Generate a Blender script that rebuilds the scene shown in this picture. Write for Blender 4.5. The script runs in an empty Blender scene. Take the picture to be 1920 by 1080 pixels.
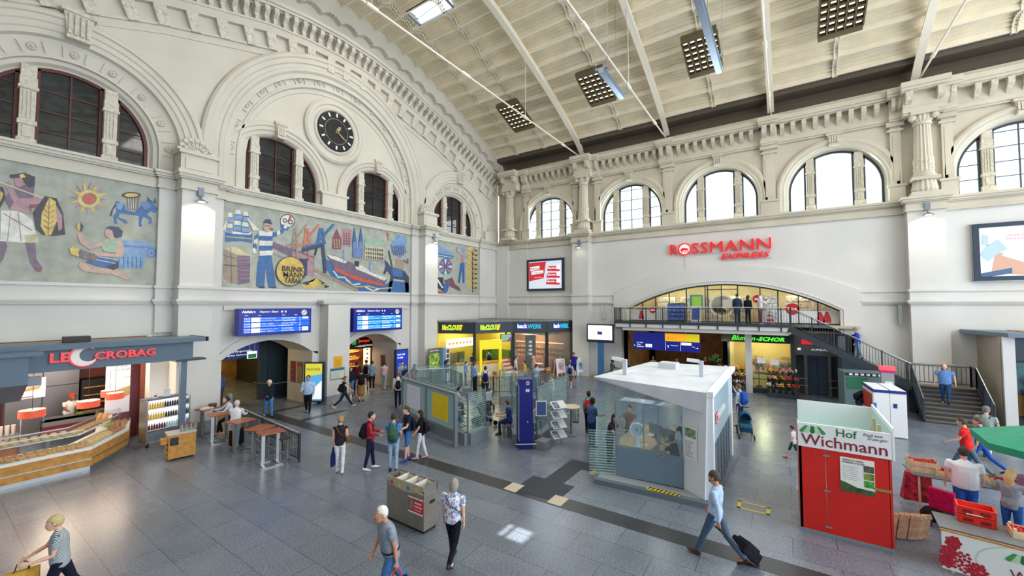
import bpy, math, random
from mathutils import Vector, Matrix
random.seed(7)
PI = math.pi
sc = bpy.context.scene
COL = sc.collection

# ---------------------------------------------------------------- camera
FPX, CAMH = 764.0,5.2
AZ, PT = math.radians(33.9), math.atan(.0412)
cam_d = bpy.data.cameras.new('camera')
cam_d.sensor_width = 36; cam_d.lens = FPX/1920*36
cam_d.clip_start = .1; cam_d.clip_end = 400
cam = bpy.data.objects.new('camera', cam_d); COL.objects.link(cam)
FW = Vector((math.cos(AZ)*math.cos(PT), math.sin(AZ)*math.cos(PT), math.sin(PT)))
RT = Vector((math.sin(AZ),-math.cos(AZ),0)); UP = RT.cross(FW)
cam.location = (0,0, CAMH)
cam.rotation_euler = FW.to_track_quat('-Z', 'Y').to_euler()
sc.camera = cam

# ---------------------------------------------------------------- world, exposure
sc.view_settings.view_transform = 'Standard'
sc.view_settings.look = 'None'
sc.view_settings.gamma = 1
sc.view_settings.use_curve_mapping = False
sc.view_settings.exposure = -0.1
w = bpy.data.worlds.new('sky'); sc.world = w; w.use_nodes = True
nt = w.node_tree; bg = nt.nodes['Background']
bg.inputs['Color'].default_value = (.87,.94,1,1)
bg.inputs['Strength'].default_value = 3.2
sc.cycles.max_bounces = 7; sc.cycles.diffuse_bounces = 5; sc.cycles.glossy_bounces = 3
sc.cycles.transparent_max_bounces = 16; sc.cycles.transmission_bounces = 4
sc.cycles.sample_clamp_indirect = 6
sc.cycles.caustics_reflective = False; sc.cycles.caustics_refractive = False

def area_light(name, loc, rot, sx, sy, power, col=(1,1,1), spread=180):
    d = bpy.data.lights.new(name, 'AREA'); d.shape = 'RECTANGLE'; d.size = sx; d.size_y = sy
    d.energy = power; d.color = col; d.spread = math.radians(spread)
    o = bpy.data.objects.new(name, d); COL.objects.link(o); o.location = loc; o.rotation_euler = rot
    return o
# daylight through the glazed front of the hall (behind the viewer)
area_light('daylight_front',(10,-21,8),(math.radians(90),0,0),26,15,3300,(.88,.94,1))
area_light('overhead_fill',(13.2,2,21.3),(0,0,0),3,30,2300,(1,.97,.92))  # unseen fill light added below the closed vault, not an opening in it
for y in (9.1,3.4,-2.4,-9.3,15.7):
    area_light('daylight_window',(28.75, y,11.9),(0, math.radians(90),0),2.6,3.6,210,(.88,.95,1))
sun_d = bpy.data.lights.new('sun', 'SUN'); sun_d.energy = 14; sun_d.angle = .006; sun_d.color = (1,.95,.88)
sun = bpy.data.objects.new('sun', sun_d); COL.objects.link(sun)
sun.rotation_euler = Vector((5.85,-8.9,-19.8)).to_track_quat('-Z', 'Y').to_euler()

def ray(u, v): return FW+RT*((u-960)/FPX)-UP*((v-540)/FPX)
def FL(u, v, z=0.0):
    r = ray(u, v); t = (z-CAMH)/r.z; return (r.x*t, r.y*t)
def PL(u, v, d=0.0):           # a point of the photograph on the end wall: (x, z)
    r = ray(u, v); t = (20.8-d)/r.y; return (r.x*t, CAMH+r.z*t)
def PR(u, v, d=0.0):           # on the side wall: (-y, z)
    r = ray(u, v); t = (28.6-d)/r.x; return (-r.y*t, CAMH+r.z*t)
def AZ_OF(x, y): return math.atan2(y, x)

# ---------------------------------------------------------------- materials
MATS = {}
def s2l(c):
    return tuple(((x/255)/12.92 if x/255 <= .04045 else ((x/255+.055)/1.055)**2.4) for x in c)
def mat(name, rgb, rough=.55, metal=0, emit=0, alpha=1, noise=0, scale=4, bump=0, trans=0, spec=.5):
    if name in MATS: return MATS[name]
    m = bpy.data.materials.new(name); m.use_nodes = True
    n = m.node_tree; b = n.nodes['Principled BSDF']
    c = s2l(rgb)+(1,)
    b.inputs['Base Color'].default_value = c; b.inputs['Roughness'].default_value = rough
    b.inputs['Metallic'].default_value = metal; b.inputs['Specular IOR Level'].default_value = spec
    if emit:
        b.inputs['Emission Color'].default_value = c; b.inputs['Emission Strength'].default_value = emit
    if trans:
        out = n.nodes['Material Output']; t = n.nodes.new('ShaderNodeBsdfTransparent'); t.inputs[0].default_value = c
        mx = n.nodes.new('ShaderNodeMixShader'); mx.inputs[0].default_value = 1-trans
        n.links.new(t.outputs[0], mx.inputs[1]); n.links.new(b.outputs[0], mx.inputs[2]); n.links.new(mx.outputs[0], out.inputs[0])
    if noise or bump:
        tc = n.nodes.new('ShaderNodeTexCoord'); nz = n.nodes.new('ShaderNodeTexNoise')
        nz.inputs['Scale'].default_value = scale; nz.inputs['Detail'].default_value = 5
        n.links.new(tc.outputs['Object'], nz.inputs['Vector'])
        if noise:
            r = n.nodes.new('ShaderNodeValToRGB'); a = s2l([max(0, x*(1-noise)) for x in rgb]); d = s2l([min(255, x*(1+noise*.6)) for x in rgb])
            r.color_ramp.elements[0].position = .3; r.color_ramp.elements[1].position = .7
            r.color_ramp.elements[0].color = a+(1,); r.color_ramp.elements[1].color = d+(1,)
            n.links.new(nz.outputs['Fac'], r.inputs[0]); n.links.new(r.outputs[0], b.inputs['Base Color'])
            if emit: n.links.new(r.outputs[0], b.inputs['Emission Color'])
        if bump:
            bp = n.nodes.new('ShaderNodeBump'); bp.inputs['Strength'].default_value = bump; bp.inputs['Distance'].default_value = .02
            n.links.new(nz.outputs['Fac'], bp.inputs['Height']); n.links.new(bp.outputs[0], b.inputs['Normal'])
    MATS[name] = m; return m
def C(r, g, b_, rough=.6): return mat('paint_%d_%d_%d_%d' % (r, g, b_, rough*100),(r, g, b_), rough)
def E(r, g, b_, e=1.0): return mat('glow_%d_%d_%d_%g' % (r, g, b_, e),(r, g, b_),.5, emit=e)
def cloth(r, g, b_): return mat('cloth_%d_%d_%d' % (r, g, b_),(r, g, b_),.9, noise=.12, scale=14, bump=.3, spec=.2)
plaster = mat('cream_plaster',(208,204,192),.75, noise=.035, scale=.6, bump=.05)
plaster2 = mat('carved_plaster',(210,205,192),.75, noise=.10, scale=9, bump=.9)
wallmat = mat('grey_white_wall',(213,212,209),.7, noise=.03, scale=.5, bump=.04)
roofmat = mat('cream_corrugated_metal',(238,226,200),.6, noise=.05, scale=1)
ribmat = mat('cream_steel',(232,225,208),.5)
backlitplaster = mat('plaster_backlit_tone',(201,194,177),.75, noise=.05, scale=.8, bump=.05)  # side wall plaster: backlight and warm lamplight painted in as a darker, warmer tone
backlit2 = mat('carved_plaster_backlit_tone',(203,196,178),.75, noise=.1, scale=9, bump=.9)  # carved version with the same painted-in backlight tone
darkglass = mat('dark_window_glass',(44,50,52),.04, noise=.35, scale=.5)
clearglass = mat('clear_glass',(235,245,248),.03, trans=.93)
greenglass = mat('greenish_glass',(170,205,205),.05, trans=.78)
shopglass = mat('shop_glass',(225,235,235),.04, trans=.9)
maroon = mat('maroon_window_frame',(84,32,26),.5)
darkframe = mat('dark_frame',(58,62,68),.5)
anthracite = mat('anthracite_metal',(52,60,68),.45, metal=.2)
steel = mat('brushed_steel',(176,180,184),.3, metal=.85)
greysteel = mat('grey_painted_steel',(120,132,142),.45, metal=.2)
white = mat('white_lacquer',(236,240,244),.4)
black = mat('black_plastic',(22,23,26),.5)
oak = mat('honey_oak',(196,140,66),.5, noise=.14, scale=7)
darkwood = mat('brown_table_wood',(158,92,52),.35, noise=.14, scale=9)
blueDB = mat('deep_blue_enamel',(10,22,120),.35)

# ---------------------------------------------------------------- mesh builder
class MB:
    def __init__(s, m=None, M=None):
        s.v = []; s.f = []; s.fm = []; s.mats = []; s.m = m; s.M = M or Matrix()
    def mi(s, m):
        m = m or s.m
        if m not in s.mats: s.mats.append(m)
        return s.mats.index(m)
    def add(s, vs, fs, m=None):
        o = len(s.v); s.v += [s.M @ Vector(p) for p in vs]; k = s.mi(m)
        s.f += [tuple(i+o for i in f) for f in fs]; s.fm += [k]*len(fs); return s
    def box(s, x0, x1, y0, y1, z0, z1, m=None):
        x0, x1 = min(x0, x1), max(x0, x1); y0, y1 = min(y0, y1), max(y0, y1); z0, z1 = min(z0, z1), max(z0, z1)
        return s.add([(x0, y0, z0),(x1, y0, z0),(x1, y1, z0),(x0, y1, z0),(x0, y0, z1),(x1, y0, z1),(x1, y1, z1),(x0, y1, z1)],
              [(0,3,2,1),(4,5,6,7),(0,1,5,4),(1,2,6,5),(2,3,7,6),(3,0,4,7)], m)
    def cbox(s, c, d, rz=0, m=None):
        ca, sa = math.cos(rz), math.sin(rz); P = []
        for sz in (-1,1):
            for sx, sy in ((-1,-1),(1,-1),(1,1),(-1,1)):
                x, y = sx*d[0]/2, sy*d[1]/2; P.append((c[0]+x*ca-y*sa, c[1]+x*sa+y*ca, c[2]+sz*d[2]/2))
        return s.add(P,[(0,3,2,1),(4,5,6,7),(0,1,5,4),(1,2,6,5),(2,3,7,6),(3,0,4,7)], m)
    def tube(s, a, b, r, r2=None, n=8, m=None, cap=True):
        a, b = Vector(a), Vector(b); r2 = r if r2 is None else r2
        d = (b-a).normalized(); x = d.orthogonal().normalized(); y = d.cross(x); P = []
        for c, q in ((a, r),(b, r2)):
            for i in range(n):
                t = 2*PI*i/n; P.append(c+x*q*math.cos(t)+y*q*math.sin(t))
        F = [(i,(i+1) % n, n+(i+1) % n, n+i) for i in range(n)]
        if cap: F += [tuple(range(n-1,-1,-1)), tuple(range(n,2*n))]
        return s.add(P, F, m)
    def bar(s, a, b, wd, h, m=None):      # rectangular bar from a to b, wd across, h in the other direction
        a, b = Vector(a), Vector(b); d = (b-a).normalized()
        u = Vector((0,0,1)) if abs(d.z) < .95 else Vector((0,1,0))
        x = d.cross(u).normalized(); y = x.cross(d); P = []
        for c in (a, b):
            for sx, sy in ((-1,-1),(1,-1),(1,1),(-1,1)): P.append(c+x*sx*wd/2+y*sy*h/2)
        return s.add(P,[(0,1,2,3),(7,6,5,4),(0,4,5,1),(1,5,6,2),(2,6,7,3),(3,7,4,0)], m)
    def path(s, pts, r, n=6, m=None):
        for a, b in zip(pts, pts[1:]): s.tube(a, b, r, n=n, m=m)
        return s
    def lathe(s, prof, c=(0,0,0), n=20, m=None, sx=1, sy=1, axis='z'):
        P = []; F = []
        for r, z in prof:
            for i in range(n):
                t = 2*PI*i/n; a, b2 = r*math.cos(t)*sx, r*math.sin(t)*sy
                P.append((c[0]+a, c[1]+b2, c[2]+z) if axis == 'z' else ((c[0]+a, c[1]+z, c[2]+b2) if axis == 'y' else (c[0]+z, c[1]+a, c[2]+b2)))
        for k in range(len(prof)-1):
            for i in range(n):
                j = (i+1) % n; F.append((k*n+i, k*n+j,(k+1)*n+j,(k+1)*n+i))
        F.append(tuple(range(n-1,-1,-1))); F.append(tuple(range((len(prof)-1)*n, len(prof)*n)))
        return s.add(P, F, m)
    def ball(s, c, r, m=None, n=12, k=8):
        rx, ry, rz = r if isinstance(r,(tuple, list)) else (r, r, r)
        prof = [(max(.001, math.sin(PI*i/k)),-math.cos(PI*i/k)) for i in range(k+1)]
        P = []; F = []
        for q, z in prof:
            for i in range(n):
                t = 2*PI*i/n; P.append((c[0]+rx*q*math.cos(t), c[1]+ry*q*math.sin(t), c[2]+rz*z))
        for a in range(k):
            for i in range(n):
                j = (i+1) % n; F.append((a*n+i, a*n+j,(a+1)*n+j,(a+1)*n+i))
        F += [tuple(range(n-1,-1,-1)), tuple(range(k*n,(k+1)*n))]
        return s.add(P, F, m)
    def prism(s, poly, z0, z1, m=None):   # polygon in local xy, extruded along z
        n = len(poly); a = sum(poly[i][0]*poly[(i+1) % n][1]-poly[(i+1) % n][0]*poly[i][1] for i in range(n))
        if a < 0: poly = poly[::-1]
        P = [(x, y, z0) for x, y in poly]+[(x, y, z1) for x, y in poly]
        return s.add(P,[tuple(range(n-1,-1,-1)), tuple(range(n,2*n))]+[(i,(i+1) % n, n+(i+1) % n, n+i) for i in range(n)], m)
    def loft(s, rings, m=None, closed=True):
        n = len(rings[0]); P = [p for r in rings for p in r]; F = []
        for k in range(len(rings)-1):
            for i in range(n if closed else n-1):
                j = (i+1) % n; F.append((k*n+i, k*n+j,(k+1)*n+j,(k+1)*n+i))
        if closed: F += [tuple(range(n-1,-1,-1)), tuple(range((len(rings)-1)*n, len(rings)*n))]
        return s.add(P, F, m)
    def mesh(s, me, M, m=None):
        return s.add([M @ v.co for v in me.vertices],[tuple(p.vertices) for p in me.polygons], m)
    def text(s, t, x, y, wd, h, z=0, ext=.01, m=None, shear=0, bold=0):   # fitted into the box x..x+wd, y..y+h
        cu = bpy.data.curves.new('t', 'FONT'); cu.body = t; cu.extrude = .02; cu.shear = shear; cu.offset = bold; cu.resolution_u = 2
        o = bpy.data.objects.new('t', cu); me = bpy.data.meshes.new_from_object(o)
        xs = [v.co.x for v in me.vertices]; ys = [v.co.y for v in me.vertices]
        if xs:
            ax, ay = min(xs), min(ys); kx = wd/(max(xs)-ax+1e-6); ky = h/(max(ys)-ay+1e-6)
            s.mesh(me, Matrix.Translation((x-ax*kx, y-ay*ky, z+ext/2)) @ Matrix.Diagonal((kx, ky, ext/.04,1)), m)
        bpy.data.meshes.remove(me); bpy.data.objects.remove(o); bpy.data.curves.remove(cu); return s
    def holed(s, outer, holes, z0, z1, m=None):
        cu = bpy.data.curves.new('h', 'CURVE'); cu.dimensions = '2D'; cu.fill_mode = 'BOTH'; cu.extrude = (z1-z0)/2
        for lp in [outer]+holes:
            sp = cu.splines.new('POLY'); sp.points.add(len(lp)-1); sp.use_cyclic_u = True
            for i, q in enumerate(lp): sp.points[i].co = (q[0], q[1],0,1)
        o = bpy.data.objects.new('h', cu); me = bpy.data.meshes.new_from_object(o)
        s.mesh(me, Matrix.Translation((0,0,(z0+z1)/2)), m)
        bpy.data.meshes.remove(me); bpy.data.objects.remove(o); bpy.data.curves.remove(cu); return s
    def build(s, name, parent=None, smooth=False, label=None, cat=None, group=None, kind=None, M=None, bevel=0):
        me = bpy.data.meshes.new(name)
        vs = s.v; Mi = None
        if M is not None: Mi = M.inverted(); vs = [Mi @ p for p in vs]
        me.from_pydata([tuple(p) for p in vs],[], s.f)
        for m in (s.mats or [white]): me.materials.append(m)
        if len(s.mats) > 1: me.polygons.foreach_set('material_index', s.fm)
        if smooth: me.polygons.foreach_set('use_smooth',[True]*len(me.polygons))
        me.validate(); me.update()
        o = bpy.data.objects.new(name, me); COL.objects.link(o)
        if parent is not None: o.parent = parent
        if M is not None: o.matrix_world = M
        if bevel:
            b = o.modifiers.new('bevel', 'BEVEL'); b.width = bevel; b.segments = 2; b.limit_method = 'ANGLE'
        if smooth and smooth != 2:
            pass
        return tag(o, label, cat, group, kind)

def tag(o, label=None, cat=None, group=None, kind=None):
    if label: o['label'] = label
    if cat: o['category'] = cat
    if group: o['group'] = group
    if kind: o['kind'] = kind
    return o
def thing(name, label, cat, loc=(0,0,0), rz=0, group=None, kind=None, M=None):
    o = bpy.data.objects.new(name, None); COL.objects.link(o); o.empty_display_size = .1
    if M is not None: o.matrix_world = M
    else: o.location = loc; o.rotation_euler = (0,0, rz)
    return tag(o, label, cat, group, kind)
def dup(o, parent=None):
    c = o.copy(); COL.objects.link(c)
    if parent is not None: c.parent = parent
    for ch in list(o.children): dup(ch, c)
    return c
def arcpts(cx, cy, r, a0, a1, n):
    return [(cx+r*math.cos(math.radians(a0+(a1-a0)*i/n)), cy+r*math.sin(math.radians(a0+(a1-a0)*i/n))) for i in range(n+1)]
def interp(x, tab):
    if x <= tab[0][0]: return tab[0][1]
    for (a, b),(c, d) in zip(tab, tab[1:]):
        if x <= c: return b+(d-b)*(x-a)/(c-a)
    return tab[-1][1]
# wall frames: local x along the wall, y up, z out of the wall into the hall
ML = Matrix(((1,0,0,0),(0,0,-1,20.8),(0,1,0,0),(0,0,0,1)))
MR = Matrix(((0,0,-1,28.6),(-1,0,0,0),(0,1,0,0),(0,0,0,1)))
# ================================================================= ROOM SHELL
XC = 13.2
def floor_mat():
    m = bpy.data.materials.new('grey_granite_slabs'); m.use_nodes = True; n = m.node_tree; b = n.nodes['Principled BSDF']
    L = n.links.new; N = n.nodes.new
    tc = N('ShaderNodeTexCoord')
    mp = N('ShaderNodeMapping'); mp.inputs['Rotation'].default_value = (0,0, math.radians(90)); L(tc.outputs['Object'], mp.inputs[0])
    br = N('ShaderNodeTexBrick'); br.inputs['Scale'].default_value = 1; br.inputs['Brick Width'].default_value = 1.6
    br.inputs['Row Height'].default_value = .8; br.inputs['Mortar Size'].default_value = .006; br.inputs['Bias'].default_value = 0
    br.inputs['Color1'].default_value = s2l((120,129,142))+(1,); br.inputs['Color2'].default_value = s2l((110,119,132))+(1,)
    br.inputs['Mortar'].default_value = s2l((60,62,66))+(1,); L(mp.outputs[0], br.inputs['Vector'])
    nz = N('ShaderNodeTexNoise'); nz.inputs['Scale'].default_value = 26; nz.inputs['Detail'].default_value = 8; L(tc.outputs['Object'], nz.inputs[0])
    n2 = N('ShaderNodeTexNoise'); n2.inputs['Scale'].default_value = 1.1; n2.inputs['Detail'].default_value = 1; L(tc.outputs['Object'], n2.inputs[0])
    r = N('ShaderNodeValToRGB'); r.color_ramp.elements[0].position = .36; r.color_ramp.elements[1].position = .64
    r.color_ramp.elements[0].color = (.52,.53,.55,1); r.color_ramp.elements[1].color = (1.25,1.25,1.25,1); L(nz.outputs['Fac'], r.inputs[0])
    mx = N('ShaderNodeMix'); mx.data_type = 'RGBA'; mx.blend_type = 'MULTIPLY'; mx.inputs[0].default_value = .75
    L(br.outputs['Color'], mx.inputs[6]); L(r.outputs[0], mx.inputs[7])
    r2 = N('ShaderNodeValToRGB'); r2.color_ramp.elements[0].color = (.84,.84,.85,1); r2.color_ramp.elements[1].color = (1.1,1.1,1.1,1)
    r2.color_ramp.elements[0].position = .3; r2.color_ramp.elements[1].position = .7; L(n2.outputs['Fac'], r2.inputs[0])
    m2 = N('ShaderNodeMix'); m2.data_type = 'RGBA'; m2.blend_type = 'MULTIPLY'; m2.inputs[0].default_value = .6
    L(mx.outputs[2], m2.inputs[6]); L(r2.outputs[0], m2.inputs[7]); L(m2.outputs[2], b.inputs['Base Color'])
    rr = N('ShaderNodeMapRange'); rr.inputs[3].default_value = .24; rr.inputs[4].default_value = .30; L(n2.outputs['Fac'], rr.inputs[0]); L(rr.outputs[0], b.inputs['Roughness'])
    b.inputs['Specular IOR Level'].default_value = .65
    return m
FLOORM = floor_mat()
MB(FLOORM).box(-3,46,-21,32,-.3,0).build('floor', kind='structure', label='grey granite slab floor of the station hall')
strip = mat('dark_floor_strip',(52,54,57),.35, noise=.12, scale=20)
tact = mat('dark_tactile_paving',(48,56,64),.5, noise=.2, scale=40, bump=1)
MB(strip).box(9.55,10.1,-20,20.6,0,.004).build('trim_1', kind='structure', label='dark stone band crossing the hall floor')
b = MB(strip); b.box(10.1,13.7,20.6,21.0,0,.004); b.box(10.1,12.3,18.0,18.35,0,.004); b.build('trim_2', kind='structure', label='short dark floor bands before the passage')
b = MB(tact); b.box(10.1,12.1,5.5,6.1,0,.006); b.box(9.75,10.85,5.15,6.5,.004,.010); b.box(12.1,12.7,5.0,6.1,0,.006)
b.box(9.6,10.1,6.35,6.75,.004,.011, C(196,186,164)); b.box(9.6,10.1,4.95,5.35,.004,.011, C(196,186,164)); b.box(11.9,12.6,4.75,5.15,.0,.011, C(204,168,60))
b.build('trim_3', kind='structure', label='dark tactile paving with cream and yellow slabs')

ROOFT = [(0,22.0),(2,21.93),(4,21.65),(6,21.15),(8,20.5),(10,19.85),(12,19.1),(13.5,18.45),(14.85,17.75),(15.7,17.15)]
def roofz(x): return interp(abs(x-XC), ROOFT)
# --- roof profile: scallops with corrugation, along the hall
def roof_points():
    ns = 30; base = []; K = 400
    xs = [XC-15.7+31.4*i/K for i in range(K+1)]; L_ = [0]
    for a, b2 in zip(xs, xs[1:]): L_.append(L_[-1]+math.hypot(b2-a, roofz(b2)-roofz(a)))
    tot = L_[-1]; tab = list(zip(L_, xs)); out = []
    for k in range(ns):
        for j in range(56):
            t = j/56; sarc = (k+t)/ns*tot; x = interp(sarc, tab)
            e = .3; dx = 2*e; dz = roofz(x+e)-roofz(x-e); q = math.hypot(dx, dz); nx, nz_ = -dz/q, dx/q
            h = .3*math.sin(PI*t)**.8+.045*math.sin(t*2*PI*6)
            out.append((x+nx*h, roofz(x)+nz_*h, k, t, nx, nz_))
    x = XC+15.7; out.append((x, roofz(x), ns-1,1,.5,.8)); return out
RP = roof_points()
SKY = [(18,19.35,14.1,15.6)]      # skylight panels: scallop index, y range
def hole(k, y0, y1): return False
def roof():
    b = MB(roofmat)
    ys = [-21,-12.1,-5.8,.5,6.4,12.6,13.75,14.4,15.0,17.6,20.8]
    skyk = (17,18); 
    for i in range(len(RP)-1):
        for y0, y1 in zip(ys, ys[1:]):
            if RP[i][0] > 28.2 or (RP[i][2] == 17 and y0 == 15.0) or (y0 == 13.75 and 1.85 < RP[i][0] < 2.4): continue  # last case: unseen roof opening at the left, added to throw a sun patch
            p, q = RP[i], RP[i+1]
            b.add([(p[0], y0, p[1]),(q[0], y0, q[1]),(q[0], y1, q[1]),(p[0], y1, p[1])],[(0,1,2,3)])
    o = b.build('ceiling', kind='structure', label='cream corrugated vault ceiling of scalloped bays'); return o
roof()
b = MB(clearglass)
sk = [p for p in RP if p[2] == 17]
for p, q in zip(sk, sk[1:]+[RP[RP.index(sk[-1])+1]]):
    b.add([(p[0],15.0, p[1]),(q[0],15.0, q[1]),(q[0],17.6, q[1]),(p[0],17.6, p[1])],[(0,1,2,3)])
sl = b.build('window_1', kind='structure', label='bright glass skylight panel in the vault')
b = MB(greysteel); a0 = (sk[0][0], sk[0][1]); a1 = (sk[-1][0], sk[-1][1])
for y in (15.0,17.6): b.bar((a0[0], y, a0[1]),(a1[0], y, a1[1]),.1,.1)
for a in (a0, a1): b.bar((a[0],15.0, a[1]),(a[0],17.6, a[1]),.1,.1)
b.bar(((a0[0]+a1[0])/2,15.0,(a0[1]+a1[1])/2+.2),((a0[0]+a1[0])/2+.3,17.6,(a0[1]+a1[1])/2+.2),.03,.03)
b.build('window_frame',sl)
# main arched ribs
def arch_rib(y):
    b = MB(ribmat); rings = []
    for i in range(61):
        x = XC-15.55+31.1*i/60; z = roofz(x)-.02
        rings.append([(x, y-.09, z-.42),(x, y+.09, z-.42),(x, y+.09, z),(x, y-.09, z)])
    b.loft(rings)
    rings = [[(r[0][0], y-.17, r[0][2]-.03),(r[0][0], y+.17, r[0][2]-.03),(r[0][0], y+.17, r[0][2]+.03),(r[0][0], y-.17, r[0][2]+.03)] for r in rings]
    b.loft(rings); return b
def small_rib(y):
    b = MB(ribmat)
    for dy in (-.11,.07):
        rings = [[(p[0]-p[4]*.14, y+dy, p[1]-p[5]*.14),(p[0]-p[4]*.14, y+dy+.05, p[1]-p[5]*.14),(p[0], y+dy+.05, p[1]),(p[0], y+dy, p[1])] for p in RP[::4] if p[0] < 28.25]
        b.loft(rings)
    for p in RP[::8]:
        if p[0] < 28.2: b.box(p[0]-.03, p[0]+.03, y-.11, y+.12, p[1]-.12, p[1]-.02)
    return b
k = 4
for y in (12.8,6.5,.5,-5.8,-12.1):
    arch_rib(y).build('trim_%d' % k, kind='structure', label='large arched steel rib under the vault'); k += 1
for y in (18.3,15.7,9.5,3.5,-2.5,-9.0):
    small_rib(y).build('trim_%d' % k, kind='structure', label='slim double rib following the scallops'); k += 1
for y in (12.8,6.5,.5,-5.8):
    b = MB(ribmat); zr = 16.5
    b.tube((-2.2, y, zr),(28.6, y, zr),.045)
    for x in (4,9.5,15,20.5,25.5): b.tube((x-.25, y, zr),(x+.25, y, zr),.085, n=10)
    b.tube((28.2, y, zr),(28.9, y,16.1),.05)
    for x in (9.5,20.5): b.tube((x, y, zr),(x, y, roofz(x)-.4),.012)
    b.build('trim_%d' % k, kind='structure', label='horizontal tie rod spanning the vault'); k += 1
# purlin lines at the cusps
b = MB(ribmat)
for j in range(0,30):
    p = RP[min(j*56, len(RP)-1)]; b.box(p[0]-.05, p[0]+.05,-21,20.7, p[1]-.06, p[1]+.02)
b.build('trim_%d' % k, kind='structure', label='purlins between the scalloped ceiling bays'); k += 1
# end-wall strip with scallop edge just under the roof
b = MB(plaster)
b.loft([[(p[0],20.45, p[1]+.02),(p[0],20.85, p[1]+.02),(p[0],20.85, p[1]-1.0),(p[0],20.45, p[1]-1.0+.0)] for p in RP[::5]])
b.build('trim_%d' % k, kind='structure', label='scalloped cream rim where the vault meets the end wall'); k += 1
TRIM = k

# ---------------------------------------------------------------- generic arch sweep in a wall frame
def arch_sweep(b, cu, cw, w0, prof, n=40, a0=0, a1=180, m=None, legs=True):
    st = []
    if legs: st.append((0, w0))
    st += [(a0+(a1-a0)*i/n, cw) for i in range(n+1)]
    if legs: st.append((180, w0))
    rings = [[(cu+r*math.cos(math.radians(a)), base+r*math.sin(math.radians(a)) if base == cw else base, d) for r, d in prof] for a, base in st]
    return b.loft(rings, m, closed=False)
def archhole(cu, cw, w0, r, n=40):
    return [(cu-r, w0),(cu+r, w0)]+arcpts(cu, cw, r,0,180, n)
def stone_mullion(b, x, w0, w1, wd, d0, d1):
    b.box(x-wd/2, x+wd/2, w0, w1, d0, d1)
    b.box(x-wd/2-.05, x+wd/2+.05, w0, w0+.28, d0, d1+.06); b.box(x-wd/2-.04, x+wd/2+.04, w0+.75, w0+.9, d0, d1+.05)
    b.box(x-wd/2+.08, x+wd/2-.08, w0+.33, w0+.7, d0, d1+.04)
    h = w1-w0
    b.box(x-wd/2-.05, x+wd/2+.05, w0+h*.70, w0+h*.70+.1, d0, d1+.06); b.box(x-wd/2-.02, x+wd/2+.02, w0+h*.70+.1, w0+h*.70+.42, d0, d1+.03)
    for q in (-.25,0,.25): b.box(x+q*wd-.02, x+q*wd+.02, w0+.98, w0+h*.68, d0, d1+.03)
def arch_window(name, M, cu, cw, w0, r, dg, fm, gm, label, mull=1.05, fw=.09, stone=None, bars=True):
    """semicircular window of three lights: glass, frame, two stone mullions"""
    root = thing(name, label, None, kind='structure', M=Matrix())
    root['label'] = label
    g = MB(gm, M); g.prism([(cu-r, w0),(cu+r, w0)]+arcpts(cu, cw, r,0,180,36), dg-.02, dg); g.build('window_glass',root)
    f = MB(fm, M)
    arch_sweep(f, cu, cw, w0,[(r+.02, dg),(r+.02, dg+.1),(r-fw, dg+.1),(r-fw, dg)])
    f.box(cu-r, cu+r, w0, w0+.07, dg, dg+.1)
    for x in (-1,1):
        for o in (-.24,.24):
            hh = cw-w0+math.sqrt(max(.01, r*r-(mull+o*x*0)**2))
            xx = cu+x*mull+o; top = cw+math.sqrt(max(.01,(r-.03)**2-(xx-cu)**2)); f.box(xx-.045, xx+.045, w0, top, dg, dg+.1)
    if bars:
        f.box(cu-.025, cu+.025, w0, cw+r-.05, dg, dg+.06)
        q = w0+.72
        while q < cw+r-.25:
            e = math.sqrt(max(.01, r*r-max(0, q-cw)**2))-.04
            for a, c in ((-mull+.24, mull-.24),(-e,-mull-.24),(mull+.24, e)):
                if c > a: f.box(cu+max(a,-e), cu+min(c, e), q-.018, q+.018, dg, dg+.05)
            q += .72
    f.build('window_frame',root)
    for x in (-1,1):
        s_ = MB(stone or plaster2, M); hh = cw+math.sqrt(r*r-mull*mull); stone_mullion(s_, cu+x*mull, w0, hh+.05,.36, dg+.02, dg+.3); s_.build('mullion',root)
    return root
def rosette(b, u, w_, r, d):
    rings = []
    for q, z in ((r,0),(r,.04),(r*.8,.07),(r*.6,.03),(r*.35,.03),(r*.3,.09),(r*.05,.1)):
        rings.append([(u+q*math.cos(2*PI*i/14), w_+q*math.sin(2*PI*i/14), d+z) for i in range(14)])
    b.loft(rings)
def keystone(b, u, w_, wd, h, d):
    b.prism([(u-wd*.36, w_-h/2),(u+wd*.36, w_-h/2),(u+wd/2, w_+h/2),(u-wd/2, w_+h/2)], d-.5, d+.06)
    b.box(u-wd*.6, u+wd*.6, w_+h/2, w_+h/2+.14, d-.5, d+.12); b.box(u-wd*.4, u+wd*.4, w_-h/2-.08, w_-h/2+.04, d-.5, d+.14)
    for q in (-.3,-.1,.1,.3): b.box(u+q*wd-.04, u+q*wd+.04, w_-h/2+.08, w_+h/2-.06, d, d+.13)
def fan_ornament(b, u, w_, r, d):
    for i in range(9):
        a = math.radians(10+160*i/8); c, s_ = math.cos(a), math.sin(a)
        b.prism([(u+c*r*.2-s_*.02, w_+s_*r*.2+c*.02),(u+c*r*.2+s_*.02, w_+s_*r*.2-c*.02),(u+c*r+s_*.09, w_+s_*r-c*.09),(u+c*r*1.12, w_+s_*r*1.12),(u+c*r-s_*.09, w_+s_*r+c*.09)], d, d+.12)
        for q in (.45,.8): b.lathe([(.06,0),(.05,.06),(.01,.09)],(u+c*r*q, w_+s_*r*q, d+.1),8)
    b.lathe([(r*.3,0),(r*.25,.12),(.01,.2)],(u, w_+.05, d),14)

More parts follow.
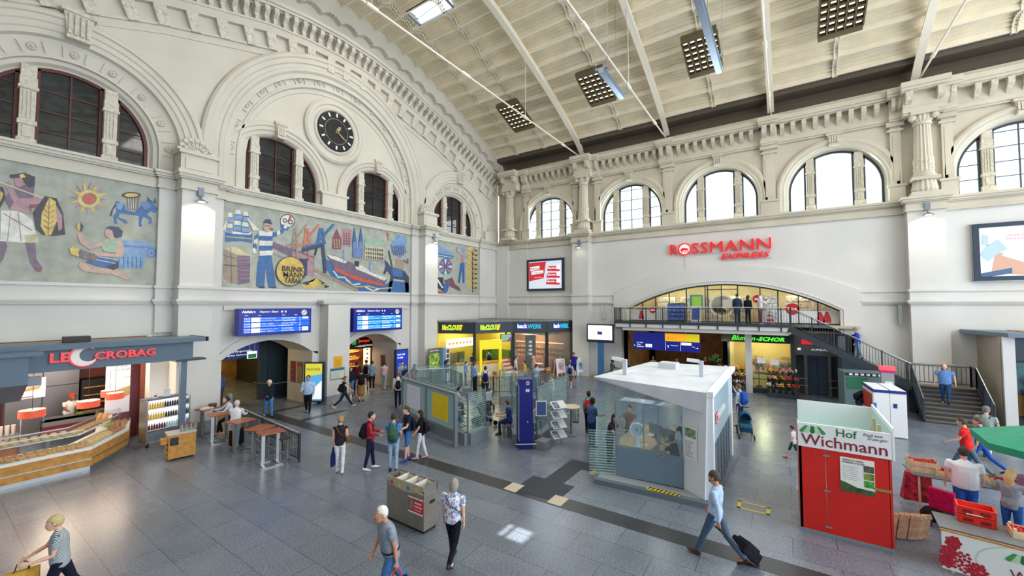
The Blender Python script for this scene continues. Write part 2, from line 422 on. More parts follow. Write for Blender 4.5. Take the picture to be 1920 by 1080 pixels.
# ================================================================= END WALL (left in the photograph)
BAY1, BAY3, BC2, ARCW = 3.1,23.5,13.4,11.4
JL = (7.85,12.0); JR = (14.0,17.6)
def seg(u0, u1, zs, zc, n=16):      # flat segmental arch top from (u1,zs) to (u0,zs)
    h = zc-zs; wd = (u1-u0)/2; r = (wd*wd+h*h)/(2*h); c = zc-r; a = math.degrees(math.asin(wd/r))
    return arcpts((u0+u1)/2, c, r,90-a,90+a, n)
doorholes = [[(JL[0],0.0),(JL[1],0.0)]+seg(*JL,2.75,3.5),[(JR[0],0),(JR[1],0)]+seg(*JR,2.75,3.45)]
top = [(XC+15.6-31.2*i/60, roofz(XC+15.6-31.2*i/60)+.05) for i in range(61)]
wb = MB(wallmat, ML)
wb.holed([(-2.4,4.0),(28.8,4.0),(28.8,10.3),(-2.4,10.3)],[],-.5,0)
wb.holed([(5.45,0),(JL[0],0)]+[(JL[0],2.75)]+seg(*JL,2.75,3.5)[::-1]+[(JL[1],0),(JR[0],0),(JR[0],2.75)]+seg(*JR,2.75,3.45)[::-1]+[(JR[1],0),(20.6,0),(20.6,4.0),(5.45,4.0)],[],-.5,0)
wb.box(20.6,28.8,0,4.0,-.5,-.1); wb.box(-2.4,-1.6,0,4,-.5,0)
# reveals of the two passages
for (a, c), zc in ((JL,3.5),(JR,3.45)):
    pts = [(c-.012,0)]+seg(a+.012, c-.012,2.75, zc-.012)+[(a+.012,0)]
    wb.loft([[(p[0], p[1],-2.3) for p in pts],[(p[0], p[1],-.5) for p in pts]], closed=False)
wb.box(JL[1], JR[0],0,3.6,-2.3,-.5)
wb.build('wall_left', kind='structure', label='pale end wall behind the murals and passages')
ub = MB(plaster, ML)
ub.holed([(-2.4,10.3),(28.8,10.3)]+top,[archhole(BAY1, ARCW,10.45,3.1), archhole(BC2,12.15,10.45,5.4), archhole(BAY3, ARCW,10.45,3.1)],-.5,0)
# tympanum of the middle bay
WA, WB_ = 10.25,16.2
ub.holed(archhole(BC2,12.15,10.4,5.5),[archhole(WA,11.45,10.5,2.2), archhole(WB_,11.45,10.5,2.05)],-.6,-.35)
for c in (BAY1, BAY3): ub.holed(archhole(c, ARCW,10.4,3.2),[archhole(c, ARCW,10.5,2.2)],-.7,-.5)
ub.build('wall_left_gable', kind='structure', label='cream gable wall with big arches and clock')
def trim(b, label, smooth=False):
    global TRIM
    o = b.build('trim_%d' % TRIM, kind='structure', label=label); TRIM += 1; return o
PROF = [(3.95,0),(3.95,.16),(3.86,.24),(3.74,.24),(3.70,.17),(3.52,.17),(3.48,.12),(3.3,.12),(3.26,.07),(3.1,.05),(3.06,-.12),(2.96,-.16),(2.52,-.24),(2.5,-.2),(2.44,-.2),(2.42,-.32),(2.3,-.36),(2.22,-.5),(2.12,-.55)]
for nm, c in (('left', BAY1),('right', BAY3)):
    b = MB(plaster, ML); arch_sweep(b, c, ARCW,10.45, PROF,48)
    for i in range(9):
        a = math.radians(4+172*i/8); rr = 2.74
        rosette(b, c+rr*math.cos(a), ARCW+rr*math.sin(a),.13,-.2)
        for s_ in (-1,1):
            a1 = a+s_*math.radians(6.0)
            b.bar((c+2.56*math.cos(a1), ARCW+2.56*math.sin(a1),-.18),(c+2.93*math.cos(a1), ARCW+2.93*math.sin(a1),-.13),.04,.03)
    t = trim(b, 'moulded arch with rosettes around the %s gable window' % nm)
    kb = MB(plaster2, ML); keystone(kb, c+.0, ARCW+3.6,.75,.85,.22); kb.build('keystone',t)
P2 = [(6.6,0),(6.6,.16),(6.5,.24),(6.36,.24),(6.3,.17),(6.1,.17),(6.06,.1),(5.9,.08),(5.86,.12),(5.72,.12),(5.62,.0),(5.6,-.14),(5.1,-.2),(5.08,-.14),(5.0,-.14),(4.95,-.28),(4.75,-.3),(4.72,-.36),(4.6,-.38)]
b = MB(plaster, ML); arch_sweep(b, BC2,12.15,10.45, P2,64)
for i in range(15):
    a = math.radians(3+174*i/14); rosette(b, BC2+5.35*math.cos(a),12.15+5.35*math.sin(a),.14,-.17)
    for s_ in (-1,1):
        a1 = a+s_*math.radians(3.0); b.bar((BC2+5.16*math.cos(a1),12.15+5.16*math.sin(a1),-.15),(BC2+5.55*math.cos(a1),12.15+5.55*math.sin(a1),-.12),.04,.03)
trim(b, 'great moulded arch with rosettes framing the clock')
for c, r in ((WA,2.15),(WB_,2.0)):
    b = MB(plaster, ML); arch_sweep(b, c,11.45,10.45,[(r+.72,-.36),(r+.72,-.2),(r+.62,-.14),(r+.5,-.14),(r+.46,-.2),(r+.3,-.2),(r+.26,-.26),(r+.1,-.3),(r,-.45),(r-.03,-.55)],40)
    t = trim(b, 'moulded window arch below the clock'); kb = MB(plaster2, ML); keystone(kb, c,11.45+r+.3,.5,.6,-.12); kb.build('keystone',t)
SIL = 10.53
wins = [(BAY1,2.15, 'large semicircular window at the far left of the gable'),(BAY3,2.15, 'semicircular window with maroon frame nearest the hall corner')]
WN = 2
for c, r, lb in wins:
    arch_window('window_%d' % WN, ML, c, ARCW, SIL, r,-.62, maroon, darkglass, lb, mull=1.02 if c == BAY1 else 1.1); WN += 1
for c, r, lb in ((WA,2.15, 'dark semicircular window left below the clock'),(WB_,2.0, 'dark semicircular window right below the clock')):
    arch_window('window_%d' % WN, ML, c,11.45, SIL, r,-.6, maroon, darkglass, lb, mull=1.08); WN += 1
# clock on the gable
ck = thing('wall_clock', 'round black wall clock with white hour bars high on the gable', 'clock', M=Matrix())
CK = PL(631,247,-.1)
b = MB(plaster, ML); b.lathe([(1.78,-.4),(1.78,-.2),(1.66,-.12),(1.5,-.12),(1.46,-.2),(1.3,-.2),(1.26,-.12),(1.18,-.08),(1.12,-.14),(1.1,-.3)],(CK[0], CK[1],0),48); b.build('clock_surround',ck)
b = MB(black, ML); b.lathe([(1.1,-.3),(1.1,-.1),(1.09,-.09),(.01,-.09)],(CK[0], CK[1],0),48); b.build('clock_face',ck)
b = MB(C(240,240,236), ML)
for i in range(12):
    a = 2*PI*i/12; x, y = math.sin(a), math.cos(a); b.bar((CK[0]+.82*x, CK[1]+.82*y,-.075),(CK[0]+1.03*x, CK[1]+1.03*y,-.075),.09,.02)
for i in range(60):
    a = 2*PI*i/60; b.lathe([(.016,0),(.014,.012)],(CK[0]+.7*math.sin(a), CK[1]+.7*math.cos(a),-.09),6)
b.build('hour_mark', parent=ck, kind='stuff')
gold = mat('old_gold_hand',(176,166,120),.4, metal=.4)
for nm, a, l, wd in (('hour_hand', math.radians(35),.42,.1),('minute_hand', math.radians(125),.8,.05)):
    b = MB(gold, ML); x, y = math.sin(a), math.cos(a); b.prism([(CK[0]-.1*x-y*wd/2, CK[1]-.1*y+x*wd/2),(CK[0]-.1*x+y*wd/2, CK[1]-.1*y-x*wd/2),(CK[0]+l*.6*x+y*wd, CK[1]+l*.6*y-x*wd),(CK[0]+l*x, CK[1]+l*y),(CK[0]+l*.6*x-y*wd, CK[1]+l*.6*y+x*wd)],-.06,-.04); b.build(nm, parent=ck)
# raking cornice following the vault on the end wall
CORN = [(0,20.3),(2,20.2),(4,19.9),(6.3,19.25),(8.5,18.6),(10.3,17.9),(12.5,17.1),(14.9,16.2),(16,15.75)]
def cz(x): return interp(abs(x-XC), CORN)
def cn(x):
    dz = cz(x+.2)-cz(x-.2); q = math.hypot(.4, dz); return (-dz/q,.4/q)
def rake(b, off, d0, d1, h, m=None):
    rings = []
    for i in range(81):
        x = XC-15.5+31*i/80; nx, nz_ = cn(x); z = cz(x)
        rings.append([(x-nx*off, z-nz_*off, d0),(x-nx*off, z-nz_*off, d1),(x-nx*(off+h), z-nz_*(off+h), d1),(x-nx*(off+h), z-nz_*(off+h), d0)])
    b.loft([r[::-1] for r in rings], m)
b = MB(plaster, ML)
rake(b,-.0,0,.62,.16); rake(b,.16,0,.52,.12); rake(b,.28,0,.34,.06); rake(b,.95,0,.2,.1); rake(b,1.05,0,.14,.3)
rake(b,1.35,0,.22,.08); rake(b,2.1,0,.1,.1); rake(b,2.45,0,.05,.06)
trim(b, 'raking moulded cornice along the vault on the gable')
b = MB(plaster2, ML); n = 66
arcs = [0]; xs_ = [XC-15.3+30.6*i/400 for i in range(401)]
for a, c in zip(xs_, xs_[1:]): arcs.append(arcs[-1]+math.hypot(c-a, cz(c)-cz(a)))
for i in range(n):
    x = interp(arcs[-1]*(i+.5)/n, list(zip(arcs, xs_))); nx, nz_ = cn(x); z = cz(x); t = (nz_,-nx)
    def q(o, s_, d): return (x-nx*o+t[0]*s_, z-nz_*o+t[1]*s_, d)
    b.loft([[q(.3,-.11,0), q(.3,.11,0), q(.9,.10,0), q(.9,-.10,0)],[q(.3,-.11,.5), q(.3,.11,.5), q(.55,.11,.5), q(.55,-.11,.5)]])
    b.loft([[q(.6,-.1,.1), q(.6,.1,.1), q(.95,.08,.1), q(.95,-.08,.1)],[q(.6,-.1,.3), q(.6,.1,.3), q(.95,.08,.2), q(.95,-.08,.2)]])
trim(b, 'carved brackets under the raking cornice')
b = MB(plaster2, ML); n = 28
for i in range(n):
    x = interp(arcs[-1]*(i+.5)/n, list(zip(arcs, xs_))); nx, nz_ = cn(x); z = cz(x); t = (nz_,-nx)
    b.loft([[q(1.45,-.22,0), q(1.45,.22,0), q(2.2,.18,0), q(2.2,-.18,0)],[q(1.45,-.22,.26), q(1.45,.22,.26), q(2.2,.18,.16), q(2.2,-.18,.16)]])
    for s_ in (-.1,.1): b.lathe([(.07,0),(.05,.05)], q(1.75, s_,.2),8)
trim(b, 'small carved capitals in the gable frieze')
# horizontal bands of the end wall with steps around the piers
def piers_l():
    out = []
    for a, c in ((-2.4,-1.0),(6.05,7.2),(19.35,20.5)): out.append((a, c,.8))
    for a, c in ((5.5,6.05),(7.2,7.75),(18.75,19.35),(20.5,21.2),(26.05,28.2)): out.append((a, c,.16))
    return out
def band(b, w0, w1, proj, segs, u0, u1, m=None):
    b.box(u0, u1, w0, w1,0, proj, m)
    for a, c, d in segs: b.box(a-proj*.7, c+proj*.7, w0, w1,0, d+proj, m)
b = MB(wallmat, ML); SG = piers_l()
for a, c, d in SG:
    if d > .5 or a > 7: b.box(a, c,0 if not (d < .5 and 20 < a) else 4.1,10.2,0, d)
    else: b.box(a, c,4.1,10.2,0, d)
b.box(12.45,13.75,0,5.2,0,.78)
trim(b, 'square wall piers of the end wall')
b = MB(wallmat, ML)
for w0, w1, p in ((5.86,5.97,.12),(5.42,5.86,.05),(5.34,5.42,.2),(5.28,5.34,.15),(5.22,5.28,.1)): band(b, w0, w1, p, SG+[(12.3,13.9,.6)]*(w1 < 5.5),-2.4,28.6)
trim(b, 'double string course below the murals')
b = MB(plaster, ML)
for w0, w1, p in ((10.44,10.53,.34),(10.34,10.44,.27),(10.28,10.34,.2),(9.96,10.28,.07),(9.86,9.96,.12)): band(b, w0, w1, p, SG,-2.4,28.6)
trim(b, 'projecting sill cornice above the murals')
b = MB(plaster, ML)
for a, c in ((6.0,7.25),(19.3,20.55)):
    b.box(a, c,10.5,11.35,0,.7); b.box(a+.15, c-.15,10.75,11.2,.7,.74); b.box(a-.08, c+.08,11.35,11.5,0,.8); b.box(a-.1, c+.1,10.53,10.68,0,.82)
b.box(26.6,28.3,10.5,11.3,0,.3); b.box(12.5,14.0,10.5,11.3,-.35,-.05); b.box(12.4,14.1,11.3,11.42,-.35,0)
t = trim(b, 'pedestal blocks between the gable arches')
for u in (6.62,19.92,27.6):
    o = MB(plaster2, ML); fan_ornament(o, u,11.5 if u < 25 else 11.3,.62,.3 if u < 25 else .15); o.build('fan_ornament',t)
# low arches above the passages
b = MB(wallmat, ML)
for (a, c), zc in ((JL,3.5),(JR,3.45)):
    o1 = seg(a-.0, c+.0,2.75, zc); h = zc-2.75; 
    outer = seg(a-.3, c+.3,2.75, zc+.42)
    b.holed([(c,2.75)]+[(c+.3,2.6)]+outer+[(a-.3,2.6),(a,2.75)]+o1[::-1],[],0,.12)
    b.box(c, c+.3,0,2.75,0,.12); b.box(a-.1, a,0,2.75,0,.12)
b.box(7.9,12.2,4.95,5.15,0,.08); b.box(14,18.6,4.95,5.15,0,.08)
trim(b, 'flat moulded arches over the two passages')
MB(mat('grey_stone_base',(150,156,160),.5, noise=.15, scale=6), ML).box(12.4,13.8,0,.42,.0,.86).box(6.0,7.25,0,.42,0,.86).box(19.3,20.55,0,.42,0,.86).build('baseboard_left', kind='structure', label='grey stone skirting of the end wall piers')

# ================================================================= SIDE WALL (right in the photograph); local x = -y
RC = [-15.7,-9.1,-3.4,2.4,9.3,15.2]
rb = MB(backlitplaster, MR)
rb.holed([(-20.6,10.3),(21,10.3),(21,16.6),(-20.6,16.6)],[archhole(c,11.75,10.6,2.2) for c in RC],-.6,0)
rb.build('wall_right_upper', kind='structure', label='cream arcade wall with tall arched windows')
rb = MB(wallmat, MR)
big = seg(-9.35,2.45,4.9,6.5,30)
rb.holed([(-20.6,3.6),(-9.35,3.6),(-9.35,4.9)]+big[::-1]+[(2.45,3.6),(21,3.6),(21,10.3),(-20.6,10.3)],[],-.5,0)
rb.box(-20.6,-9.8,0,3.6,-.5,0); rb.box(3.2,21,0,3.6,-.5,0)
rb.build('wall_right', kind='structure', label='pale side wall with broad flat arch')
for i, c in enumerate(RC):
    b = MB(backlitplaster, MR); r = 2.1
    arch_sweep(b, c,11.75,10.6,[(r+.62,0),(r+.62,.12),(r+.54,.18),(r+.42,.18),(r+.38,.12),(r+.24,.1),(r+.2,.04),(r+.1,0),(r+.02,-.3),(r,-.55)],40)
    t = trim(b, 'moulded arch around a side window'); kb = MB(backlit2, MR); keystone(kb, c,11.75+r+.5,.55,.5,.16); kb.build('keystone',t)
    if i < 5:
        lb = ['arched window nearest the hall corner, beside the paired columns', 'arched window between the round column and first flat pilaster', 'arched window above the red drugstore lettering', 'arched window left of the large fluted column', 'large arched window right of the large fluted column'][i]
        arch_window('window_%d' % WN, MR, c,11.75,10.62,2.1,-.5, darkframe, clearglass, lb, mull=1.08, bars=(i in (0,1,4)), stone=backlit2); WN += 1
# entablature
SR = [(-13.3,-12.0,.75),(5.15,6.5,.75),(-18.9,-17.7,.45),(-6.75,-6.15,.14),(-.9,-.35,.14),(-6.75+.0,-6.15,.14)]
SRU = [(-13.0,-11.75,.78),(5.15,6.6,.78),(-19.6,-18.2,.78),(-6.9,-6.1,.3),(-1.0,-.25,.3),(-17.9,-17.4,.3),(-13.55,-13.0,.3),(-11.75,-11.3,.3),(4.7,5.15,.3),(6.6,7.1,.3)]
b = MB(backlitplaster, MR)
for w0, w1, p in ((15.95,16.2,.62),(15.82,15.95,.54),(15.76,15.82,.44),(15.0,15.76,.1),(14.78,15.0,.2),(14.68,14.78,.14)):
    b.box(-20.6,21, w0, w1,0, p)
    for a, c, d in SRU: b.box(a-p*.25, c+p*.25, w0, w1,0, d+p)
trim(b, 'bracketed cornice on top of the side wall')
b = MB(backlit2, MR); u = -19.2
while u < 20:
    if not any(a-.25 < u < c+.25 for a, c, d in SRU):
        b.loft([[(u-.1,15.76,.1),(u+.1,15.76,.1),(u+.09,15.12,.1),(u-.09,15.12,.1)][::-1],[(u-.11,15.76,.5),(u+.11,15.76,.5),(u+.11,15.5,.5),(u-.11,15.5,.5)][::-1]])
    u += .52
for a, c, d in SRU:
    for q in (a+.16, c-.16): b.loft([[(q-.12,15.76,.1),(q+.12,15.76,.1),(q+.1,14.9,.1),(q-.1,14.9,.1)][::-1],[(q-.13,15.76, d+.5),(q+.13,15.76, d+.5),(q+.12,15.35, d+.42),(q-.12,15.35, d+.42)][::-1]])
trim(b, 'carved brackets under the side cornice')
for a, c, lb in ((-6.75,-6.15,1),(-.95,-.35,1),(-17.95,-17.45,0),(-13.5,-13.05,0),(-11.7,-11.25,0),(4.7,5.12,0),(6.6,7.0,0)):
    b = MB(backlitplaster, MR); b.box(a, c,10.6,14.7,0,.18); b.box(a-.1, c+.1,10.55,11.3,0,.26); b.box(a-.16, c+.16,11.3,11.42,0,.32)
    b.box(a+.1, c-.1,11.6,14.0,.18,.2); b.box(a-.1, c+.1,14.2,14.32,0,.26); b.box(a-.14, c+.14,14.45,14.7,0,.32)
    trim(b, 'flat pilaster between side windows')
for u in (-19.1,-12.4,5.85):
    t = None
    b = MB(backlitplaster, MR); rr = .33; z0 = .52
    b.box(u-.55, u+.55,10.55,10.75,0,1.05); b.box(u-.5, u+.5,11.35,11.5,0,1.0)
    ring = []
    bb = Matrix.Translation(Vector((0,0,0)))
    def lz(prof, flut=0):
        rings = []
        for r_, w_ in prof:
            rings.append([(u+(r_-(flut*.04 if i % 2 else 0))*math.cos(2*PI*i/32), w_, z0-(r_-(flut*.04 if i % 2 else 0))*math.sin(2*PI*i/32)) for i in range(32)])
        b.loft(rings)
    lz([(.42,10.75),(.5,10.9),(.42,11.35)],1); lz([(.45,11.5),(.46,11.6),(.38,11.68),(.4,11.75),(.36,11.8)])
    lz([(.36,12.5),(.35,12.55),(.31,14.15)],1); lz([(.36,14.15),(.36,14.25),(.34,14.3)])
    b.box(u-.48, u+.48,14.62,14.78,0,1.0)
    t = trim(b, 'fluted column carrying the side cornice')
    b = MB(backlit2, MR); lz([(.37,11.8),(.40,11.95),(.37,12.1),(.40,12.3),(.37,12.5)],1); lz([(.33,14.3),(.44,14.5),(.42,14.62)],1)
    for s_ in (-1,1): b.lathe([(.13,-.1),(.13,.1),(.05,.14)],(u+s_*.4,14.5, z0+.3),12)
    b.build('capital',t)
b = MB(wallmat, MR)
for a, c, d in SR[:2]: b.box(a, c,0,10.2,0,.7)
b.box(-19.4,-17.6,0,10.2,0,.14); b.box(-20.6,-19.4,0,10.2,0,.35)
trim(b, 'square piers of the side wall')
SGR = [(-13.3,-12.0,.7),(5.15,6.5,.7),(-19.4,-17.6,.14)]
for rng in (((-20.6,-10.25),),((3.25,21),)):
    pass
b = MB(wallmat, MR)
for w0, w1, p in ((5.86,5.97,.12),(5.42,5.86,.05),(5.34,5.42,.2),(5.28,5.34,.15),(5.22,5.28,.1)):
    for a0, a1 in ((-20.6,-10.3),(3.35,21)):
        b.box(a0, a1, w0, w1,0, p)
        for a, c, d in SGR:
            if a0 <= a <= a1: b.box(a-p*.7, c+p*.7, w0, w1,0, d+p)
trim(b, 'double string course on the side wall')
b = MB(backlitplaster, MR)
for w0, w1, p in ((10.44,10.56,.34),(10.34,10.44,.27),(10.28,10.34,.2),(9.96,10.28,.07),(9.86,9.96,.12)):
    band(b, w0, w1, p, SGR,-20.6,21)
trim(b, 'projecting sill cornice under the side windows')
# broad flat arch surround
b = MB(wallmat, MR); o1 = seg(-9.35,2.45,4.9,6.5,30); o2 = seg(-10.3,3.35,5.95,7.65,30)
b.holed([(3.35,3.6)]+[(3.35,5.95)]+o2+[(-10.3,5.95),(-10.3,3.6),(-9.35,3.6),(-9.35,4.9)]+o1[::-1]+[(2.45,4.9),(2.45,3.6)],[],0,.16)
i1 = seg(-9.5,2.6,4.95,6.68,30)
for p_, q_ in zip(i1, i1[1:]): b.bar((p_[0], p_[1],.18),(q_[0], q_[1],.18),.04,.05)
b.box(2.58,2.64,3.6,4.97,.16,.2)
trim(b, 'broad flat arch around the upper shop front')
# dark louvre strip between side cornice and roof
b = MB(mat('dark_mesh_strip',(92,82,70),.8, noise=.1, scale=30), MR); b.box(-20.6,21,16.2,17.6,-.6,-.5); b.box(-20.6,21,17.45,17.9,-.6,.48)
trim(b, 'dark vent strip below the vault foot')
MB(mat('far_wall',(205,206,206),.7)).box(-2.9,-2.4,-21,20.8,0,17.2).build('wall_far_left', kind='structure', label='plain wall of the hall behind the bakery side')
# ================================================================= WALL MURALS
def U(pts, d=.0): return [PL(u, v, d) for u, v in pts]
mural_base = mat('mural_grey_plaster',(170,175,166),.8, noise=.10, scale=2.5)
cols = dict(w=(225,225,218), b=(38,92,160), d=(36,48,84), k=(38,36,50), y=(218,186,84), r=(196,74,58), p=(172,130,140), s=(196,160,144), g=(150,182,160), l=(110,150,200),
            t=(150,132,112), o=(196,110,84), c=(196,184,150), v=(104,84,110), n=(112,104,92), m=(120,60,70), z=(94,120,178))
MC = {k_: mat('mosaic_'+k_, tuple(int(q*.86+25) for q in v_),.45, noise=.10, scale=5) for k_, v_ in cols.items()}
class Art:
    def __init__(s, d=.02): s.b = MB(MC['w'], ML); s.k = 0; s.d = d
    def p(s, c, pts):
        z = s.d+.0018*s.k; s.k += 1; q = U(pts, s.d); s.b.prism(q, s.d-.02, z+.004, MC[c]); return s
    def e(s, c, cx, cy, rx, ry=None, n=20):
        ry = ry or rx; return s.p(c,[(cx+rx*math.cos(2*PI*i/n), cy+ry*math.sin(2*PI*i/n)) for i in range(n)])
    def l(s, c, pts, w_=2):
        for (x0, y0),(x1, y1) in zip(pts, pts[1:]):
            L_ = math.hypot(x1-x0, y1-y0)+1e-6; nx, ny = -(y1-y0)/L_*w_/2,(x1-x0)/L_*w_/2
            s.p(c,[(x0+nx, y0+ny),(x1+nx, y1+ny),(x1-nx, y1-ny),(x0-nx, y0-ny)])
        return s
def mural(label, px):
    r = thing('wall_mural', label, 'mural', M=Matrix())
    b = MB(mural_base, ML); b.prism(px,0,.03); b.build('panel',r)
    return r
# --- mural 1: harvesters and sun
m1 = mural('grey mosaic wall mural with a sun, a blue donkey and fruit pickers',[(-1.0,5.99),(5.5,5.99),(5.5,9.86),(-1.0,9.86)])
a = Art(.03)
for i in range(16):
    t = 2*PI*i/16+.1; n_ = t+.16; o_ = 40 if i % 2 else 36
    a.p('y' if i % 2 else 'p',[(166+19*math.cos(t-.16),372+17*math.sin(t-.16)),(166+o_*math.cos(t),372+o_*.85*math.sin(t)),(166+19*math.cos(n_),372+17*math.sin(n_))])
a.e('c',166,373,21,17).e('y',166,373,19,15).e('n',167,373,14,11).e('r',167,373,11,8); a.b.build('mosaic_sun',m1)
a = Art(.03); a.p('b',[(216,378),(222,378),(234,384),(236,394),(252,398),(258,392),(270,378),(284,375),(296,392),(290,400),(282,396),(276,402),(284,408),(285,418),(278,421),(280,412),(268,406),(265,418),(267,425),(260,425),(260,405),(240,402),(224,400),(222,408),(236,412),(240,419),(234,419),(218,408),(220,420),(214,420),(212,405),(218,398)])
a.p('d',[(205,405),(208,395),(218,378),(222,380),(212,394),(209,406)]).p('d',[(276,378),(276,368),(284,378)]).p('d',[(287,380),(291,368),(293,382)]).p('l',[(218,381),(233,380),(226,395),(218,390)]).p('z',[(262,380),(276,376),(284,388),(272,394)])
a.p('n',[(236,366),(262,368),(258,394),(239,392)]).e('k',246,366,18,6).e('y',246,366,13,3.5)
for q in range(4): a.l('w',[(240+q*5,372),(242+q*4,392)],1)
a.b.build('mosaic_donkey',m1)
a = Art(.03)   # reclining picker with column
a.p('l',[(228,450),(268,452),(288,458),(294,472),(288,484),(276,484),(271,480),(270,503),(222,503),(222,462)]).e('z',284,474,10,10).e('l',284,474,6,6).e('b',284,474,2.5)
for q in range(5): a.l('b',[(232+q*8,482),(232+q*8,502)],1.5)
a.l('z',[(226,460),(284,464)],3)
a.p('s',[(146,500),(150,492),(176,497),(222,506),(238,514),(244,524),(236,524),(210,514),(180,512),(158,509)]).p('b',[(160,492),(186,480),(224,486),(222,502),(212,506),(180,500)]).p('k',[(198,500),(222,490),(222,502),(212,507)])
a.l('w',[(176,486),(216,494)],1.2).l('w',[(184,481),(222,488)],1.2)
a.p('g',[(196,450),(206,446),(224,452),(222,474),(196,472),(190,464)]).p('s',[(218,450),(232,458),(230,482),(178,480),(176,474),(216,476),(220,466)]).p('s',[(196,451),(172,460),(160,452),(152,436),(144,438),(150,456),(168,468),(194,460)])
a.e('s',205,437,9,9).p('s',[(204,442),(214,444),(214,452),(204,450)]).p('d',[(198,428),(206,424),(222,426),(230,434),(228,444),(218,446),(212,440),(210,432)]).e('y',149,425,6,7).p('k',[(150,417),(156,424),(153,434),(150,432)])
for q in range(6): a.p('yy nvn'[q] if 'yy nvn'[q] in MC else 'v',[(130+q*8,466+q*3),(136+q*8,461+q*3),(142+q*8,470+q*2),(139+q*8,480+q*2),(132+q*8,476+q*3)])
a.b.build('mosaic_reclining_picker',m1)
a = Art(.03)   # standing carrier with leaves
a.p('v',[(0,425),(14,462),(6,486),(0,494)]).p('v',[(46,452),(66,450),(68,486),(80,502),(76,511),(66,508),(56,492)]).p('m',[(62,500),(80,503),(76,511),(66,508)])
a.p('w',[(2,395),(34,394),(60,412),(72,452),(40,455),(0,452)]).p('c',[(46,440),(74,438),(70,455),(48,455)]).l('t',[(6,400),(60,432)],2).l('t',[(20,396),(14,452)],1.5).l('t',[(34,398),(40,454)],1.5)
a.p('v',[(8,372),(28,350),(66,342),(58,400),(20,394)]).p('p',[(6,342),(18,340),(34,372),(80,370),(78,386),(52,388),(58,402),(46,400),(18,392),(26,380)]).p('m',[(54,384),(78,382),(72,390),(56,390)])
a.e('p',36,340,9,11).p('k',[(18,328),(46,324),(66,332),(64,350),(54,352),(44,340),(40,334),(20,334)]).p('y',[(36,328),(44,326),(48,333),(38,334)]).l('c',[(0,342),(86,374)],3)
a.p('k',[(62,398),(84,368),(106,372),(118,400),(122,440),(98,442),(80,440),(68,430)]).p('y',[(78,400),(92,370),(104,378),(108,410),(96,440),(86,442),(76,424)]).p('p',[(104,384),(116,404),(116,428),(110,434),(106,412)])
a.l('n',[(92,372),(90,440)],1.5)
for q in range(5): a.l('n',[(91,390+q*10),(82,382+q*10)],1).l('n',[(91,390+q*10),(102,384+q*10)],1)
a.p('k',[(0,350),(6,352),(10,372),(0,390)]).p('y',[(0,358),(6,364),(0,380)])
a.b.build('mosaic_leaf_carrier',m1)
# --- mural 2: harbour
m2 = mural('long grey mosaic wall mural of a harbour with sailor, cranes and ship',[(7.78,5.99),(18.72,5.99),(18.72,9.86),(7.78,9.86)])
def Z(pts): return [(400+x/3.375,360+y/3.375) for x, y in pts]
a = Art(.03); a.p('b', Z([(74,250),(248,262),(246,325),(180,312),(74,316)])).l('y', Z([(80,282),(240,296)]),1.6).p('w', Z([(72,248),(246,258),(232,272),(92,262)]))
for x0, y0, w_ in ((96,130,30),(138,112,44),(188,122,40)):
    for q in range(4): a.p('l' if q % 2 else 'w', Z([(x0-q*3, y0+q*34),(x0+w_*.7, y0+q*34+3),(x0+w_*.8, y0+q*34+32),(x0-q*3-4, y0+q*34+28)])).l('b', Z([(x0-q*3, y0+q*34+30),(x0+w_*.9, y0+q*34+34)]),1.4)
a.p('w', Z([(206,160),(288,240),(250,246)])).p('w', Z([(82,168),(54,240),(74,244)])); a.b.build('mosaic_sailing_ship',m2)
a = Art(.03); a.p('t', Z([(66,356),(150,348),(156,588),(90,572),(62,540)])).p('v', Z([(150,398),(232,404),(230,572),(156,588)])).p('c', Z([(66,356),(150,346),(232,404),(150,400)])).l('k', Z([(64,460),(156,470),(230,466)]),1.5).l('v', Z([(110,352),(116,575)]),1.2).l('v', Z([(60,400),(150,420)]),1.2)
for q in range(6): a.l('p', Z([(164,420+q*26),(226,418+q*26)]),1)
a.b.build('mosaic_crate',m2)
a = Art(.03)
a.p('v', Z([(366,312),(520,366),(640,410),(636,530),(560,532),(520,430),(372,352)])).p('p', Z([(500,370),(636,420),(634,536),(500,530)])).p('d', Z([(540,420),(596,424),(592,532),(540,530)])).l('t', Z([(260,420),(360,372)]),2).l('t', Z([(636,490),(912,626)]),6).l('t', Z([(360,380),(450,420)]),3)
a.p('b', Z([(290,396),(366,396),(382,500),(396,600),(346,600),(330,470),(322,600),(270,596),(276,470)])).p('k', Z([(276,598),(328,600),(322,610),(290,606)])).p('k', Z([(346,598),(398,600),(398,608),(350,606)]))
for q in range(5): a.p('b' if q % 2 else 'w', Z([(288+q*1,244+q*32),(374+q*1,250+q*30),(372,280+q*30),(286+q*1,276+q*32)]))
for q in range(4): a.p('w' if q % 2 else 'b', Z([(284-q*8,262+q*30),(262-q*6,278+q*28),(258-q*2,306+q*28),(280-q*2,298+q*30)]))
for q in range(3): a.p('w' if q % 2 else 'b', Z([(374+q*24,258-q*8),(396+q*22,252-q*10),(402+q*22,276-q*12),(378+q*24,286-q*8)]))
a.e('s',400+341/3.375,360+222/3.375,8,10).p('d', Z([(312,196),(330,172),(360,176),(370,206),(340,200)])).p('v', Z([(350,228),(380,232),(372,244),(352,240)])).l('k', Z([(326,214),(352,216)]),1)
a.b.build('mosaic_sailor',m2)
